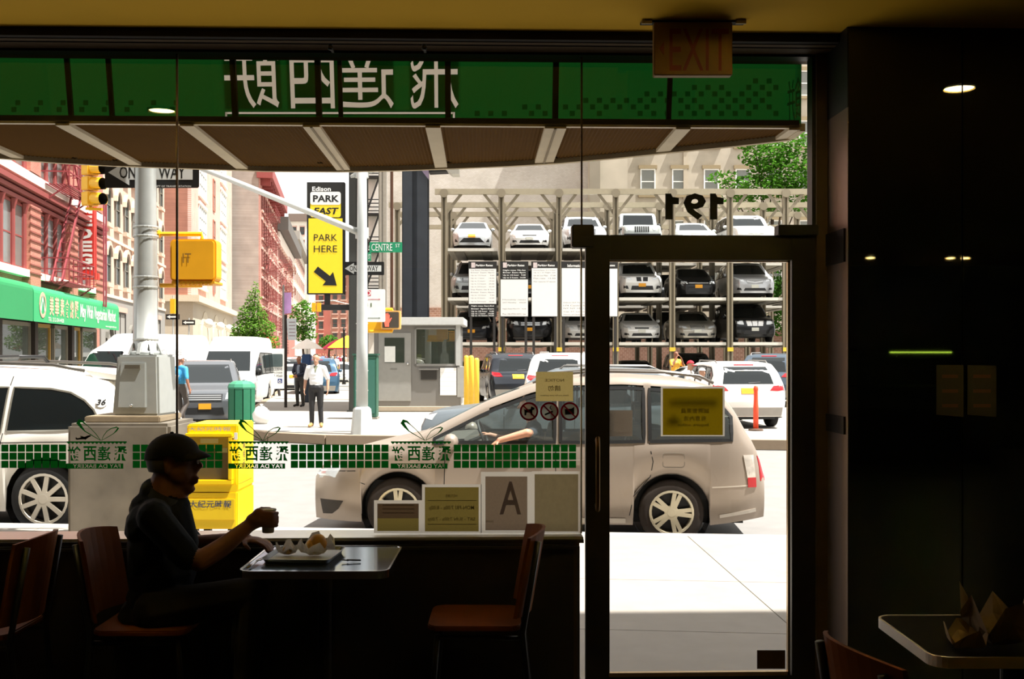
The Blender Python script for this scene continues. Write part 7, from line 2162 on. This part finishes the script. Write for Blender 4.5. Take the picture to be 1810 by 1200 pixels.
def awning(root, x0, x1, z0, z1, col, dep=1.15):
    mb = MB(); vs = []; n = 7
    prof = [(dep, z0)] + [(dep - .30 * (1 - math.cos(R(90 * i / 5))), z1 - .30 + .30 * math.sin(R(90 * i / 5))) for i in range(6)] + [(0, z1 + .02)]
    for x in (x0, x1):
        for y, z in prof: vs.append((x, -y, z))
    m = len(prof)
    fs = [(i, i + 1, m + i + 1, m + i) for i in range(m - 1)] + [list(range(m)) , [m + i for i in range(m)]]
    return mb.add(vs, fs).build('shop_awning', col, root)
a1 = awning(rb, s0 + .12, s0 + 15.9, 2.95, 4.32, AWN)
awning(rb, s0 - 6, s0 + .0, 2.95, 4.36, M('#1f8a50', .6))
fa = lambda u, v, d: Vector((u, -1.162, v))
PINK = M('#e8b89a', .6)
for i, ch in enumerate('美華素食總匯'): text(ch, lambda u, v, d, i=i: fa(s0 + 2.6 + .82 * i + u, 3.62 + v, 0), .62, .75, PINK, rb, bold=.02)
text('TEL: 212-334-4428', lambda u, v, d: fa(s0 + 3.3 + u, 3.10 + v, 0), 2.4, .16, WHITE, rb)
text('May Wah Vegetarian Market', lambda u, v, d: fa(s0 + 11.2 + u, 3.55 + v, 0), 7.6, .75, WHITE, rb, bold=.015)
text('www.vegieworld.com', lambda u, v, d: fa(s0 + 13.9 + u, 3.08 + v, 0), 2.6, .14, WHITE, rb)
MB().ribbon(circ(s0 + 1.3, 3.6, .42, 18), .13, lambda u, v, d: Vector((u, -1.16 - d, v)), 0, .01, True).build('emblem_ring', M('#e0a890', .6), rb)
MB().ribbon([(s0 + 1.0, 3.3), (s0 + 1.3, 3.9), (s0 + 1.6, 3.3)], .12, lambda u, v, d: Vector((u, -1.16 - d, v)), 0, .01).build('emblem_mark', M('#cfe0d0', .6), rb)
# vertical red sign
t = thing('vertical_sign', 'tall red vertical sign with white stacked letters', 'sign', P(150, 492, 51.5))
f = xz(150, 424, 51.5); k = 51.5 / F
MB().prism([(-17 * k, -62 * k), (16 * k, -62 * k), (16 * k, 70 * k), (-17 * k, 70 * k)], -.35, 0, f).build('sign_box', M('#d0342c', .6), t, world=True)
MB().prism([(-20 * k, -70 * k), (20 * k, -70 * k), (20 * k, -58 * k), (-20 * k, -58 * k)], -.45, .05, f).build('lower_box', M('#d8382c', .6), t, world=True)
for i, ch in enumerate('NEDEGC'): text(ch, lambda u, v, d, i=i: f(u + 0 * k, v + (56 - 22.4 * i) * k, .01), 27 * k, 19 * k, WHITE, t, bold=.05, world=True)
text('HARDWARE STORE', lambda u, v, d: f(u, v - 65 * k, .06), 34 * k, 4 * k, WHITE, t, world=True)
# ---- cream loft building
cb_ = bld('cream_building', 'cream brick loft building with arched windows left of pole', -12.13 - .1658 * 55.8, 55.8, ADIR)
CRM = brick('#cdae9c', '#c2a18e', '#d8c4b4', 4)
MB().box(0, 0, 4.9, 21.4, 16, 30).build('wall', CRM, cb_)
MB().box(0, -.05, 0, 21.4, 16, 4.9).build('ground_floor', M('#8d8a84', .8, noise=.1), cb_)
for z in (4.8, 7.9): MB().box(0, -.12, z, 21.4, 0, z + .16).build('stone_band', M('#d9c4b0', .8), cb_)
CW = Win(1.15, 2.0, M('#6f6a60', .7), GLZ, .55, M('#cfb19e', .8), 0, 1)
for z in (5.55, 8.75, 11.95, 15.1, 18.3):
    for i in range(8): CW.put(cb_, 1.7 + 2.55 * i, z)
GW = Win(1.3, 2.6, M('#55524c', .7), GLZ, .6, M('#77746c', .8), 0, 0)
SHW = Win(3.0, 3.6, M('#3a3632', .6), GLZ, 0, M('#d0a090', .8), 1, 1)
for x in (1.9, 8.2, 14.0): GW.put(cb_, x, .6, 'doorway')
for x in (5.0, 11.1, 17.6): SHW.put(cb_, x, .5, 'shop_window')
text('STORE', lambda u, v, d: Vector((7.0 + u, -.03, 7.75 + v)), 4.5, .5, M('#c8ac96', .9), cb_, bold=.0)
# ---- tan and pink corner building
pb_ = bld('corner_building', 'pink brick corner building with white windows over tan arches', -12.13 - .1658 * 91.5, 91.5, ADIR)
PNK = brick('#cf9f90', '#c49282', '#dcc0b4', 3)
MB().box(0, 0, 6.6, 37, 20, 31).build('wall', PNK, pb_)
MB().box(-.02, .3, 6.6, 0.0, 20, 31).build('end_wall', brick('#a8705c', '#9a6452', '#b08c7c', 3), pb_)
MB().box(-.1, -.15, -.1, 36.9, 20, 6.4).build('tan_base', M('#b8ad9a', .85, noise=.08), pb_)
MB().box(-.5, -.7, 6.2, 37, 20, 6.75).build('cornice', M('#cdbfa6', .8), pb_)
MB().box(-.4, -.9, 27.5, 37, 20, 28.2).build('cornice', M('#cdb8a6', .8), pb_)
TW = Win(5.6, 3.2, WHITE, M('#a8b0ae', .15), 0, M('#f0e4d8', .8), 3, 2)
NW = Win(1.6, 3.2, M('#b0705a', .7), M('#8a9290', .2), 0, None, 0, 1)
for z in (7.8, 12.0, 16.1, 20.3):
    for x in (7.6, 26.4): TW.put(pb_, x, z)
    NW.put(pb_, 17.2, z)
AW_ = Win(5.0, 4.4, M('#e2d8c6', .8), M('#b5a890', .6), 2.0, M('#cabfa8', .8), 1, 1)
for x in (8.5, 18, 27): AW_.put(pb_, x, .4, 'arched_bay')
for x in (4.0, 14.0, 23.0, 31.5):
    MB().bar((x, -.2, 4.4), (x, -.9, 4.3), .08, .08).ell((x, -1.0, 4.45), (.42, .42, .42), 10, 7).build('globe_lamp', M('#f4f0e4', .4), pb_, smooth=True)
# ---- grey brick flank and the red tenements
D5 = 130.0
x5 = (460 - CX) / F * D5
A5 = R(90) + math.atan(.155) - YAW
tb = bld('tenement_building', 'tall tenement with blank grey brick flank and red fire escapes', x5, D5, A5)
MB().box(0, 0, 0, 33, 14, 24.0).build('wall', brick('#b07468', '#a06458', '#c09a8e', 3), tb)
MB().box(-.12, .2, 0, -.0, 14, 24.6).build('blank_flank', brick('#a39a91', '#968d84', '#b0a89e', 2.4), tb)
REDT = M('#8a403c', .7)
cn_ = MB().box(-.4, -1.5, 23.0, 33, .4, 24.3).build('cornice', REDT, tb)
for k in range(12): MB().box(.4 + 2.7 * k, -1.2, 22.2, .8 + 2.7 * k, 0, 23.0).build('bracket', REDT, cn_)
TNW = Win(1.3, 2.2, M('#8a5048', .7), GLZ, 0, M('#d8b8a8', .8), 0, 1)
for z in (5.2, 8.8, 12.4, 16.0, 19.4):
    for i in range(9): TNW.put(tb, 2.2 + 3.6 * i, z)
escape(tb, 3.0, 13.0, [5, 8.6, 12.2, 15.8, 19.2], REDT, 1.6)
MB().box(-.1, -.3, 0, 33, 0, 4.4).build('shop_fronts', M('#8a3a34', .7, noise=.5, scale=.5), tb)
awning(tb, 2, 8, 2.6, 3.8, M('#d8402c', .6), 1.6)
tb2 = bld('tenement_building', 'farther red tenement with white band and dark cornice', x5 - .155 * 33.5, D5 + 33.5, A5)
MB().box(0, 0, 0, 50, 14, 22.0).build('wall', brick('#c48478', '#d8b0a4', '#d8b8ac', 3), tb2)
MB().box(-.2, -1.6, 20.6, 50, .4, 22.6).build('cornice', M('#55504a', .7), tb2)
MB().box(0, -.3, 18.6, 50, 0, 20.4).build('white_band', M('#e8dcd0', .8), tb2)
for z in (5.2, 8.8, 12.4, 16.0):
    for i in range(11): TNW.put(tb2, 2.5 + 4.3 * i, z)
escape(tb2, 3.0, 12.0, [5, 8.6, 12.2, 15.8], REDT, 1.6)
escape(tb2, 18.0, 26.0, [5, 8.6, 12.2, 15.8], M('#8a5a48', .7), 1.6)
MB().box(0, -.3, 0, 50, 0, 4.4).build('shop_fronts', M('#a8685a', .7, noise=.6, scale=.4), tb2)
tb3 = bld('stone_building', 'pale stone building with grey cornice far down the side street', x5 - .155 * 84.5, D5 + 84.5, A5)
MB().box(0, 0, 0, 60, 14, 26).build('wall', M('#d8ccbc', .85, noise=.1), tb3)
MB().box(-.3, -1.2, 24.6, 60, .4, 26.3).build('cornice', M('#8d8a82', .7), tb3)
for z in (5.2, 9.0, 12.8, 16.6, 20.4):
    for i in range(10): TNW.put(tb3, 3 + 5.5 * i, z)
for n, (px0, px1, D, ytop, hx, lab) in enumerate(((512, 546, 290, 380, '#e6dfd2', 'whitish tower closing the side street behind the parking sign'), (546, 584, 300, 500, '#b0685c', 'red brick block at the far end of the side street'), (584, 640, 280, 470, '#a87868', 'brown brick block right of the far street end'))):
    k = D / F
    b_ = bld('distant_building', lab, (px0 - CX) * k, D, -YAW)
    H = EYE + (HY - ytop) * k; Wd = (px1 - px0) * k
    MB().box(0, 0, 0, Wd, 10, H).build('wall', M(hx, .85, noise=.25, scale=.3), b_)
    MB().box(-.2, -.8, H - 1.6, Wd + .2, 0, H + .4).build('cornice', M('#7a6a60', .8), b_)
    z = 5.0
    while z < H - 4:
        for i in range(int(Wd / 2.2)): TNW.put(b_, 1.2 + 2.2 * i, z)
        z += 3.6
# ---- walls behind the parking lot
wb_ = bld('white_wall_building', 'huge whitewashed blank brick wall behind the parking lifts', (684 - CX) / F * 80, 80, -YAW)
kk = 80 / F
MB().box(0, 0, 0, (1042 - 684) * kk, 12, 30).build('wall', brick('#c9c4bb', '#bfb9ae', '#b8b1a5', 2.6), wb_)
MB().box(0, -.15, 0, (1042 - 684) * kk, 0, 5.2).build('rubble_base', brick('#9a7460', '#84604e', '#b09a8a', 1.6), wb_)
MB().box(-.3, -.2, 28, 2, 0, 30.5).build('parapet', M('#cfc8ba', .85), wb_)
gs = bld('chimney_shaft', 'grey plastered chimney shaft right of the white wall', (1042 - CX) / F * 78, 78, -YAW)
MB().box(0, 0, 0, 2.75, 1.6, 30).build('shaft_wall', M('#b5ac9a', .9, noise=.2, scale=.8), gs)
MB().box(-.02, -.25, 0, .75, 0, 30).build('dark_flue', M('#8a8272', .9, noise=.2, scale=.8), gs)
MB().box(-.1, -.3, 29.4, 2.9, 1.6, 30.2).build('capping', M('#9a927f', .9), gs)
sb = bld('stone_building', 'pale stone apartment building with sash windows behind the lot', (1108 - CX) / F * 82, 82, -YAW)
ks = 82 / F
MB().box(0, 0, 0, 16, 12, 30).build('wall', M('#b5ab9a', .9, noise=.25, scale=1.2), sb)
MB().box(4.3, -.15, 0, 4.6, 0, 30).build('drain_pipe', M('#b8ac98', .8), sb)
SW = Win(1.15, 1.95, M('#f4f2ec', .6), M('#7d7f78', .2), 0, M('#968668', .85), 0, 1)
for z in (6.2, 10.0, 13.9, 17.6, 21.4):
    for px in (1145, 1201, 1257, 1313, 1369, 1425): SW.put(sb, (px - 1108) * ks, z)
lw_ = bld('rear_wall', 'brown brick yard wall behind the parked cars', (760 - CX) / F * 66, 66, -YAW)
MB().box(0, 0, 0, 24, .5, 3.2).build('wall', brick('#8a6656', '#7a5646', '#a08878', 2), lw_)
MB().box(-.1, -.1, 3.2, 24, .6, 3.35).build('coping', M('#b0a694', .9), lw_)
# black fire escape on the white flank beside the street sign
fe_ = thing('steel_stair', 'black steel fire stair against pale wall behind corner pole', 'stair', C((661 - CX) / F * 58, 58, ZW), -YAW)
MB().box(-.5, .1, 0, .35, .4, 24).build('pale_backing_wall', M('#e6e2d8', .9), fe_)
for n in range(7):
    z = 3.2 + 2.0 * n
    MB().box(-.42, -.6, z, .32, .1, z + .08).build('landing', BLACK, fe_)
    r_ = MB()
    for j in range(4): r_.bar((-.42, -.6, z + .2 + .2 * j), (.32, -.6, z + .2 + .2 * j), .05, .05)
    r_.build('railing', BLACK, fe_)
    MB().bar((-.4, -.3, z), (.3, -.3, z + 2.0), .2, .07).build('flight', BLACK, fe_)
# market umbrellas in the far street
for n, (px, D, hx, lab) in enumerate(((543, 86, '#f4efe6', 'white market umbrella over the distant crowd'), (594, 90, '#d8405c', 'pink red market umbrella in the distant crowd'), (614, 70, '#e8b820', 'yellow market umbrella beside the dark steel post'))):
    t = thing('market_umbrella', lab, 'umbrella', C((px - CX) / F * D, D, ZW), 0, 'market umbrellas')
    MB().lathe([(1.3, 2.15), (.7, 2.6), (.05, 2.95)], 8, cap=False).build('canopy', M(hx, .8), t)
    MB().lathe([(.03, 0), (.03, 2.95)], 6).build('pole', GALV, t)
    for k in range(8): MB().bar((0, 0, 2.85), (1.28 * math.cos(k * math.pi / 4), 1.28 * math.sin(k * math.pi / 4), 2.13), .03, .03).build('rib', GALV, t)

# ================================================================== TREES
def leaf_mat(hx):
    return sheet(hx, .35, .35, 1.2)
def tree(label, X, D, trunk_h, crowns, hx, leaf=.28, n=2600, name='street_tree'):
    t = thing(name, label, 'tree', C(X, D, ZW))
    tk = MB().tube([(0, 0, 0), (.06, 0, trunk_h * .4), (-.05, .05, trunk_h * .75), (0, 0, trunk_h)], [.16, .13, .11, .08], 8)
    br_ = MB()
    vs, fs = [], []
    tot = sum(c[3] * c[4] * c[5] for c in crowns)
    for cx, cy, cz, rx, ry, rz in crowns:
        br_.tube([(0, 0, trunk_h * .7), (cx * .5, cy * .5, (trunk_h * .7 + cz) / 2 + .1), (cx, cy, cz)], [.07, .05, .02], 6)
        m = int(n * rx * ry * rz / tot)
        for _ in range(m):
            while True:
                p = Vector((rnd.uniform(-1, 1), rnd.uniform(-1, 1), rnd.uniform(-1, 1)))
                if .25 < p.length < 1: break
            p = Vector((cx + p.x * rx, cy + p.y * ry, cz + p.z * rz))
            a = Vector((rnd.gauss(0, 1), rnd.gauss(0, 1), rnd.gauss(0, .5))).normalized() * leaf * rnd.uniform(.6, 1.2)
            b_ = a.cross(Vector((rnd.gauss(0, .5), rnd.gauss(0, .5), 1))).normalized() * leaf * .55
            k = len(vs)
            vs += [p - a * .5, p - b_ * .5, p + a * .5, p + b_ * .5]
            fs.append((k, k + 1, k + 2, k + 3))
    tk.build('trunk', M('#4a3c30', .9), t, smooth=True)
    br_.build('branches', M('#4a3c30', .9), t, smooth=True)
    fo = MB().add(vs, fs)
    me = bpy.data.meshes.new('foliage'); me.from_pydata([tuple(v) for v in vs], [], fs); me.materials.append(leaf_mat(hx))
    o = link('foliage', me, t); o['kind'] = 'stuff'
    return t
tree('young street tree with light green crown beside grey brick flank', (446 - CX) / F * 70, 70, 3.2,
     [(.1, 0, 5.2, .55, .5, .9), (0, 0, 4.3, 1.0, .9, .8), (.1, 0, 3.4, 1.45, 1.2, .75), (-.6, 0, 2.9, .9, .8, .6), (.75, 0, 2.5, 1.1, .9, .6), (.1, .1, 2.2, .8, .8, .5), (.2, 0, 6.1, .25, .25, .5)], '#7fb04a', .24, 3600)
tree('bright leafy tree spreading over the right end of the lifts', (1366 - CX) / F * 70, 70, 10.5,
     [(-.9, 0, 12.6, 2.6, 1.8, .8), (.9, 0, 13.6, 2.6, 1.8, 1.2), (-.2, .2, 14.7, 2.0, 1.6, .9), (-2.6, 0, 11.6, 1.6, 1.2, .45), (1.9, 0, 12.2, 1.5, 1.3, .8), (-3.2, 0, 13.2, 1.2, 1.0, .45), (.6, 0, 11.2, 2.4, 1.5, .5), (-1.2, 0, 15.4, 1.3, 1.0, .5), (1.8, 0, 15.4, 1.6, 1.2, .8)], '#5f9a34', .34, 5200, 'tall_tree')
tree('dark green tree seen through the right lift bays', (1330 - CX) / F * 62, 62, 5.5, [(-.6, 0, 8.4, 1.9, 1.4, 1.2), (1.2, 0, 7.6, 2.2, 1.4, 1.4), (.4, 0, 5.6, 2.0, 1.2, 1.0), (2.4, 0, 5.0, 1.4, 1.2, 1.4)], '#4a7a2c', .32, 3000, 'tall_tree')
tree('low green tree behind the middle lift at the right edge', (1395 - CX) / F * 64, 64, 3.2, [(0, 0, 5.2, 1.3, 1.2, 1.4), (-.5, 0, 3.6, 1.2, 1.0, .8), (-6.5, 0, 3.6, 1.2, 1.0, .6)], '#4f8430', .3, 1800, 'tall_tree')
tree('small round street tree over the distant market', (536 - CX) / F * 100, 100, 3.4, [(0, 0, 5.2, 1.3, 1.2, 1.6), (.2, 0, 3.6, 1.1, 1.0, .8)], '#6aa040', .35, 1200)
tree('small bushy tree among the far crowd', (582 - CX) / F * 110, 110, 2.2, [(0, 0, 2.9, 1.1, 1.0, .8)], '#5f9a3c', .35, 500)
